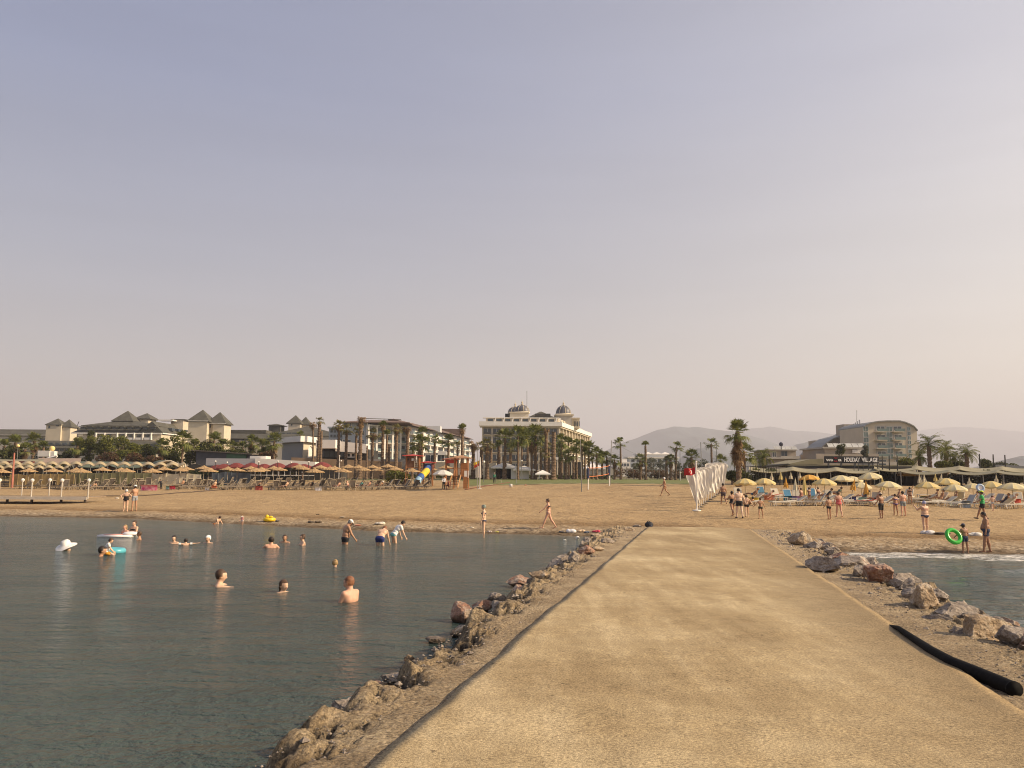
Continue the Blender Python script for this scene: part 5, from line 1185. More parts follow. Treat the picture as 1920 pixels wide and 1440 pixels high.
UMB = [(3,878),(54,877),(100,877),(143,876),(152,877),(192,875),(227,876),(237,877),(268.5,873),(285,877),(307,874),(337,876),(349,874),(382,872),(391,876),(427,874),(444.6,876),(469.6,873),(479,876),(490,875),(513,873),(524,875),(568.5,873),(590,877),(600.6,871),(618,874),(626.6,873),(643,877),(652.7,870),(671.5,871),(682,875),(698.5,871),(711,875),(726.7,869),(741,874),(772,877),(805.6,874),(835,871),(20,873),(75,873),(122,873),(205,872),(560,870)]
for i, (px, py) in enumerate(UMB):
    Y = {877:99, 878:98, 876:102, 875:105, 874:109, 873:112, 872:114, 871:117, 870:120, 869:123}[py]; g = gz(px, Y); za = Z_(px, py, Y)
    t = thing('straw_parasol', None, 'parasol', g, 0, 'straw parasols on the left beach'); s = 1.0+.08*math.sin(i*5)
    place('thatch', TH[i % 4], t, (0, 0, za-g.z-.56*s), i*1.3, s)
    q = MB(); q.tube([(0,0,-.2), (0,0,za-g.z-.2)], .04, 7); q.build('pole', M_pole, t); note('straw', px, t)
M_red = mat('maroon_canvas', (.17,.035,.03), .85, .15, 2)
def gore(rr, h, n_=8, sag=.06, scal=0.05):
    """parasol cloth: n_ gores between ribs, each a little slack"""
    vs = []; rings = 6; m_ = n_*4
    for i in range(rings+1):
        u = i/rings
        for k in range(m_):
            t = 2*PI*k/m_; f_ = abs(math.sin(t*n_/2)); z = h*(1-u**1.7)-sag*u*f_; ra = rr*u*(1-scal*f_*u)+.012; vs.append((ra*math.cos(t), ra*math.sin(t), z))
    k0 = len(vs); vs += [(x, y, z-.012) for x, y, z in vs]; fs = []
    for i in range(rings):
        for k in range(m_):
            a, b_ = i*m_+k, i*m_+(k+1) % m_; fs += [(a, a+m_, b_+m_, b_), (k0+a, k0+b_, k0+b_+m_, k0+a+m_)]
    for k in range(m_): a, b_ = rings*m_+k, rings*m_+(k+1) % m_; fs.append((a, k0+a, k0+b_, b_))
    return vs, fs
def valance(rr, n_=8, d=.13):
    m_ = n_*4; vs = []
    for k in range(m_):
        t = 2*PI*k/m_; f_ = abs(math.sin(t*n_/2)); ra = rr*(1-.05*f_)+.004
        for dz in (0, -d*(.75+.25*f_)): vs.append((ra*math.cos(t), ra*math.sin(t), -.06*f_+dz+.004))
    return vs, [(2*k, 2*k+1, (2*k+3) % (2*m_), (2*k+2) % (2*m_)) for k in range(m_)]
def stripes(name, c1, c2, nn):
    global n
    m = bpy.data.materials.new(name); m.use_nodes = True; n = m.node_tree; b = n.nodes['Principled BSDF']
    o = N('TexCoord').outputs['Object']; s = N('SeparateXYZ'); L(o, s.inputs[0]); a = mathn('ARCTAN2', s.outputs[1], s.outputs[0])
    f_ = mathn('SINE', mathn('MULTIPLY', a, nn)); L(mixc(ramp(f_, [(.45, (0,0,0)), (.55, (1,1,1))]), c1, c2), b.inputs['Base Color']); b.inputs['Roughness'].default_value = .8
    tr = N('BsdfTranslucent'); tr.inputs[0].default_value = (*c1, 1); mx = N('MixShader'); mx.inputs[0].default_value = .25
    L(b.outputs[0], mx.inputs[1]); L(tr.outputs[0], mx.inputs[2]); L(mx.outputs[0], n.nodes['Material Output'].inputs[0]); return m
ST = [stripes('yellow_striped_canvas', (.72,.60,.30), (.68,.52,.20), 8), stripes('pale_yellow_canvas', (.74,.66,.42), (.70,.60,.32), 8), mat('orange_canvas', (.62,.33,.06), .8, .12, 1.5), stripes('white_canvas', (.75,.72,.66), (.70,.68,.63), 8)]
PMESH = {}
def parasol(px, py, Y, mt, rr, h, label=None, grp=None, tilt=(0, 0), key=None, pole=M_pole, polerad=.022, name='beach_parasol', ng=8):
    g = gz(px, Y); za = Z_(px, py, Y)-g.z; t = thing(name, label, 'parasol', g, 0, grp); k = (rr, h, ng)
    if k not in PMESH: PMESH[k] = (gore(rr, h, ng), valance(rr, ng))
    q = MB(); q.add(*PMESH[k][0]); c = q.build('canopy', mt, t, loc=(0, 0, za-h)); c.rotation_euler = (tilt[0], tilt[1], px)
    q = MB(); q.add(*PMESH[k][1]); q.build('valance', mt, c)
    q = MB(); q.tube([(0,0,-.15), (math.sin(tilt[1])*.0, 0, za-.02)], polerad, 7); q.build('pole', pole, t)
    if key: note(key, px, t)
    return t
for px, py in ((408,871),(420,869.5),(443,867.5),(471,867.5),(495,869.5),(521,867.8),(551,867.5),(604,866),(570,870)): parasol(px, py, 130, M_red, 1.7, .75, None, 'maroon parasols of the beach bar', key='maroon', ng=6)
RG = 'yellow parasols of the right beach'
for px, py, Y, mi, rr, lb, tl in ((1396.5,897,67,0,1.0,'open yellow parasol, leftmost of the right beach, right of the flags',(0,.06)),(1433,896.5,70,0,.98,'open yellow parasol, second from the flags',(0,0)),(1517,890,84,2,1.05,'open orange parasol with a domed top behind the yellow ones',(0,.05)),(1545,897,66,0,1.02,'open striped yellow parasol beside the women with raised arms',(0,0)),(1577,891,74,1,1.15,'open pale yellow parasol behind the leaning orange one, left of two overlapping',(0,0)),(1597,893,82,1,1.1,'open pale yellow parasol overlapping its neighbour, right of two',(0,0)),(1631,886,74,1,1.08,'highest open parasol, tilted, under the end of the signboard',(0,.13)),(1614,904,71,1,.95,'low open yellow parasol between two closed orange ones',(0,.04)),(1665,902,64,1,1.08,'wide flat yellow parasol above the man in black shorts',(0,.05)),(1738,903,65,0,1.02,'striped yellow parasol above the woman with the lilac cap',(0,0)),(1774,896.5,68,0,1.08,'tall striped yellow parasol right of the snack bar hut',(0,0)),(1788,908,66,1,1.0,'low pale parasol tucked under the tall striped one',(0,.05)),(1823,906,76,1,1.0,'pale parasol left of the round blue ring',(0,-.03)),(1858,902,62,0,1.0,'striped yellow parasol just behind the man in green',(0,.02)),(1897,905,60,1,1.05,'wide pale yellow parasol near the right border',(0,.03)),(1917,908,64,1,1.0,'last pale yellow parasol, cut by the right border',(0,0))):
    parasol(px, py, Y, ST[mi], rr, .42, lb, RG, tl)
parasol(830.5, 881, 94, ST[3], 1.28, .5, 'white parasol standing between the straw parasols and the lifeguard tower', None, pole=M_white, polerad=.03)
def closed(px, pyt, pyb, Y, mt, label, lean=0, key=None):
    g = gz(px, Y); zt = Z_(px, pyt, Y)-g.z; zb = Z_(px, pyb, Y)-g.z; t = thing('closed_parasol', label, 'parasol', g, 0, 'closed parasols of the right beach'); n_ = 14; vs = []; pr = [(.015,zt),(.04,zt-.12),(.10,zt-.5),(.15,zb+.35),(.19,zb+.08),(.21,zb)]
    for i, (ra, z) in enumerate(pr):
        for k in range(n_): a = 2*PI*k/n_; rr_ = ra*(1+.22*math.cos(a*7)*min(1, i/2)); vs.append((rr_*math.cos(a), rr_*math.sin(a), z+(.04*math.cos(a*3) if i == 5 else 0)))
    q = MB(); q.add(vs, [(i*n_+k, (i+1)*n_+k, (i+1)*n_+(k+1) % n_, i*n_+(k+1) % n_) for i in range(5) for k in range(n_)]); q.build('folded_cloth', mt, t)
    q = MB(); q.tube([(0,0,-.1), (0,0,zt+.08)], .022, 6); q.build('pole', M_pole, t); t.rotation_euler = (0, lean, px)
    return t
OR, YE, PA = ST[2], mat('folded_yellow', (.62,.50,.20)), mat('folded_pale', (.60,.54,.38))
for px, a, b_, Y, mt, lb, ln in ((1447,885,900,88,PA,'closed pale parasol behind the second open yellow one',0),(1464,884,899,86,YE,'closed yellow parasol behind the closed orange one',0),(1474,895,914,70,OR,'closed orange parasol right of the two open yellow ones',.03),(1483,885,898,88,PA,'closed pale parasol, thin, left of the dome topped orange one',0),(1500,885,899,88,PA,'closed pale parasol touching the dome topped orange one',0),(1532,884,899,86,PA,'closed pale parasol behind the right edge of the orange one',0),(1491,897,919,67,PA,'closed pale parasol left of the women with raised arms',0),(1508,894,928,63,YE,'closed tall yellow parasol between the women with raised arms',0),(1592,897,918,64,OR,'closed orange parasol leaning to the right',-.22),(1623,902,927,64,OR,'closed checked orange parasol right of the leaning one',0),(1654,894,919,72,YE,'closed yellow parasol under the highest open one',0),(1724,889,906,88,PA,'closed pale parasol at the snack bar, left one',0),(1733,889,905,88,PA,'closed pale parasol at the snack bar, middle one',0),(1754,888,902,90,YE,'closed yellow parasol at the snack bar, right one',0),(1762,888,902,90,PA,'closed pale parasol leaning by the snack bar corner',-.12),(1817,895,909,84,PA,'closed pale parasol behind the low pale parasols at the right',0),(1868,890,904,86,PA,'closed pale parasol above the striped one by the man in green',0)):
    closed(px, a, b_, Y, mt, lb, ln)
# sun loungers
M_fr = mat('lounger_frame_tan', (.36,.30,.22), .7, .15, 3); M_sl = mat('grey_sling', (.135,.115,.10), .85, .15, 3, bump=.3, bscale=40); M_frw = mat('lounger_frame_white', (.62,.58,.50), .6, .08, 3); M_slw = mat('cream_sling', (.56,.50,.38), .8, .1, 3)
def lounger(fm, sm, back, name='sun_lounger'):
    t = thing(name, None, 'sun lounger'); q = MB(); a = R(back)
    for sy in (-.31, .31):
        q.box((-.05, sy, .34), (1.9, .05, .07)); 
        for lx, dx in ((-.75, -.12), (.45, .14)): q.tube([(lx, sy, .33), (lx+dx, sy, 0)], .03, 6); q.tube([(lx+.12, sy, .33), (lx-dx*.6, sy, .02)], .022, 5)
        q.tube([(.28, sy, .36), (.28+.78*math.cos(a), sy, .36+.78*math.sin(a))], .028, 6); q.tube([(.72, sy*.9, .34), (.28+.5*math.cos(a), sy*.9, .36+.5*math.sin(a))], .018, 5)
    q.box((-.98, 0, .34), (.05, .64, .06)); q.tube([(.28+.78*math.cos(a), -.31, .36+.78*math.sin(a)), (.28+.78*math.cos(a), .31, .36+.78*math.sin(a))], .028, 6)
    q.build('frame', fm, t)
    q = MB(); q.box((-.34, 0, .375), (1.24, .56, .02)); q.build('seat_sling', sm, t)
    q = MB(); c = Vector((.28+.40*math.cos(a), 0, .385+.40*math.sin(a))); q.box(c, (.76, .56, .02), Matrix.Rotation(-a, 3, 'Y')); q.build('backrest_sling', sm, t)
    return t
def dup_set(protos, spots, group, key, sc_=1.0):
    for i, (k, x, y, rz, px) in enumerate(spots):
        p = protos[k]; c = p.copy(); COL.objects.link(c); c.location = (x, y, tz(x, y)-.01); c.rotation_euler.z = rz; c['group'] = group; c.scale = (sc_, sc_, sc_)
        for ch in protos_kids[p.name]: d = ch.copy(); COL.objects.link(d); d.parent = c
        note(key, px, c)
GL = [lounger(M_fr, M_sl, b_) for b_ in (55, 40, 66, 12)]; WL = [lounger(M_frw, M_slw, b_) for b_ in (50, 32, 8)]+[lounger(M_frw, mat('grey_sling_pale', (.35,.36,.36)), 55), lounger(M_frw, mat('blue_sling', (.08,.22,.34)), 58), lounger(M_frw, mat('red_sling', (.40,.10,.06)), 10)]
protos_kids = {p.name: [c for c in COL.objects if c.parent == p] for p in GL+WL}
sp_ = []; r = random.Random(5)
LGROW = []
for row, (Y, st, p0, p1) in enumerate(((96.5,17.5,120,800),(100.5,18,40,800),(104.5,18.5,140,790),(109,21,300,720))):
    px = p0+row*7
    while px < p1:
        if not (row == 0 and 262 < px < 300) and r.random() > .06:
            k = r.choices([0, 1, 2, 3], [5, 3, 2, 1.5])[0]; pj = px+r.uniform(-3, 3); Yj = Y+r.uniform(-.5, .5); rz = (r.gauss(0, .18) if r.random() < .7 else r.gauss(-.9, .2))+.15; s_ = (k, X_(pj, Yj), Yj, rz, pj); sp_.append((row, s_)); LGROW.append((pj, Yj, k, rz, row))
        px += st*r.uniform(.85, 1.15)
for k_ in (0, 1, 2, 3): dup_set(GL, [s for rw, s in sp_ if rw == k_], 'grey sun loungers under the straw parasols', 'lg%d' % k_, 1.17)
WSP = [(1404,62,2,0),(1384,70,0,1.5),(1410,66,1,.3),(1429,71,4,1.6),(1445,68,5,.3),(1457,68,0,1.7),(1465,61.5,2,.1),(1479,66,4,1.5),(1487,62,1,.1),(1493,68,0,1.4),(1503,66,2,.2),(1513,62,0,-.2),(1529,62,3,-.25),(1523,69,4,1.5),(1541,62.5,1,-.1),(1537,69,0,1.6),(1553,67,0,1.2),(1562,62,2,.1),(1576,64,1,.2),(1588,66,2,.1),(1600,62,2,.05),(1612,66,3,.3),(1622,62,5,.1),(1639,64,0,.9),(1650,61.5,1,.2),(1668,68,2,.2),(1684,67,1,.3),(1700,70,0,.8),(1714,67,2,.1),(1731,66,1,0),(1741,62,2,.1),(1757,65,0,.3),(1768,63,1,.1),(1783,62,2,0),(1795,66,0,.8),(1808,61,3,.15),(1826,64,0,.4),(1840,67,1,.1),(1862,63,3,.3),(1876,60.5,1,.2),(1889,63,0,.9),(1899,59.5,2,.15),(1912,61,5,.2),(1908,66,0,1.1)]
dup_set(WL, [(k, X_(px, Y), Y, rz+r.uniform(-.1, .1), px) for px, Y, k, rz in WSP], 'white framed sun loungers of the right beach', 'wl')
for p in GL+WL:
    for c in protos_kids[p.name]: bpy.data.objects.remove(c)
    bpy.data.objects.remove(p)
# towels draped over loungers
def towel(px, Y, w_, h_, mt, label, hang=True, dz=.42):
    g = gz(px, Y); q = MB(); n_ = 10; vs = []
    for i in range(n_+1):
        for j in range(7):
            u = i/n_-.5; v_ = j/6; wv = .03*math.sin(u*17+j)+.02*math.sin(u*31)
            if hang: vs.append((u*w_, wv-.04*v_-.35*(1-min(1, v_*3)), dz+.12-(h_*max(0, v_-.2))))
            else: vs.append((u*w_, (v_-.5)*h_, dz+wv*.5))
    k0 = len(vs); vs += [(x, y+.015, z-.012) for x, y, z in vs]
    fs = [(i*7+j, (i+1)*7+j, (i+1)*7+j+1, i*7+j+1) for i in range(n_) for j in range(6)]; fs += [tuple(k0+a for a in f_[::-1]) for f_ in fs]
    q.add(vs, fs); o = q.build('beach_towel', mt, None, True, loc=g); return tag(o, label, 'towel', 'towels laid out on the beach')
def spotted(name, c1, c2, sc=6): return mat(name, c1, .85, .1, sc, col2=c2, detail=1)
o = towel(281.5, 94.5, 2.0, .85, spotted('pink_print', (.62,.05,.20), (.80,.45,.50), 3), 'bright pink and white towel hung over the front left loungers', dz=.55)
TW = [(318,95.5,.7,.5,(.20,.35,.33),'small turquoise towel hanging right of the pink one'),(325,95.2,.7,.5,(.45,.04,.08),'small crimson towel hanging right of the pink one'),(390,95.6,.5,.9,(.75,.74,.72),'white towel over the chair back under the straw parasol, left part'),(487,96,.9,.7,(.30,.06,.05),'dark red towel over a reclined grey lounger'),(512,97,.6,.8,(.62,.64,.66),'pale blue and white towel beside the dark red one'),(598,95.6,.8,1.1,(.62,.66,.75),'pale blue patterned towel hanging over a front lounger'),(403,95.5,.7,.35,(.50,.16,.08),'orange towel lying low on a front lounger'),(416,100,.9,.3,(.30,.33,.10),'yellow green towel on a second row lounger'),
 (1430,70.6,.8,.65,(.45,.58,.62),'pale blue towel over an upright lounger under the second yellow parasol'),(1479,65.6,1.0,.6,(.02,.22,.34),'deep blue towel on a lounger right of the closed orange parasol'),(1492,65.4,.8,.6,(.34,.22,.50),'lilac towel under the closed pale parasol'),(1524,66,.5,.8,(.35,.62,.66),'aqua and white towel between the women with raised arms'),(1619,63.5,1.0,.5,(.25,.50,.62),'light blue towel beneath the closed checked parasol'),(1620,61.6,1.3,.3,(.45,.10,.05),'red towel lying below the light blue one'),(1441,66.5,.9,.5,(.60,.22,.14),'coral towel on a low lounger left of the closed orange parasol'),(1411,64,.9,.35,(.62,.45,.08),'yellow towel beside the resting child'),(1521,61.8,.8,.4,(.62,.60,.58),'white towel on a low front lounger by the family'),(1594,65,.8,.5,(.10,.11,.30),'navy towel at the foot of the leaning orange parasol'),(1730,67,.7,.5,(.20,.24,.04),'lime green towel left of the striped parasol group'),(1878,62,.5,.8,(.75,.72,.68),'white towel over an upright lounger near the man in green'),(1893,64.5,1.6,.4,(.50,.08,.05),'long red towel near the right border'),(1881,65,.9,.5,(.55,.50,.30),'pale yellow towel left of the long red one'),(1785,64,.7,.7,(.50,.58,.50),'pale mint towel on the lounger chair under the low parasol'),(1645,64,.8,.6,(.62,.50,.40),'cream towel right of the red one'),(1808,60.8,.7,.7,(.24,.27,.30),'blue grey towel on an upright lounger left of the man in green'),(1846,68,1.4,.5,(.50,.30,.40),'pink checked towel behind the man in green')]
for i, (px, Y, w_, h_, c_, lb) in enumerate(TW): towel(px, Y, w_, h_, spotted('towel_cloth_%s' % lb.split()[0]+str(i), c_, tuple(min(.8, x*1.5+.03) for x in c_), 5), lb, hang=h_ > .3)
# deck with lamp posts
YD = 68.0; zd = Z_(100, 932, YD); x0, x1 = X_(-30, YD), X_(166, YD); L0 = Vector((x1, YD, tz(x1, YD)))
t = thing('bathing_deck', 'white edged timber deck standing low over the sand at the left', 'deck', L0); q = MB(); q.box((((x0-x1)/2), 1.6, zd-L0.z-.03), (x1-x0, 3.3, .06)); q.build('deck_boards', mat('deck_boards', (.30,.22,.14), .8, .2, 3), t)
q = MB(); q.box(((x0-x1)/2, -.08, zd-L0.z-.10), (x1-x0+.1, .08, .24)); q.build('white_edge', mat('weathered_white', (.50,.46,.40)), t)
for px in (14, 60, 115, 160):
    for dy in (.3,): q = MB(); q.box((X_(px, YD)-x1, dy, (zd-L0.z)/2-.35), (.16, .16, .8)); q.build('support', mat('wet_timber', (.06,.045,.035)), t)
for px, dy in ((1, -.02), (62, -.02), (118, -.02), (168, -.02), (44, 3.1), (95, 3.1)):
    Yp = YD+dy; xp = X_(px, Yp)-x1; top = Z_(px, 900.5 if dy < 1 else 900, Yp)-L0.z
    q = MB(); q.tube([(xp, dy, zd-L0.z-.12), (xp, dy, top-.1)], .055 if dy < 1 else .045, 8); p_ = q.build('lamp_post', mat('weathered_white', (.50,.46,.40), .8, .12, 3), t)
    q = MB(); q.ball((xp, dy, top), .155, 12, 8); q.tube([(xp, dy, top-.16), (xp, dy, top-.1)], .1, 8); q.build('globe', M_white, p_, True)
q = MB(); q.tube([(X_(0, YD)-x1, 0, zd-L0.z+.95), (x1-x1+.05, 0, zd-L0.z+.9)], .015, 5); q.tube([(X_(44, YD)-x1, 3.1, zd-L0.z+1.0), (X_(95, YD+3)-x1, 3.1, zd-L0.z+1.0)], .015, 5); q.tube([(X_(0, YD)-x1, 0, zd-L0.z+.1), (.05, 0, zd-L0.z+.1)], .02, 5); q.build('rope_rail', M_pole, t)
# hoses lying on the sand
def hose(pxs, label, rad, mt, lift=.07):
    P_ = [ground(px, py) for px, py in pxs]; D = []
    for i in range(len(P_)-1):
        for k in range(6): p = P_[i].lerp(P_[i+1], k/6); p.z = tz(p.x, p.y)+lift; D.append(p)
    L0 = D[0].copy(); q = MB(); q.tube([p-L0 for p in D], rad, 6); return tag(q.build('hose', mt, None, True, loc=L0), label, 'hose')
hose([(166,933),(200,931),(250,931.5),(300,928),(350,924),(400,920.5),(432,917)], 'dark hose running over the sand from the deck to the loungers', .05, mat('hose_rubber', (.09,.065,.05)))
hose([(872,919),(905,913),(940,908),(958,905)], 'reddish brown hose on the sand right of the lifeguard tower', .06, mat('hose_red', (.16,.07,.045)))
# flag row
M_cloth = bpy.data.materials.new('white_sailcloth'); M_cloth.use_nodes = True; n = M_cloth.node_tree; b = n.nodes['Principled BSDF']; b.inputs['Roughness'].default_value = .85
L(ramp(noise(.8, 3, N('NewGeometry').outputs['Position']), [(.3, (.66,.62,.55)), (.7, (.78,.75,.69))]), b.inputs['Base Color']); tr = N('BsdfTranslucent'); tr.inputs[0].default_value = (.75,.70,.62,1); mx = N('MixShader'); mx.inputs[0].default_value = .2; L(b.outputs[0], mx.inputs[1]); L(tr.outputs[0], mx.inputs[2]); L(mx.outputs[0], n.nodes['Material Output'].inputs[0])
g0 = ground(1306.5, 958.5)
def base_disc(t, mt=None, k=1.0): q = MB(); q.lathe([(0,.0),(.30*k,.0),(.30*k,.05),(.26*k,.08),(.05,.10),(0,.10)], 16); q.build('base_plate', mt or M_white, t)
t = thing('flagpole', 'white flagpole on a round base, nearest the pier, carrying a red flag', 'flagpole', g0); base_disc(t)
hp = (958.5-869)*g0.y/F; q = MB(); q.tube([(0,0,0), (.03,0,hp)], .055, 10); q.build('pole', M_white, t); q = MB(); q.ball((.03,0,hp+.05), .08, 8, 6); q.build('pole_cap', M_white, t)
def curtain(root, xs0, zt, zb, label, mt, depth_w=.06, ny=12, skew=0, name='cloth', tail=0):
    pass
sx = g0.y/F
fl = thing('flag', 'red Turkish flag with white crescent and star blowing to the left', 'flag', g0+Vector((0,0,0))); q = MB(); vs = []; nx_, nz_ = 18, 10; fw_, fh_ = 20*sx, 13*sx; zt_ = (958.5-877)*sx
def flp(u, v): return Vector((-.05-u*fw_, .13*math.sin(u*7+v*1.5)*(.3+u), zt_-v*fh_-u*fh_*.38-.05*math.sin(u*5)))
for i in range(nx_+1):
    for j in range(nz_+1): vs.append(flp(i/nx_, j/nz_))
fs = [(i*(nz_+1)+j, (i+1)*(nz_+1)+j, (i+1)*(nz_+1)+j+1, i*(nz_+1)+j+1) for i in range(nx_) for j in range(nz_)]; q.add(vs, fs); q.build('red_cloth', mat('flag_red', (.42,.015,.02), .7, .06, 2), fl, True)
q = MB(); cres = []
for k in range(17): a = R(50)+k/16*R(260); cres.append((.42+.0+.17*math.cos(a)*.67, .5+.25*math.sin(a)))
for k in range(17): a = R(310)-k/16*R(260); cres.append((.46+.135*math.cos(a)*.67, .5+.20*math.sin(a)))
for sgn in (-1, 1):
    for i in range(16):
        idx = [i, i+1, 32-i, 33-i]; q.add([flp(*cres[a])+Vector((0, sgn*.012, 0)) for a in idx], [(0,1,2,3)])
    st = [(.60+(.075 if k % 2 == 0 else .03)*.67*math.cos(2*PI*k/10+PI), .5+(.11 if k % 2 == 0 else .045)*math.sin(2*PI*k/10)) for k in range(10)]
    q.add([flp(.60, .5)+Vector((0, sgn*.012, 0))]+[flp(*s_)+Vector((0, sgn*.012, 0)) for s_ in st], [(0, k+1, (k+1) % 10+1) for k in range(10)])
q.build('crescent_and_star', M_white, fl)
FG = 'white banners on bent poles in a row from the pier to the lawn'
FL = [(1312,956,1307,884,1302),(1315,951,1313,883,1304),(1319,947,1318,881,1308),(1323,944,1324,879,1313),(1328,940.5,1331,878.5,1320),(1334,937,1337,877,1327),(1338,934,1344,873,1336),(1341,931.5,1350,871,1341),(1345,928.5,1356,869.5,1346),(1348,926,1362,868.5,1352),(1352,924,1368,868.5,1357)]
wn = ['nearest','second','third','fourth','fifth','sixth','seventh','eighth','ninth','tenth','farthest']
for i, (bx, by, tx, ty, lx) in enumerate(FL):
    g = ground(bx, by); s = g.y/F; H_ = (by-ty)*s; t = thing('banner_flag', '%s white banner counted from the red flag' % wn[i], 'banner', g, 0, FG); base_disc(t, mat('dusty_base', (.20,.16,.11)), .75)
    ox = (tx-bx)*s+.0; wd = max(.55, (tx-lx)*s*2.6); pts = []
    for k in range(15):
        u = k/14
        if u < .8: pts.append(Vector((ox*u, 0, H_*u*1.16)))
        else: a = (u-.8)/.2; pts.append(Vector((ox*.8-wd*.55*(1-math.cos(a*PI*.6)), 0, H_*(.93+.07*math.sin(a*PI*.6)))))
    q = MB(); q.tube(pts, .022, 6); q.build('bent_pole', M_white, t)
    q = MB(); vs = []; nu, nv = 14, 26
    for a in range(nu+1):
        for c in range(nv+1):
            u = a/nu; v = c/nv; zt2 = H_*(.93+.07*math.sin(min(1, u*1.3)*PI*.6)) if u > 0 else H_*.93
            zb2 = H_*(.16+.10*(i % 3)*.5); wdv = wd*(1-.45*v)+.18*math.sin(v*3+i)
            x = ox*.86*(1-v*.7)-u*wdv+.10*v*v; z = zt2+(zb2-zt2)*v; y = .16*math.sin(u*9+v*2.2+i)*(.35+.65*v)+.05*math.sin(v*11+u*4+i); vs.append((x, y, z))
    q.add(vs, [(a*(nv+1)+c, (a+1)*(nv+1)+c, (a+1)*(nv+1)+c+1, a*(nv+1)+c+1) for a in range(nu) for c in range(nv)]); q.build('cloth', M_cloth, t, True)
# volleyball
t = thing('volleyball_net', 'beach volleyball net with orange bands between two padded posts', 'volleyball net', ground(1103, 918)); gA, gB = ground(1103, 918), ground(1142.5, 911)
for g, dark in ((gA, 1), (gB, 1)):
    hh = 2.55; q = MB(); q.tube([g-gA, g-gA+Vector((0,0,hh))], .06, 8); p_ = q.build('post', M_white, t); q = MB(); q.tube([g-gA+Vector((0,0,1.25)), g-gA+Vector((0,0,2.4))], .13, 8); q.build('padding', mat('navy_pad', (.03,.04,.10)), p_)
d = gB-gA; q = MB()
for zz in (2.4, 1.45):
    for k in range(6): a, c = k/6, (k+1)/6; sg = lambda w_: -.08*math.sin(w_*PI); q.tube([d*a+Vector((0,0,zz+sg(a))), d*c+Vector((0,0,zz+sg(c)))], .035, 5)
q.build('orange_band', mat('orange_band', (.62,.20,.08)), t); q = MB()
for k in range(1, 24): a = k/24; q.tube([d*a+Vector((0,0,1.42)), d*a+Vector((0,0,2.36))], .006, 3)
for zz in (1.6,1.75,1.9,2.05,2.2): q.tube([Vector((0,0,zz)), d+Vector((0,0,zz))], .006, 3)
q.build('netting', M_metal, t)
def pole(px, pyb, pyt, Y, rad, mt, label, top=0, grp=None, name='tall_pole', cat='pole'):
    g = gz(px, Y) if Y else ground(px, pyb); zt = at(px+top, pyt, g.y); q = MB(); q.tube([Vector((0,0,-.3)), Vector(zt)-g], [rad*1.2, rad*.8], 7); return tag(q.build(name, mt, None, loc=g), label, cat, grp)
pole(1091, 922, 825, 0, .05, M_metal, 'tall thin pole left of the volleyball net', -3); pole(1143.5, 900, 826, 96, .05, M_metal, 'tall thin pole directly behind the right volleyball post', 3); pole(1316, 880, 829, 110, .06, M_metal, 'tall thin pole rising behind the white banners, left one', -2); pole(1343, 872, 830, 112, .06, M_metal, 'tall thin pole rising behind the white banners, right one', 1); pole(895, 917, 832, 0, .035, M_metal, 'thin grey pole beside the red and yellow flag', 1); pole(968, 905, 876, 108, .05, M_metal, 'slim grey post standing at the kerb of the lawn'); pole(1275, 880, 838, 150, .05, M_metal, 'thin mast standing right of the leaning thin palm')
q = MB(); a, c = at(1146.5, 828, 96), at(1314, 831, 110)
for dz in (0, 1.3): q.tube([a.lerp(c, k/12)+Vector((0,0,-dz-2.2*math.sin(k/12*PI)*(1-.3*dz))) for k in range(13)], .012, 3)
tag(q.build('overhead_wire', M_metal, None), 'two thin sagging wires strung between the tall poles over the lawn', 'wire')
for i, (px, t_) in enumerate(((1839, -3), (1863, -1), (1886, -2))): pole(px, 880, 851+i, 112, .10, M_dark, ['leftmost','middle','rightmost'][i]+' of the three bare dark poles behind the right sails', t_, 'bare poles behind the right sails')
for i, px in enumerate((1601,1609,1618,1628,1636,1645,1655,1668,1683)): pole(px, 885, 858-(i > 5)*4, 106, .05 if i < 6 else .08, M_dark, '%s thin pole in front of the restaurant, counted from the left' % ORD[i], -1 if i > 5 else 0, 'thin poles in front of the signboard and restaurant')
def lamp(px, pyt, Y, label, heads=((0,0),), mt=M_metal, rb=.22, col=None):
    g = gz(px, Y); z = Z_(px, pyt, Y)-g.z; t = thing('street_lamp', label, 'street lamp', g); q = MB(); q.tube([(0,0,0), (0,0,z)], .05, 6); q.build('post', mt, t)
    for dx, dz in heads: q = MB(); q.ball((dx, 0, z+dz), rb, 10, 8); q.build('globe', col or M_white, t, True)
lamp(1378, 862, 100, 'slim lamp with white heads left of the shaggy palm', ((0,.05),(-.25,-.5),(.1,-.7)), M_dark, .14); lamp(635.5, 855, 128, 'white lamp mast behind the straw parasols near the red ones', ((0,0),(.3,-.8)), M_white, .12)
lamp(94.5, 841, 146, 'big pale yellow ball lamp on a white post among the trees', ((0,0),), M_white, .5, mat('yellow_globe', (.72,.55,.24))); lamp(30, 836, 135, 'small yellow lamp at the far left over the canopies', ((0,0),), M_metal, .28, mat('yellow_globe', (.6,.45,.1))); lamp(907, 866, 120, 'short lamp with a round white head left of the palm row', ((0,0),), M_metal, .2)
lamp(1276, 886, 140, 'short white lamp post on the lawn before the red hedge', ((0,0),), M_white, .15); lamp(978, 864, 140, 'garden lamp between the palms before the white pavilion', ((0,0),), M_metal, .16)
pole(25, 895, 849, 104, .12, mat('pink_paint', (.42,.16,.12)), 'faded pink pole rising through the canopies at the left', 2)
for i, px in enumerate((403,412,425,459,484,497,520,533,545,565,578)): 
    if i % 2 == 0: lamp(px, 865+(i % 3), 128, '%s small white bar lamp above the maroon parasols, counted from the left' % ORD[i//2], ((0,0),), M_dark, .14)
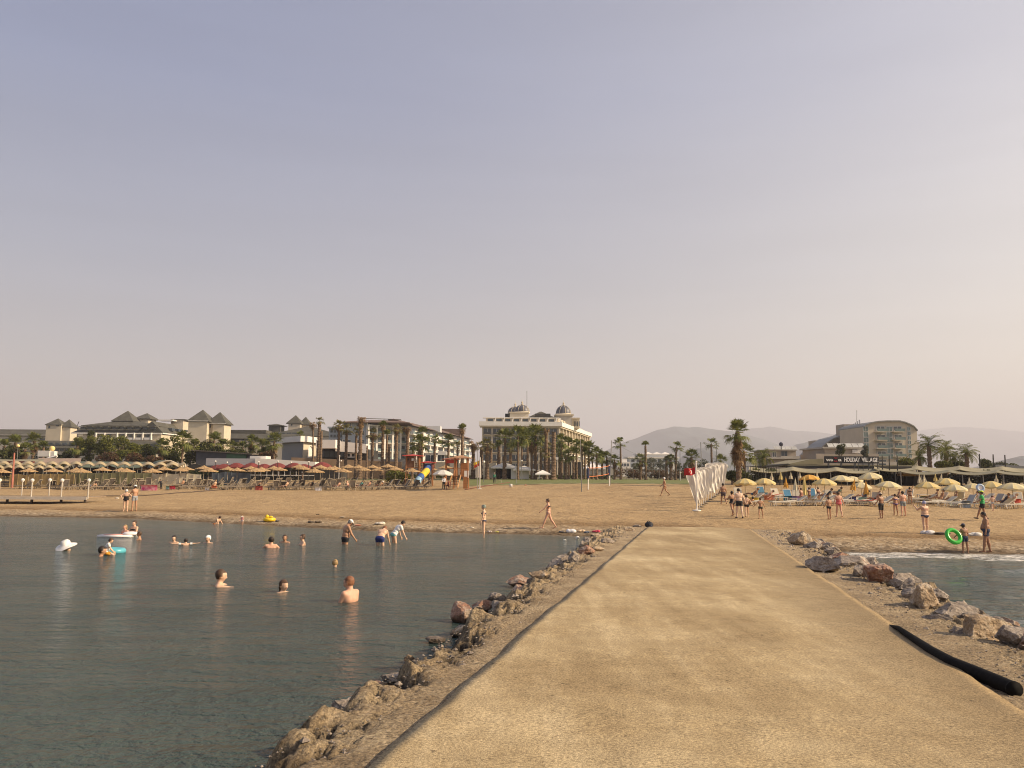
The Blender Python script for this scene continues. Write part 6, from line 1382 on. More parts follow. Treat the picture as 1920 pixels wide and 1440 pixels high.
# booth
b = Bld('rooftop_booth', 'small white booth with a slanted board under the yellow ball lamp', 85, 145, 'booth'); b.mass('wall', M_white, 68, 90, 845, 145, 2, 856); b.mass('post', M_white, 90, 99, 846, 145.2, 1, 858)
q = MB(); A, B = at(82, 862, 143), at(107, 855, 143); q.tube([A, B], .22, 4); b.part(q, 'slanted_board', M_white)
# play towers
def tower(px0, px1, pyr, pye, pyf, pyb, Y, label, roofmt, kind):
    xm = (px0+px1)/2; g = gz(xm, Y); s = Y/F; w_ = (px1-px0)*s; t = thing('play_tower' if kind else 'lifeguard_tower', label, 'tower', g); zr, ze, zf = [Z_(xm, p, Y)-g.z for p in (pyr, pye, pyf)]
    for sx_ in (-1, 1):
        for sy in (0, 1): q = MB(); q.tube([(sx_*w_*(.5 if not kind else .46), sy*w_*.8, -.2), (sx_*w_*.42, sy*w_*.8, ze)], .07, 6); q.build('leg', M_wood, t)
    q = MB(); a = w_*.5+.35; q.add([(-a,-.35,ze),(a,-.35,ze),(a,w_*.8+.35,ze),(-a,w_*.8+.35,ze),(0,w_*.4,zr),(-a,-.35,ze-.08),(a,-.35,ze-.08),(a,w_*.8+.35,ze-.08),(-a,w_*.8+.35,ze-.08)], [(0,1,4),(1,2,4),(2,3,4),(3,0,4),(5,6,1,0),(6,7,2,1),(7,8,3,2),(8,5,0,3),(8,7,6,5)]); q.build('roof', roofmt, t)
    q = MB(); q.box((0, w_*.4, zf), (w_, w_*.8, .12)); q.build('platform', M_wood, t)
    return t, g, w_, ze, zf, s
M_or = mat('orange_boards', (.34,.15,.055), .75, .2, 3, squash=(.3,.3,5)); M_rr = mat('red_plastic', (.50,.05,.03), .5, .1, 2)
t, g, w_, ze, zf, s = tower(850, 878, 853, 858, 893, 919, 95, 'wooden lifeguard tower with stairs and a pitched roof on the sand', mat('tower_roof', (.40,.22,.12), .8, .15, 2), 0)
q = MB()
for k in range(9): q.tube([(-w_*.45+k*w_*.112, 0, zf), (-w_*.45+k*w_*.112, 0, zf+.95)], .025, 4)
q.tube([(-w_/2, 0, zf+.98), (w_/2, 0, zf+.98)], .04, 5); q.build('railing', M_wood, t)
q = MB(); q.box((w_*.18, w_*.75, zf+.8), (w_*.5, .08, 1.7)); q.build('back_boards', M_or, t); q = MB(); q.box((w_*.38, -.03, zf+.25), (.55, .03, .85)); q.build('notice', M_white, t)
q = MB(); 
for sx_ in (-.62, -.02): q.prism([(sx_*w_*1.0-.25, -1.9, 0), (sx_*w_*1.0-.17, -1.9, 0), (sx_*w_*1.0+.08, 0, zf), (sx_*w_*1.0, 0, zf)], (0, 0, .22))
q.build('stringer', mat('pale_wood', (.50,.28,.13)), t); q = MB()
for k in range(8): u = (k+.5)/8; q.box((-.42*w_+.25*u-.1, -1.9*(1-u), zf*u+.05), (w_*.62, .26, .05))
q.build('tread', mat('dark_tread', (.09,.045,.025)), t); q = MB(); q.box((w_*.30, -.02, zf*.5), (w_*.26, .06, zf*.95)); q.build('side_board', M_or, t)
q = MB(); q.tube([(-w_*.6, -1.9, .85), (-w_*.35, 0, zf+.95)], .03, 5); q.tube([(w_*.5, .1, .1), (w_*.7, .1, 0)], .03, 4); q.build('handrail', M_wood, t)
t, g, w_, ze, zf, s = tower(759, 787, 851.5, 854, 877, 912, 104, 'tall boarded play tower with a red roof edge, left of the slide', M_rr, 1)
q = MB(); q.box((-w_*.12, .1, (ze+zf)/2), (w_*.66, .1, ze-zf)); q.build('board_wall', mat('brown_boards', (.17,.075,.035), .75, .2, 3), t)
q = MB(); q.box((w_*.38, .1, (ze+zf)/2), (w_*.22, .1, ze-zf)); q.build('side_wall', M_or, t); q = MB()
for k in range(7): q.box((w_*.24, .02, zf+.2+k*.24), (.5, .04, .05))
q.tube([(w_*.14,.02,zf),(w_*.14,.02,ze)], .03, 4); q.tube([(w_*.34,.02,zf),(w_*.34,.02,ze)], .03, 4); q.build('ladder', M_cream, t)
q = MB(); q.box((.0, .03, ze-.55), (.28, .05, .32)); q.build('white_sign', M_white, t); q = MB(); q.ball((-w_*.28, .03, ze-.5), (.12,.05,.16), 8, 6); q.build('porthole', M_dark, t)
t, g, w_, ze, zf, s = tower(792, 811, 864.5, 867, 881, 912, 106, 'low play tower with a red roof behind the blue and yellow slide', M_rr, 1)
q = MB(); q.box((0, .2, zf+.4), (w_, .08, .8)); q.build('blue_panel', mat('blue_plastic', (.03,.09,.28), .5), t); q = MB(); q.tube([(w_*.6,-.1,ze-.3),(w_*.62,-.1,zf)], .05, 6); q.build('red_bar', M_rr, t)
t, g, w_, ze, zf, s = tower(834, 856, 858, 860.5, 878, 912, 104, 'play tower with a flat red brown roof behind the lifeguard tower', mat('red_brown', (.28,.09,.05)), 1)
q = MB(); q.box((0, .2, ze-.35), (w_, .06, .45)); q.build('red_valance', M_rr, t)
# slide tube
t = thing('tube_slide', 'blue and yellow tube slide coming down towards the loungers', 'slide', gz(790, 101)); P0 = gz(790, 101)
cp = [at(803, 878, 105)-P0, at(800, 883, 103.5)-P0, at(795, 888.5, 102)-P0, at(790, 893, 101)-P0, at(786, 898, 100.3)-P0, at(782, 904, 99.8)-P0]
for k, (mt_, nm) in enumerate(((mat('blue_plastic', (.03,.09,.28)), 'tube_section'), (mat('yellow_plastic', (.72,.48,.03), .5), 'tube_section'), (mat('yellow_plastic', (.72,.48,.03)), 'tube_section'), (mat('blue_plastic', (.03,.09,.28)), 'tube_section'), (mat('pale_blue_plastic', (.25,.42,.60), .5), 'slide_mouth'))):
    q = MB(); q.tube([cp[k], cp[k].lerp(cp[k+1], .5), cp[k+1]], .45, 14, caps=False); q.build(nm, mt_, t, True)
# lifeguard flag and white banner right of the tower
g = ground(899.5, 917); t = thing('flagpole', 'white pole on a flat foot right of the lifeguard tower', 'flagpole', g); q = MB(); q.tube([(0,0,0),(0,0,(917-858)*g.y/F)], .06, 7); q.build('pole', M_white, t); q = MB(); q.box((0,0,.03), (.5,.5,.06)); q.build('foot', M_white, t)
s = g.y/F; q = MB(); vs = []
for i in range(9):
    for j in range(9): u, v = i/8, j/8; vs.append((-.08-u*11*s*(1-.2*v), .08*math.sin(u*6+v), (917-864)*s-v*9.5*s-u*5*s))
q.add(vs, [(i*9+j, (i+1)*9+j, (i+1)*9+j+1, i*9+j+1) for i in range(8) for j in range(8)]); q.mi = [0 if (k % 8) < 4 else 1 for k in range(64)]
fo_ = thing('flag', 'yellow over red lifeguard flag blowing left on its pole', 'flag', g); q.build('flag_cloth', [mat('flag_yellow', (.72,.48,.05)), mat('flag_orange_red', (.55,.06,.02))], fo_, True)
q = MB(); q.tube([(-.08,0,(917-863)*s), (-.08,0,(917-889)*s)], .02, 5); q.build('hoist_cord', M_white, fo_)
g = ground(896, 914); s = g.y/F; t = thing('hanging_banner', 'tall white cloth banner standing behind the lifeguard flag', 'banner', g+Vector((0,.5,0))); q = MB(); q.prism([(-5*s,0,18*s),(6*s,0,18*s),(5*s,0,48*s),(-1*s,0,50*s)], (0,.03,0)); q.build('cloth', M_cloth, t); q = MB(); q.tube([(-1*s,0,0),(-1*s,0,50*s)], .03, 5); q.build('pole', M_white, t)
# small wooden tables and boxes
def small_table(px, py, label, w_=.9, h_=.45, mt=M_cream, grp=None):
    g = ground(px, py); t = thing('small_table', label, 'table', g, 0, grp); q = MB(); q.box((0,0,h_), (w_, .5, .05)); q.build('tabletop', mt, t)
    for a in (-1, 1):
        for c in (-1, 1): q = MB(); q.box((a*w_*.45, c*.2, h_/2), (.05, .05, h_-.05)); q.build('leg', mt, t)
small_table(935, 906, 'low pale bench near the corner of the lawn'); small_table(1012, 900.5, 'small pale frame stool on the lawn edge by the palms'); small_table(1464, 943, 'low white slatted beach table in front of the orange closed parasol', 1.1, .45, M_frw); small_table(1734, 938, 'low white beach table right of the man in grey trunks', 1.2, .5, M_frw)
# things lying on the sand and floating
def blob(name, label, cat, px, py, parts, z0=None, grp=None):
    g = ground(px, py) if z0 is None else (lambda d: Vector((d.x, d.y, 0))*((z0-EYE)/d.z)+Vector((0,0,z0)))(ray(px, py)); t = thing(name, label, cat, g, 0, grp)
    for nm, mt, fn in parts: q = MB(); fn(q, g.y/F); q.build(nm, mt, t, True)
    return t
def ring(q, c, R_, r_, n1=26, n2=12, tilt=None):
    vs = []
    for i in range(n1):
        a = 2*PI*i/n1
        for k in range(n2): b_ = 2*PI*k/n2; v = Vector(((R_+r_*math.cos(b_))*math.cos(a), (R_+r_*math.cos(b_))*math.sin(a), r_*math.sin(b_))); vs.append((tilt @ v if tilt else v)+Vector(c))
    q.add(vs, [(i*n2+k, ((i+1) % n1)*n2+k, ((i+1) % n1)*n2+(k+1) % n2, i*n2+(k+1) % n2) for i in range(n1) for k in range(n2)])
YP = mat('yellow_vinyl', (.74,.52,.02), .35, .04, 2); BLK = mat('black_fabric', (.014,.015,.022), .7, .3, 6); PNK = mat('pink_plastic', (.62,.16,.14), .6)
blob('inflatable_ring', 'yellow inflatable ring with a raised head lying on the wet sand', 'pool float', 505, 978, [('ring', YP, lambda q, s: ring(q, (0,0,.13), .27, .12)), ('raised_head', YP, lambda q, s: (q.ball((-.16,0,.32), .12, 10, 8), q.ball((.05,.1,.28), (.14,.1,.08), 10, 8)))])
blob('backpack', 'black backpack sitting at the far left corner of the pier', 'bag', 1217, 989, [('bag_body', BLK, lambda q, s: (q.ball((0,0,.15), (.24,.17,.17), 14, 10), q.ball((.03,-.12,.10), (.15,.08,.10), 10, 8))), ('strap', mat('navy_strap', (.02,.03,.07)), lambda q, s: q.tube([(-.14,-.05,.28),(-.05,-.05,.37),(.06,-.05,.31)], .018, 6)), ('front_pocket', mat('navy_strap', (.02,.03,.07)), lambda q, s: q.ball((.06,-.17,.08), (.09,.04,.06), 8, 6))])
for px, py, c_, lb, sz in ((1068,998,(.70,.70,.72),'heap of white clothes lying right of the walking woman',1.3),(1052,999,(.05,.05,.06),'dark sandals lying just left of the white clothes',.7),(1090,997,(.60,.45,.3),'sandy coloured rag lying between the clothes and the bucket',1),(1119,998,(.55,.06,.10),'small pink bucket and cloth at the waterline near the pier',1),(1100,999,(.10,.12,.16),'small dark shoe at the waterline',.7),(1137,1000,(.10,.10,.12),'tiny dark object lying near the red rocks',.6),(672,986,(.72,.25,.15),'flat orange pink toy lying at the waterline behind the man in the cap',1),(642,971,(.45,.40,.33),'pale flat stone on the damp sand',1.2),(713,983,(.6,.56,.48),'white cloth bag on the shore behind the bending man',1.3),(583,980,(.10,.08,.06),'dark clump of weed on the wet sand, left of two',.9),(597,980,(.12,.09,.06),'dark clump of weed on the wet sand, right of two',.9),(520,978,(.05,.05,.05),'dark sandal beside the yellow float',.7),(884,990,(.6,.55,.45),'small pale pebble like object behind the standing girl',.6),(919,998,(.5,.42,.4),'small pinkish object near the standing girl on the shore',.6),(931,998,(.55,.5,.1),'tiny yellow toy on the shore right of the standing girl',.5),(99,916,(.70,.66,.6),'white flat board lying on the sand behind the deck',2.0),(220,935,(.66,.62,.55),'small white bag on the sand left of the couple',1.0),(596,965,(.12,.09,.06),'thin dark weed line on the middle of the beach',.6),(958,914,(.62,.60,.58),'small white box with a picture standing on the sand',1.3),(986,910,(.35,.10,.06),'small brown ball lying on the sand by the lawn',.9),(1742,1002,(.66,.64,.62),'white bag at the feet of the woman with the lilac cap',1.6),(1768,1003,(.03,.03,.03),'flat black mat on the sand left of the green ring',1.8),(1825,1005,(.62,.60,.55),'white and yellow bag behind the boy with the ring',1.4)):
    sc_ = .16*sz; flat = 'flat' in lb or 'mat' in lb or 'board' in lb; g = ground(px, py); q = MB(); rr = random.Random(px)
    if 'box' in lb: q.box((0,0,.22), (.36,.2,.42))
    else:
        for k in range(4): q.ball((rr.uniform(-.8,.8)*sc_, rr.uniform(-.5,.5)*sc_, sc_*.25), (sc_*rr.uniform(.6,1.1), sc_*rr.uniform(.5,.9), sc_*(.12 if flat else rr.uniform(.3,.6))), 9, 6)
    q.build('small_litter', mat('litter_%d' % px, c_, .8, .15, 12), None, True, loc=g); bpy.data.objects
    o = COL.objects[-1]; o.name = lb.split()[1] if False else ('beach_bag' if 'bag' in lb else 'weed_clump' if 'weed' in lb else 'toy' if 'toy' in lb or 'bucket' in lb or 'ball' in lb else 'clothes' if 'clothes' in lb or 'rag' in lb else 'sandal' if 'sandal' in lb or 'shoe' in lb else 'box' if 'box' in lb else 'beach_item'); tag(o, lb, o.name.split('.')[0].replace('_', ' '))
blob('beach_ball', 'white ball floating at the waterline close to the beach corner', 'ball', 1083, 1011, [('ball_skin', M_white, lambda q, s: q.ball((0,0,.06), .10, 14, 10)), ('dark_panel', M_metal, lambda q, s: q.ball((.02,-.03,.07), (.085,.085,.06), 12, 8))], 0)
blob('plastic_bottle', 'tiny white bottle floating left of the white ball', 'bottle', 1059, 1013, [('bottle', M_white, lambda q, s: q.tube([(-.09,0,.01),(.04,0,.01),(.07,0,.01),(.09,0,.01)], [.03,.03,.012,.012], 8))], 0)
blob('air_mattress', 'white and pink air mattress floating under the blond girl', 'pool float', 226, 1006, [('mattress', mat('white_vinyl', (.72,.68,.66), .4), lambda q, s: [q.tube([(-.95+k*0,-.4+k*.15,.03),(.7,-.4+k*.15,.03)], .075, 8) for k in range(6)]), ('pillow', mat('white_vinyl', (.7,.7,.7)), lambda q, s: q.ball((.5,0,.14), (.40,.35,.12), 12, 8)), ('pink_panel', mat('pink_vinyl', (.62,.30,.26), .4), lambda q, s: q.box((-.2,-.2,.11), (.9,.4,.03)))], 0)
blob('swim_ring', 'light blue swim ring floating under the child in the white shirt', 'pool float', 214, 1036, [('ring', mat('aqua_vinyl', (.10,.42,.50), .3, .04, 2), lambda q, s: ring(q, (0,0,.06), .31, .125))], 0)
gb = at(1838, 915, 60); t = thing('inflatable_ring', 'round pale blue inflatable disc held up behind the man in green', 'pool float', gb); q = MB(); ring(q, (0,0,0), .24, .09, tilt=Matrix.Rotation(R(80), 3, 'X')); q.build('ring', mat('pale_blue_vinyl', (.35,.46,.62), .4), t, True); q = MB(); q.ball((0,0,0), (.24,.03,.24), 14, 8); q.build('disc', mat('white_vinyl', (.6,.62,.66)), t, True)
# ================================================================== people: one smooth skin from blended limbs, clothes as shells over it
def surf_nets(v, o, h):
    s = v < 0; nx, ny, nz = v.shape; cx, cy, cz = nx-1, ny-1, nz-1; acc = np.zeros((cx, cy, cz, 3)); cnt = np.zeros((cx, cy, cz))
    for ax in range(3):
        sl0 = [slice(None)]*3; sl1 = [slice(None)]*3; sl0[ax] = slice(0, -1); sl1[ax] = slice(1, None)
        a = v[tuple(sl0)]; b = v[tuple(sl1)]; cr = (a < 0) != (b < 0); t = np.where(cr, a/np.where(cr, a-b, 1), 0)
        others = [q for q in range(3) if q != ax]
        for d0 in (0, 1):
            for d1 in (0, 1):
                sl = [slice(None)]*3; sl[others[0]] = slice(d0, v.shape[others[0]]-1+d0); sl[others[1]] = slice(d1, v.shape[others[1]]-1+d1)
                c_ = cr[tuple(sl)]; tt = t[tuple(sl)]; p = np.zeros(c_.shape+(3,)); p[..., ax] = tt; p[..., others[0]] = d0; p[..., others[1]] = d1
                acc += p*c_[..., None]; cnt += c_
    act = cnt > 0; idx = -np.ones(act.shape, int); idx[act] = np.arange(act.sum()); ijk = np.argwhere(act)
    V = (ijk+acc[act]/cnt[act][:, None])*h+np.array(o); Fs = []
    for ax in range(3):
        sl0 = [slice(None)]*3; sl1 = [slice(None)]*3; sl0[ax] = slice(0, -1); sl1[ax] = slice(1, None); a = s[tuple(sl0)]; b = s[tuple(sl1)]
        e = np.argwhere(a != b); o1, o2 = [(1, 2), (2, 0), (0, 1)][ax]
        e = e[(e[:, o1] > 0) & (e[:, o2] > 0) & (e[:, o1] < v.shape[o1]-1) & (e[:, o2] < v.shape[o2]-1)]
        q = []
        for d1, d2 in ((1, 1), (0, 1), (0, 0), (1, 0)):
            k = e.copy(); k[:, o1] -= d1; k[:, o2] -= d2; q.append(idx[k[:, 0], k[:, 1], k[:, 2]])
        q = np.stack(q, 1); flip = ~a[e[:, 0], e[:, 1], e[:, 2]]; q[flip] = q[flip][:, ::-1]; Fs.append(q)
    Fq = np.concatenate(Fs); Fq = Fq[(Fq >= 0).all(1)]; return V, Fq
def pose(lean=0, twist=0, hs=(0, 0), ha=(3, 3), kn=(2, 2), sw=(0, 0), ab=(10, 10), el=(12, 12), inw=(0, 0), nod=0, yaw=0, side=0, **k):
    """joint positions of a 1.75 m figure facing +y"""
    J = {}; L_ = R(lean); sd_ = R(side); U = Vector((math.sin(sd_), math.sin(L_)*math.cos(sd_), math.cos(L_)*math.cos(sd_))); X = Matrix.Rotation(R(twist), 3, 'Z') @ Vector((math.cos(sd_), 0, -math.sin(sd_))); Fw = U.cross(X).normalized()
    p = Vector((0,0,0)); J['pel'] = p; J['waist'] = p+U*.14; J['chest'] = p+U*.32; J['neck'] = p+U*.50
    hu = (Matrix.Rotation(-R(nod), 3, X) @ U); J['head'] = J['neck']+hu*.142+Fw*.018; J['hu'] = hu; hx = Matrix.Rotation(R(yaw), 3, hu) @ X; J['hx'] = hx; J['hf'] = hu.cross(hx).normalized(); J['X'] = X; J['Fw'] = Fw; J['U'] = U
    for i, s in ((0, -1), (1, 1)):
        sh = p+U*.445+X*.172*s; a, b = R(sw[i]), R(ab[i]); d = X*(s*math.sin(b))+Fw*(math.cos(b)*math.sin(a))-Vector((0,0,1))*(math.cos(b)*math.cos(a)); d.normalize(); e = sh+d*.285
        a2, b2 = R(sw[i]+el[i]), R(ab[i]-inw[i]); d2 = X*(s*math.sin(b2))+Fw*(math.cos(b2)*math.sin(a2))-Vector((0,0,1))*(math.cos(b2)*math.cos(a2)); d2.normalize(); w = e+d2*.245
        J['sh%d' % i], J['el%d' % i], J['wr%d' % i], J['ha%d' % i] = sh, e, w, w+d2*.085; J['hd%d' % i] = d2
        hp = p+X*.092*s-U*.02; a, b = R(hs[i]), R(ha[i]); xx = Vector((X.x, X.y, 0)).normalized(); ff = Vector((-xx.y, xx.x, 0)); d = xx*(s*math.sin(b))+ff*(math.cos(b)*math.sin(a))-Vector((0,0,1))*(math.cos(b)*math.cos(a)); kne = hp+d*.43
        a2 = R(hs[i]-kn[i]); d2 = xx*(s*math.sin(b)*.6)+ff*math.sin(a2)-Vector((0,0,1))*math.cos(a2); d2.normalize(); an = kne+d2*.415
        fa = R(max(-30, min(60, (hs[i]-kn[i])*.6))); J['hip%d' % i], J['kn%d' % i], J['an%d' % i] = hp, kne, an; fd = (ff*math.cos(fa)+Vector((0,0,math.sin(fa)))+xx*.12*s).normalized(); J['he%d' % i] = an-fd*.035-Vector((0,0,.035)); J['to%d' % i] = an+fd*.165-Vector((0,0,.055))
    return J
def body(J, fat=0., fem=False, h=.021, child=False, cut=None, hd=1.0, limb=1.0):
    """-> V, F, per-vertex nearest bone name and position along it"""
    f = fat; lm = limb*(1+.35*f)
    P_ = []     # name, a, b, ra, rb
    A = lambda nm, a, b, ra, rb: P_.append((nm, np.array(a), np.array(b), ra, rb))
    X = J['X']; Fw = J['Fw']; U = J['U']; sh = .155 if fem else .172
    hw = .085 if fem else .07
    A('pelvis', J['pel']-X*hw, J['pel']+X*hw, .098+.05*f, .098+.05*f); A('waist', J['waist']-X*(.045+.03*f), J['waist']+X*(.045+.03*f), .088+.07*f, .088+.07*f)
    A('chest', J['chest']-X*.075, J['chest']+X*.075, .098+.045*f, .098+.045*f); A('upper', J['sh0']*.82+J['neck']*.18-U*.03, J['sh1']*.82+J['neck']*.18-U*.03, .062+.02*f, .062+.02*f); A('chest', J['chest']+U*.07-X*.09, J['chest']+U*.07+X*.09, .088+.03*f, .088+.03*f)
    A('waist', J['pel']+U*.05, J['chest'], .10+.05*f, .10+.04*f)
    if f > .3: A('waist', J['waist']+Fw*.07*f+U*.03, J['waist']+Fw*.10*f-U*.04, .10+.07*f, .10+.07*f)
    if fem:
        for s in (-1, 1): A('bust', J['chest']+U*.045+X*.065*s+Fw*.065, J['chest']+U*.03+X*.065*s+Fw*.085, .052, .048)
        A('pelvis', J['pel']-Fw*.045-X*.06-U*.03, J['pel']-Fw*.045+X*.06-U*.03, .078+.03*f, .078+.03*f)
    else: A('pelvis', J['pel']-Fw*.035-X*.045-U*.03, J['pel']-Fw*.035+X*.045-U*.03, .075, .075)
    A('neck', J['neck']-U*.03, J['neck']+(J['head']-J['neck'])*.5, .060*lm, .055*lm)
    for i in (0, 1): A('upper', J['neck']-U*.015, J['sh%d' % i]+U*.0, .050, .046)
    H = J['head']; hu, hf, hx = J['hu'], J['hf'], J['hx']
    A('head', H+hu*.02-hf*.012, H+hu*.045-hf*.02, .093*hd, .090*hd); A('head', H-hu*.05+hf*.035, H-hu*.03+hf*.03, .052*hd, .062*hd); A('head', H+hf*.05+hu*.03, H+hf*.04-hu*.01, .06*hd, .06*hd)
    A('head', H+hf*.096*hd-hu*.012, H+hf*.115*hd-hu*.028, .010, .014)
    for s in (-1, 1): A('head', H+hx*s*.088*hd+hu*.012, H+hx*s*.09*hd-hu*.018, .016, .012)
    for i in (0, 1):
        A('arm', J['sh%d' % i], J['el%d' % i], .052*lm, .038*lm); A('forearm', J['el%d' % i], J['wr%d' % i], .039*lm, .025*lm); A('hand', J['wr%d' % i]+J['hd%d' % i]*.01, J['ha%d' % i], .026, .030)
        A('thigh', J['hip%d' % i], J['kn%d' % i], (.088 if fem else .082)*lm, .054*lm); A('shin', J['kn%d' % i], J['an%d' % i], .052*lm, .034*lm); m_ = J['kn%d' % i].lerp(J['an%d' % i], .3); A('shin', m_-Fw*.012, m_.lerp(J['an%d' % i], .25)-Fw*.012, .053*lm, .045*lm)
        A('foot', J['he%d' % i], J['to%d' % i], .036, .026)
    allp = np.array([p[1] for p in P_]+[p[2] for p in P_]); lo = allp.min(0)-.2; hi = allp.max(0)+.2
    if cut is not None: lo[2] = max(lo[2], cut)
    gx = [np.arange(lo[k], hi[k]+h, h) for k in range(3)]; GX, GY, GZ = np.meshgrid(*gx, indexing='ij'); D = np.full(GX.shape, 9., np.float32); k_ = .028
    for nm, a, b, ra, rb in P_:
        r_ = max(ra, rb)+.12; mn = np.minimum(a, b)-r_; mx = np.maximum(a, b)+r_
        sl = tuple(slice(max(0, int((mn[q]-lo[q])/h)), max(0, int((mx[q]-lo[q])/h)+2)) for q in range(3)); x, y, z = GX[sl], GY[sl], GZ[sl]
        if x.size == 0: continue
        ab_ = b-a; l2 = max(1e-9, ab_@ab_); t = np.clip(((x-a[0])*ab_[0]+(y-a[1])*ab_[1]+(z-a[2])*ab_[2])/l2, 0, 1)
        d = np.sqrt((x-a[0]-t*ab_[0])**2+(y-a[1]-t*ab_[1])**2+(z-a[2]-t*ab_[2])**2)-(ra+(rb-ra)*t)
        c = D[sl]; kk = k_ if nm not in ('hand', 'foot') else .015; hh_ = np.clip(.5+.5*(c-d)/kk, 0, 1); D[sl] = c*(1-hh_)+d*hh_-kk*hh_*(1-hh_)
    V, Fq = surf_nets(D, lo, h)
    best = np.full(len(V), 9.); nb = np.zeros(len(V), int); tt = np.zeros(len(V)); names = [p[0] for p in P_]
    for q, (nm, a, b, ra, rb) in enumerate(P_):
        ab_ = b-a; t = np.clip((V-a)@ab_/max(1e-9, ab_@ab_), 0, 1); d = np.linalg.norm(V-a-t[:, None]*ab_, axis=1)-(ra+(rb-ra)*t); m_ = d < best; best[m_] = d[m_]; nb[m_] = q; tt[m_] = t[m_]
    return V, Fq, np.array(names)[nb], tt
def vnorm(V, Fq):
    n_ = np.cross(V[Fq[:, 2]]-V[Fq[:, 0]], V[Fq[:, 3]]-V[Fq[:, 1]]); N_ = np.zeros_like(V)
    for k in range(4): np.add.at(N_, Fq[:, k], n_)
    return N_/np.maximum(1e-9, np.linalg.norm(N_, axis=1))[:, None]
def shell(V, Fq, N_, mask, off, name, mt, parent, smooth=True):
    fm = mask[Fq].all(1)
    if fm.sum() < 3: return None
    f_ = Fq[fm]; u, inv = np.unique(f_, return_inverse=True); return place(name, npmesh(name, V[u]+N_[u]*off, inv.reshape(f_.shape), mt, smooth), parent)
SKIN = {k: mat('skin_'+k, c, .55, .06, 9, obj=True, sub=0) for k, c in (('fair', (.62,.40,.27)), ('pink', (.60,.34,.23)), ('tan', (.42,.235,.14)), ('brown', (.30,.16,.095)), ('pale', (.68,.48,.35)))}
HAIR = {k: mat('hair_'+k, c, .6, .25, 25, obj=True) for k, c in (('dark', (.025,.016,.011)), ('brown', (.07,.038,.02)), ('blond', (.34,.22,.10)), ('red', (.20,.085,.04)), ('grey', (.22,.20,.18)))}
def cloth(c): return mat('swim_fabric_%02d%02d%02d' % tuple(int(x*99) for x in c), c, .75, .15, 14, obj=True)
def person(label, px, py, hpx=None, rz=0, skin='tan', hair='dark', build=0., fem=False, outfit=(), P_=None, water=None, Y=None, hm=1.75, hat=None, cat='person', bun=False, tail=False, h=.021, cut=None, fz=None, hd=1.0, limb=1.0, lying=None, grp=None, dz=0):
    """outfit = [(kind, colour)]; water = height on the figure (m above its soles) of the waterline"""
    pp = dict(P_ or {}); J = pose(**pp)
    feet = min(min(J['he%d' % i].z, J['to%d' % i].z) for i in (0, 1))-.033
    if cut is None and water is not None: cut = feet+water-.35
    V, Fq, nb, tt = body(J, build, fem, h, cut=cut, hd=hd, limb=limb); top = V[:, 2].max()
    if Y is not None: x = X_(px, Y); g = Vector((x, Y, tz(x, Y)))
    elif water is not None: d = ray(px, py); t_ = (0-EYE)/d.z; g = Vector((d.x*t_, d.y*t_, 0))
    else: g = ground(px, py)
    vis = top-(feet+(water or 0)); sc = (hpx*g.y/F/vis) if hpx else hm/1.75
    base = feet+(water or 0) if fz is None else fz
    root = thing('person', label, cat, (g.x, g.y, g.z+dz), R(rz), grp, sc)
    off = np.array((0, 0, -base)); V = V+off; N_ = vnorm(V, Fq)
    place('body', npmesh('body', V, Fq, SKIN[skin]), root)
    q = MB(); o3 = Vector(off)
    for i, s in ((0, -1), (1, 1)):              # five fingers rooted in the palm
        w, dd = J['ha%d' % i]+o3, J['hd%d' % i]; pal = J['Fw'].copy(); pal = (pal-dd*pal.dot(dd))
        if pal.length < .2: pal = Vector((0,0,1))-dd*dd.z
        pal.normalize(); crs = dd.cross(pal).normalized(); inn = crs if crs.dot(J['X'])*s < 0 else -crs
        if w.z < (0 if water is not None else -9): continue
        for k, (ofs, ln) in enumerate(((.030, .062), (.011, .078), (-.009, .072), (-.028, .056))): b0 = w+pal*ofs-dd*.012; b1 = b0+dd*ln*.55+inn*.004; q.tube([b0, b1, b1+dd*ln*.42+inn*(.012+.004*k)], [.0095, .0085, .0065], 5)
        b0 = w+pal*.026-dd*.055; b1 = b0+pal*.028+dd*.028; q.tube([b0, b1, b1+dd*.026+pal*.006], [.011, .0095, .0075], 5)
    if q.v: q.build('fingers', SKIN[skin], root, True)
    C = J['head']+o3; hu, hf, hx = [np.array(J[k]) for k in ('hu', 'hf', 'hx')]; rel = V-np.array(C); zu, yf, xs_ = rel@hu, rel@hf, rel@hx; ishead = (nb == 'head')
    if hair and (hat != 'cap_full'):
        line = np.where(yf > .02, .062+.35*(yf-.02), np.where(yf > -.03, .02-.6*(-yf+.02)*-1*0, -.055)); m_ = ishead & (zu > np.where(yf > .035, .068, np.where(yf > -.01, .005, -.075))) & ((np.abs(xs_) < .088) | (yf < .03))
        shell(V, Fq, N_, m_, .011, 'hair', HAIR[hair], root)
        if bun: q = MB(); q.ball(Vector(C)+Vector(hu)*.10-Vector(hf)*.075, .045, 10, 8); q.build('hair_bun', HAIR[hair], root, True)
        if tail: q = MB(); b0 = Vector(C)-Vector(hf)*.095+Vector(hu)*.01; q.tube([b0, b0-Vector(hf)*.035-Vector(hu)*.06, b0-Vector(hu)*.15-Vector(hf)*.02, b0-Vector(hu)*.22], [.03, .034, .026, .008], 8); q.build('ponytail', HAIR[hair], root, True)
    fc = MB(); 
    for s in (-1, 1): fc.ball(Vector(C)+Vector(hf)*(.093*hd)+Vector(hx)*s*.032+Vector(hu)*.012, (.011,.008,.008), 8, 6)
    fc.build('eyes', mat('eye_dark', (.03,.02,.015), .3), root, True)
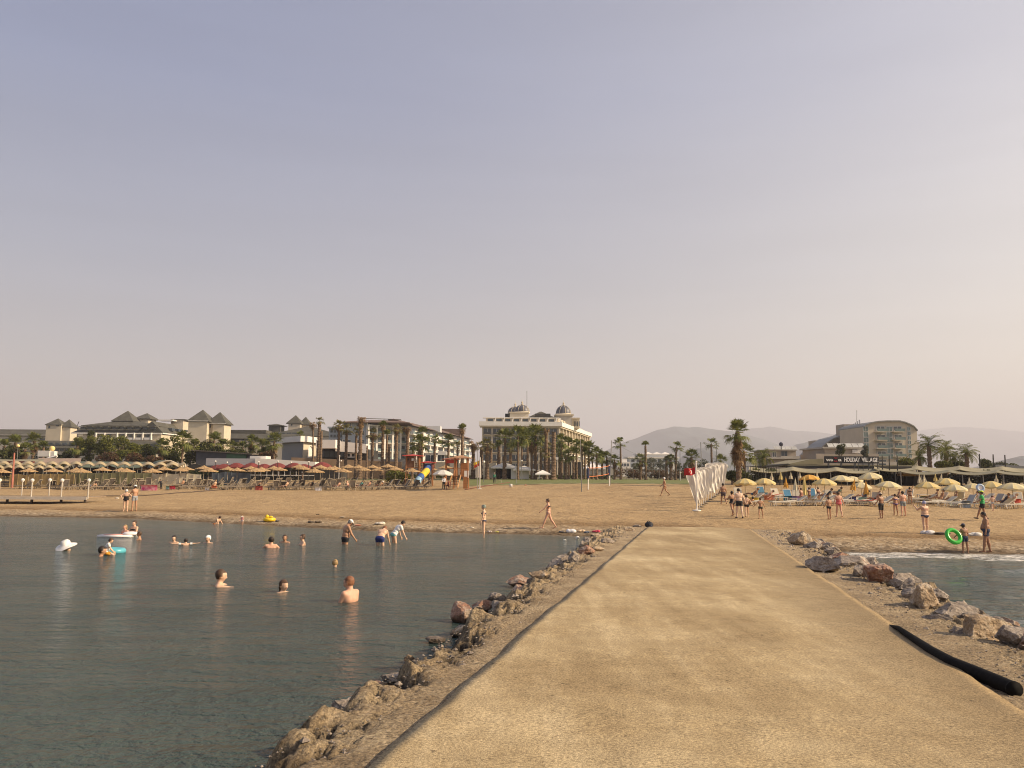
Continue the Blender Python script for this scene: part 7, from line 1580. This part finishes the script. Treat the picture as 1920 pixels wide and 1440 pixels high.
    fc = MB(); fc.ball(Vector(C)+Vector(hf)*(.094*hd)-Vector(hu)*.052, (.022,.009,.007), 8, 5); fc.build('mouth', mat('lips', (.38,.14,.11), .5), root, True)
    if hat:
        hk, hc = hat; hm_ = cloth(hc)
        if hk == 'swimcap': shell(V, Fq, N_, ishead & (zu > np.where(yf > .03, .045, -.03)), .012, 'swim_cap', hm_, root)
        elif hk == 'cap':
            o = shell(V, Fq, N_, ishead & (zu > .048), .020, 'cap', hm_, root); q = MB(); c0 = Vector(C)+Vector(hu)*.055; vs = []
            for k in range(9): a = R(-65+k*130/8); d_ = Vector(hf)*math.cos(a)+Vector(hx)*math.sin(a); vs += [c0+d_*.095, c0+d_*(.165+.02*math.cos(a))-Vector(hu)*.012]
            k0 = len(vs); vs += [v+Vector(hu)*.008 for v in vs]; q.add(vs, [(2*k, 2*k+1, 2*k+3, 2*k+2) for k in range(8)]+[(k0+2*k+2, k0+2*k+3, k0+2*k+1, k0+2*k) for k in range(8)]); q.build('cap_peak', hm_, o or root, True)
        elif hk == 'sunhat':
            q = MB(); n_ = 24; vs = []; pr = [(.24,.005),(.20,.03),(.13,.055),(.115,.07),(.105,.13),(.075,.165),(.01,.175)]
            for i, (ra, z) in enumerate(pr):
                for k in range(n_): a = 2*PI*k/n_; w_ = (.02*math.sin(a*2+1)+.012*math.sin(a*3)) if i < 2 else 0; vs.append(Vector(C)+Vector(hx)*ra*math.cos(a)+Vector(hf)*ra*math.sin(a)+Vector(hu)*(z+w_-.01))
            k0 = len(vs); vs += [v-Vector(hu)*.006 for v in vs]; fs = [(i*n_+k, i*n_+(k+1) % n_, (i+1)*n_+(k+1) % n_, (i+1)*n_+k) for i in range(6) for k in range(n_)]; q.add(vs, fs+[tuple(k0+a for a in f_[::-1]) for f_ in fs]); q.build('sun_hat', hm_, root, True)
    thighk = nb == 'thigh'; U_ = np.array(J['U']); pr_ = (V-off-np.array(J['pel']))@U_
    torso = np.isin(nb, ('pelvis', 'waist', 'chest', 'upper', 'bust'))
    for kd, c_ in outfit:
        mt = cloth(c_)
        if kd == 'shorts': m_ = ((torso) & (pr_ < .075)) | (thighk & (tt < .55)); o_ = .016
        elif kd == 'longshorts': m_ = ((torso) & (pr_ < .075)) | (thighk & (tt < .85)); o_ = .022
        elif kd == 'trunks': m_ = ((torso) & (pr_ < .055)) | (thighk & (tt < .30)); o_ = .010
        elif kd == 'briefs': m_ = ((torso) & (pr_ < .03)) | (thighk & (tt < .10)); o_ = .009
        elif kd == 'trousers': m_ = ((torso) & (pr_ < .075)) | thighk | ((nb == 'shin') & (tt < .97)); o_ = .018
        elif kd == 'bra': pc = (V-off-np.array(J['chest']))@U_; m_ = torso & (pc > -.015) & (pc < .075); o_ = .009
        elif kd == 'swimsuit': pc = (V-off-np.array(J['chest']))@U_; back = ((V-off-np.array(J['chest']))@np.array(J['Fw'])) < 0; m_ = (torso & (pc < np.where(back, -.06, .10))) | (thighk & (tt < .08)); o_ = .009
        elif kd == 'tshirt': m_ = (torso & (pr_ > .0)) | ((nb == 'arm') & (tt < .55)) | ((nb == 'neck') & (tt < .15)); o_ = .018
        elif kd == 'longshirt': m_ = (torso & (pr_ > -.06)) | (nb == 'arm') | ((nb == 'forearm') & (tt < .8)); o_ = .018
        elif kd == 'dress': m_ = (torso) | (thighk & (tt < .7)); o_ = .03
        elif kd == 'shoes': m_ = nb == 'foot'; o_ = .010
        elif kd == 'armbands': m_ = (nb == 'arm') & (tt > .3) & (tt < .85); o_ = .035
        shell(V, Fq, N_, m_, o_, kd if kd != 'bra' else 'bikini_top', mt, root)
    return root
K = (.012,.012,.016); NV = (.02,.03,.07); WH = (.74,.72,.69)
WALK = dict(hs=(26, -20), kn=(6, 22), sw=(-22, 24), el=(14, 22)); WALK2 = dict(hs=(-18, 22), kn=(20, 4), sw=(20, -18), el=(18, 12)); STAND = dict(hs=(2, -2), sw=(4, 0)); ARMS = dict(sw=(150, 165), ab=(20, 15), el=(20, 35))
HIPS = dict(sw=(-25, -25), ab=(48, 48), el=(30, 30), inw=(75, 75))
# rz: 0 = back to us (facing the hotels), 90 = facing left, -90 = facing right, 180 = facing us
person('woman in a black swimsuit and white cap, hands on her hips, on the left beach', 235, 960, 41, 10, 'fair', 'dark', .35, True, [('swimsuit', K)], HIPS, hat=('swimcap', WH))
person('man in grey shorts and a white cap standing beside the woman in black', 251, 959, 48, 60, 'tan', 'dark', .25, False, [('shorts', (.30,.31,.33))], dict(sw=(35, 10), el=(35, 20), hs=(3, -3)), hat=('cap', WH))
person('woman in a dark bikini top walking left along the waterline', 1028, 992, 55, 82, 'pink', 'brown', .15, True, [('bra', K), ('briefs', (.50,.30,.24))], dict(hs=(24, -22), kn=(4, 14), sw=(42, -14), el=(10, 12), nod=8), bun=True)
person('slim girl in a green grey swim cap standing ankle deep, facing left', 907, 1008, 60, 85, 'fair', None, -.1, True, [('bra', (.05,.05,.07)), ('briefs', (.05,.05,.09))], dict(hs=(0, 3), sw=(6, 6)), water=.10, hat=('swimcap', (.22,.26,.22)))
person('man in a white cap and black trunks wading thigh deep, looking down', 647, 1020.5, 44.5, -55, 'tan', 'grey', .45, False, [('trunks', K)], dict(lean=8, nod=38, sw=(8, 22), el=(10, 16)), water=.72, hat=('cap', WH), h=.018)
person('man in blue trunks bending down in the shallow water', 712, 1023, 34, -12, 'fair', 'red', .4, False, [('trunks', (.015,.025,.13))], dict(lean=48, nod=22, sw=(28, 34), el=(10, 10), hs=(14, 14)), water=.62, h=.018)
person('woman in a white top and aqua bottoms bending towards the water', 738, 1018, 40, -60, 'fair', 'dark', .1, True, [('tshirt', WH), ('briefs', (.16,.42,.42))], dict(lean=38, nod=10, sw=(26, 34), el=(14, 10), hs=(10, 10)), water=.55, h=.018)
person('man in orange shorts lounging on one arm at the water edge', 404, 986, 23, 75, 'fair', 'brown', .3, False, [('shorts', (.70,.20,.03))], dict(lean=-32, hs=(78, 84), kn=(8, 20), sw=(-45, -42), ab=(14, 18), el=(5, 5), nod=-10), fz=-.12)
person('toddler in a white hat and pink top standing at the water edge', 453.5, 987, 20, 175, 'pink', 'blond', .35, False, [('tshirt', (.55,.25,.25)), ('trunks', WH)], dict(sw=(15, 15), ab=(20, 20)), hat=('sunhat', WH), hd=1.5, limb=1.2)
person('tanned woman in a white cap striding left in front of the lawn', 1246, 930, 34.5, 80, 'tan', None, .1, True, [('bra', (.40,.22,.13)), ('briefs', (.40,.22,.13))], WALK, hat=('swimcap', WH))
person('stocky man in dark shorts walking away beside the last white banners', 1356.5, 946, 39, 8, 'brown', 'dark', .5, False, [('shorts', (.07,.05,.06))], dict(hs=(12, -10), kn=(4, 24), sw=(-8, 10), ab=(20, 20), el=(40, 40)))
person('woman in a dark swimsuit striding on the left of the pale big man', 1373.5, 968, 46, 12, 'tan', 'dark', .25, True, [('swimsuit', K)], dict(hs=(-22, 20), kn=(26, 4), sw=(30, -12), ab=(22, 10), el=(70, 10)))
person('big pale man in black swim shorts walking away towards the parasols', 1386.5, 972, 55, 2, 'pale', 'dark', .4, False, [('shorts', K), ('shoes', (.05,.04,.04))], dict(hs=(8, -10), kn=(2, 10), sw=(6, -8), ab=(16, 22), nod=12))
person('boy in black swim briefs walking to the right of the pale big man', 1400.5, 970, 41, -6, 'fair', 'dark', .05, False, [('trunks', K)], dict(hs=(-14, 12), kn=(18, 2), sw=(16, -14), ab=(16, 32), el=(12, 8)))
person('child in dark swim shorts with a yellow band, arms held out', 1426.5, 973, 39, 0, 'tan', 'brown', -.05, False, [('trunks', (.03,.03,.02)), ('belt', 0)][:1], dict(hs=(-6, 6), ha=(6, 10), sw=(10, -4), ab=(38, 22), el=(18, 10)))
person('boy in black swim briefs with wet dark hair standing by the woman in pink', 1555, 974, 42, 8, 'tan', 'dark', .1, False, [('trunks', K)], dict(hs=(-4, 4), kn=(8, 2), sw=(8, 8), ab=(12, 12), el=(30, 30)))
person('woman in a pink swimsuit walking away across the right beach', 1573.5, 970, 46.5, 0, 'pink', 'brown', .25, True, [('swimsuit', (.56,.12,.12))], dict(hs=(8, -8), kn=(2, 14), sw=(-8, 10), ab=(22, 26), el=(10, 10)))
person('man in black shorts and a pale cap standing with legs apart', 1653, 973, 48, 22, 'brown', 'dark', .1, False, [('longshorts', K)], dict(hs=(-6, 8), ha=(9, 9), sw=(16, 6), ab=(10, 12), el=(30, 16)), hat=('cap', (.5,.42,.33)))
person('woman in a purple bikini standing beside the man in grey trunks', 1680, 967, 40, 14, 'tan', 'brown', .35, True, [('briefs', (.08,.05,.20)), ('bra', (.08,.05,.20))], dict(hs=(4, -4), sw=(30, 6), ab=(22, 16), el=(40, 20)))
person('man in grey swim trunks standing with his back to the camera', 1694.5, 968, 46, 4, 'pink', 'dark', .35, False, [('shorts', (.24,.27,.28))], dict(hs=(-4, 4), ha=(5, 6), sw=(-4, 10), ab=(12, 14), el=(8, 20)))
person('woman in a navy bikini and lilac swim cap near the green ring', 1736, 1001, 59.5, 12, 'fair', None, .5, True, [('briefs', NV), ('bra', (.50,.28,.20))], dict(hs=(-5, 5), ha=(5, 5), sw=(55, 12), ab=(18, 10), el=(85, 20), inw=(10, 0)), hat=('swimcap', (.36,.36,.52)))
person('man in a green T-shirt and neon yellow cap walking left', 1843.5, 975.5, 54, 55, 'brown', 'dark', .25, False, [('tshirt', (.04,.36,.10)), ('shorts', K), ('shoes', K)], dict(hs=(22, -8), kn=(4, 12), sw=(20, -20), el=(50, 50), ab=(10, 14)), hat=('cap', (.50,.66,.03)))
person('boy in navy trunks and a cap holding the green ring at the water edge', 1810.5, 1039, 55, 8, 'brown', 'dark', .35, False, [('shorts', NV)], dict(hs=(3, -3), sw=(8, 4), ab=(38, 12), el=(16, 12), nod=20), hat=('cap', (.09,.09,.12)), h=.018, hd=1.1)
person('big bellied man in navy shorts standing at the surf, looking left', 1851.5, 1037, 75, 62, 'brown', 'dark', .62, False, [('shorts', NV)], dict(hs=(10, -6), kn=(2, 4), sw=(-2, -4), ab=(12, 12), el=(12, 12), nod=18), h=.016)
person('woman with one arm up, left of the closed tall yellow parasol', 1501, 0, 36, 30, 'tan', 'brown', .3, True, [('swimsuit', (.30,.12,.08))], dict(sw=(160, 10), ab=(14, 20), el=(60, 20)), Y=62.5)
person('woman raising an arm just right of the closed tall yellow parasol', 1516, 0, 34, 20, 'brown', 'dark', .2, True, [('bra', (.12,.04,.06)), ('briefs', (.12,.04,.06))], dict(sw=(20, 165), ab=(14, 10), el=(20, 50)), Y=64)
person('tanned woman with an arm raised under the striped yellow parasol', 1533, 0, 34, 10, 'tan', 'brown', .4, True, [('swimsuit', (.09,.05,.05))], dict(sw=(150, 20), ab=(12, 24), el=(60, 50)), Y=64)
person('tanned woman in a dark bikini, arm raised, right of the man in grey trunks', 1704.5, 0, 35, -20, 'tan', 'dark', .3, True, [('bra', K), ('briefs', (.2,.1,.07))], dict(sw=(10, 165), ab=(10, 12), el=(20, 70)), Y=64)
person('thin child stepping out from behind the man in green', 1858, 0, 29, -10, 'fair', 'brown', -.05, False, [('trunks', (.40,.42,.45))], dict(hs=(-12, 14), kn=(16, 4), sw=(20, -10), ab=(20, 30)), Y=57)
person('shirtless tanned man in dark shorts standing behind the grey loungers', 446.5, 0, 21, 190, 'tan', 'dark', .3, False, [('shorts', K)], dict(sw=(20, 20), ab=(20, 20), el=(60, 60)), Y=118)
person('person in black bending between the pink towel and the straw parasols', 303.5, 0, 19, 80, 'brown', 'dark', .2, False, [('longshirt', K), ('trousers', K)], dict(lean=20, sw=(30, 20)), Y=98)
person('man in a white shirt and black trousers under the white parasol', 832.5, 0, 25, 185, 'tan', 'dark', .15, False, [('longshirt', (.62,.62,.64)), ('trousers', K)], dict(sw=(10, 20), el=(30, 50)), Y=93)
person('dark clad person standing behind the tube slide', 806, 0, 20, 170, 'brown', 'dark', .1, False, [('tshirt', (.05,.03,.03)), ('trousers', K)], STAND, Y=103)
person('person in a green shirt standing on the garden path before the pavilion', 927, 0, 19.5, 200, 'brown', 'grey', .1, False, [('longshirt', (.04,.16,.10)), ('trousers', (.04,.04,.04))], STAND, Y=112, hat=('cap', (.6,.5,.4)))
person('dark person walking by the bar posts behind the red parasols', 567, 0, 17, 90, 'brown', 'dark', .1, False, [('tshirt', K), ('trousers', K)], WALK, Y=126)
# seated by the tower
t = thing('plastic_chair', 'dark red chair at the foot of the lifeguard tower stairs', 'chair', gz(841, 93.2)); q = MB(); q.box((0,0,.44), (.5,.5,.05)); q.build('seat', mat('dark_red', (.12,.035,.03)), t); q = MB(); q.box((.24,0,.72), (.05,.5,.5)); q.build('backrest', mat('dark_red', (.1,.03,.03)), t)
for a in (-1, 1):
    for c_ in (-1, 1): q = MB(); q.box((a*.2, c_*.2, .21), (.04,.04,.42)); q.build('leg', mat('dark_red', (.1,.03,.03)), t)
SIT = dict(hs=(85, 85), kn=(82, 82), sw=(30, 30), el=(40, 40))
person('seated person in dark red clothes by the lifeguard tower', 841, 0, None, 90, 'brown', 'dark', .2, False, [('tshirt', (.20,.05,.04)), ('shorts', (.05,.02,.02))], SIT, Y=93.2, hm=1.7)
# bathers in the left water
person('bather under a wide floppy white sun hat, farthest left in the water', 129, 1031, 17, 150, 'fair', 'brown', .1, True, [], dict(nod=20), water=1.50, hat=('sunhat', WH), h=.017)
person('dark haired swimmer in front of the blue swim ring', 189, 1042, 17, -70, 'tan', 'dark', .1, True, [], dict(nod=5), water=1.46, h=.017)
person('child in a white shirt and orange shorts sitting on the light blue ring', 209, 1037, None, -60, 'fair', 'brown', .1, False, [('tshirt', WH), ('shorts', (.70,.32,.03)), ('shoes', WH)], dict(lean=12, hs=(72, 66), kn=(60, 64), sw=(30, 26), el=(20, 20), nod=18), fz=-.16, hm=1.25, Y=30.6, dz=-tz(X_(209, 30.6), 30.6)+.0, hd=1.2)
person('blond girl sitting on the white air mattress', 234, 1004, 19.5, 160, 'pink', 'blond', .0, True, [('swimsuit', (.45,.16,.10))], dict(hs=(70, 70), kn=(60, 60), sw=(20, 20)), water=.86, tail=True)
person('woman in a dark bikini standing behind the blond girl', 251, 1003, 26, 160, 'fair', 'brown', .15, True, [('bra', K)], dict(sw=(20, 30), el=(30, 30)), water=1.05, bun=True)
person('brown haired boy in the water beside the air mattress', 261, 1012, 15, 110, 'tan', 'brown', .1, False, [], dict(sw=(40, 40)), water=1.33, h=.018)
person('dark haired swimmer with a top knot, left of the white cap', 326, 1018, 13.5, 175, 'fair', 'dark', 0, True, [], {}, water=1.40, bun=True)
person('child wearing white inflatable armbands beside the dark haired swimmer', 348, 1022, 12, 20, 'fair', 'dark', 0, False, [('armbands', WH)], dict(sw=(20, 20), ab=(95, 95), el=(5, 5), nod=10), water=1.34, hd=1.15)
person('swimmer in a white bathing cap turned away', 390, 1018, 14, 170, 'fair', None, 0, True, [], {}, water=1.44, hat=('swimcap', WH))
person('man with short dark hair seen from behind, shoulders above the water', 508, 1027, 20, 20, 'pink', 'dark', .2, False, [], dict(sw=(40, 40), ab=(40, 40)), water=1.33, h=.017)
person('swimmer with brown hair between the man seen from behind and the one with a bun', 534, 1017, 14, 175, 'tan', 'brown', 0, False, [], {}, water=1.42)
person('swimmer with a hair bun looking left', 567.5, 1022, 19.5, 120, 'fair', 'brown', 0, True, [], dict(sw=(30, 30)), water=1.30, bun=True, h=.018)
person('blond swimmer low in the water, head turned away', 628.5, 1062, None, 30, 'fair', 'blond', 0, True, [], dict(nod=10), water=1.50, bun=True, h=.016)
person('man with short brown hair stretching an arm to the right, nearest left', 411, 1099, 30, -75, 'fair', 'brown', .25, False, [], dict(sw=(70, 82), ab=(30, 8), el=(8, 4), nod=4), water=1.40, h=.013)
person('girl with a dark ponytail facing right in the near water', 530.5, 1110, 22, -125, 'fair', 'brown', -.05, True, [], dict(nod=2, sw=(40, 40)), water=1.455, tail=True, h=.012)
person('man with cropped reddish hair, shoulders out of the water, nearest to the pier', 656, 1128, 45, 58, 'pink', 'red', .4, False, [], dict(sw=(22, 10), ab=(6, 12), el=(62, 20), yaw=20, nod=10), water=1.23, h=.013)
# resting people
LIE = dict(lean=-58, hs=(88, 86), kn=(8, 10), sw=(20, 20), ab=(16, 16), el=(20, 20), nod=18)
lie = [(176,96.2,70,'fair',('shorts',(.55,.58,.6)),'pale bather lying on a front lounger right of the deck'),(343,101,75,'tan',('shorts',NV),'bather lying on a lounger before the pale windbreak'),(403,97,70,'fair',('shorts',(.6,.2,.08)),'bather in orange lying near the white towel'),(486,97,70,'brown',('swimsuit',K),'dark bather on the lounger with the red towel'),(537,96.3,75,'fair',('trunks',K),'bather lying flat in front of the middle straw parasols'),(585,100,60,'brown',('tshirt',K),'dark haired bather left of the pale blue patterned towel'),(634,96.5,70,'pink',('trunks',(.6,.55,.5)),'pink skinned bather right of the pale blue patterned towel'),(656,96.3,-95,'pink',('trunks',(.1,.1,.12)),'bather with raised legs in the front row'),(676,97,80,'fair',('tshirt',(.08,.32,.28)),'bather in a teal top lying in the front row'),(690,98,80,'pink',('trunks',K),'bather lying on the back right of the one in teal'),(713,97.5,60,'tan',('trunks',K),'bather in a white cap sitting up on a grey lounger'),
 (1411,68.5,60,'brown',('trunks',(.03,.1,.2)),'dark tanned bather reclining under the leftmost yellow parasol'),(1403,62,20,'tan',('trunks',K),'dark haired child resting beside the yellow towel'),(1437,66,70,'pink',('trunks',(.5,.2,.1)),'bather lying on the coral towel'),(1682,66,70,'tan',('trunks',(.1,.1,.1)),'bather sitting behind the woman in purple'),(1752,66,60,'brown',('swimsuit',(.2,.05,.04)),'brown tanned bather left of the pole of the striped parasol'),(1762,65,70,'tan',('swimsuit',(.5,.3,.2)),'bather with crossed arms sitting under the striped parasol'),(1786,64,75,'brown',('trunks',K),'dark haired bather reclining on the mint towel'),(1824,64,60,'tan',('dress',(.45,.45,.5)),'bather in a grey dress on a lounger left of the blue disc'),(1881,61.5,75,'tan',('dress',(.06,.06,.09)),'bather in black and white reclining right of the man in green'),(1640,62.3,70,'tan',('trunks',K),'bather lying left of the man in black shorts'),(1550,67,60,'brown',('tshirt',(.05,.07,.09)),'dark bather sitting behind the boy in black briefs'),(1568,70,60,'brown',('tshirt',(.10,.13,.09)),'bather in a dark green shirt between two yellow parasols'),(1893,62,70,'fair',('trunks',(.5,.1,.08)),'bather lying near the long red towel'),(1617,66,80,'tan',('swimsuit',(.1,.1,.12)),'bather lying beside the checked orange parasol')]
for i, (px, Y, rz, sk, of, lb) in enumerate(lie):
    P2_ = dict(LIE); P2_['lean'] = -58+(i*37 % 40); P2_['kn'] = (8+(i*29) % 50, 10+(i*17) % 40); P2_['hs'] = (88+P2_['kn'][0]*.45, 86+P2_['kn'][1]*.45)
    person(lb, px, 0, None, rz, sk, ('dark', 'brown', 'blond')[i % 3], .2, i % 2 == 0, [of], P2_, Y=Y, hm=1.7, fz=-.12, dz=.40 if 'child' not in lb else .1, h=.027, hat=('swimcap', WH) if 'white cap' in lb else None)
# the boy's green ring and the swimmer's pool noodle end
gr = ground(1787, 1024); t = thing('swim_ring', 'bright green swim ring held by the boy in navy trunks', 'pool float', Vector((0,0,0))); s_ = 33.4/F
c_ = at(1788, 1005.5, 33.6); t.location = c_; q = MB(); ring(q, (0,0,0), .29, .085, 30, 14, tilt=Matrix.Rotation(R(14), 3, 'Y') @ Matrix.Rotation(R(62), 3, 'X')); q.build('ring', mat('green_vinyl', (.04,.42,.04), .25, .04, 3), t, True); q = MB(); q.tube([(.30,-.04,.05),(.33,-.08,.06)], .012, 6); q.build('valve', M_white, t)
# ================================================================== labels of the repeats, told from landmarks
resolve('straw', 'straw parasol with a shaggy pointed top', [(95,'the yellow ball lamp'),(281,'the pink towel'),(446,'the shirtless man'),(598,'the blue patterned towel'),(790,'the tube slide')])
resolve('maroon', 'maroon bar parasol', [(494,'the white awning start'),(596,'the tall rust brown palm')])
resolve('palm_a', 'bushy green palm', [(95,'the yellow ball lamp'),(340,'the pale trunked palm'),(512,'the white pavilion')])
resolve('palm_b', 'small crowned brown palm', [(674,'the tallest brown palm'),(787,'the green double palm'),(864,'the lifeguard tower')])
resolve('palm_c', 'palm before the domed hotel', [(947,'the bushy green palm'),(1038,'the thick bare trunk'),(1103,'the volleyball net')])
for k_, nm in ((0, 'front row'), (1, 'second row'), (2, 'third row'), (3, 'back row')): resolve('lg%d' % k_, nm+' grey sling lounger', [(168,'the deck end'),(281,'the pink towel'),(487,'the red towel'),(598,'the blue patterned towel'),(790,'the tube slide')])
resolve('wl', 'white framed lounger', [(1433,'the second yellow parasol'),(1508,'the closed yellow parasol'),(1592,'the leaning orange parasol'),(1665,'the wide flat parasol'),(1774,'the tall striped parasol'),(1851,'the man in green')])
resolve('rockL', 'broken rock at calm waterline', [(640,'the big dark rock'),(860,'the round red boulder'),(1078,'the black upright rock'),(1217,'the black bag')])
resolve('rockR', 'broken rock at choppy waterline', [(1505,'the ochre weedy rock'),(1655,'the big orange boulder'),(1738,'the craggy ochre boulder'),(1852,'the long wet boulder')])
# ------------------------------------------------------------------ haze: one closed box of even air over the whole place
HM = bpy.data.materials.new('haze_air'); HM.use_nodes = True; n = HM.node_tree; n.nodes.remove(n.nodes['Principled BSDF'])
v = n.nodes.new('ShaderNodeVolumePrincipled'); v.inputs['Color'].default_value = (.90, .90, 1, 1); v.inputs['Density'].default_value = .00022; v.inputs['Anisotropy'].default_value = .1
n.links.new(v.outputs[0], n.nodes['Material Output'].inputs['Volume'])
mb = MB(); mb.box((0, 500, 297), (27500, 28500, 610)); hz_o = mb.build('haze', HM)
tag(hz_o, 'pale morning haze hanging over the coast', kind='stuff')
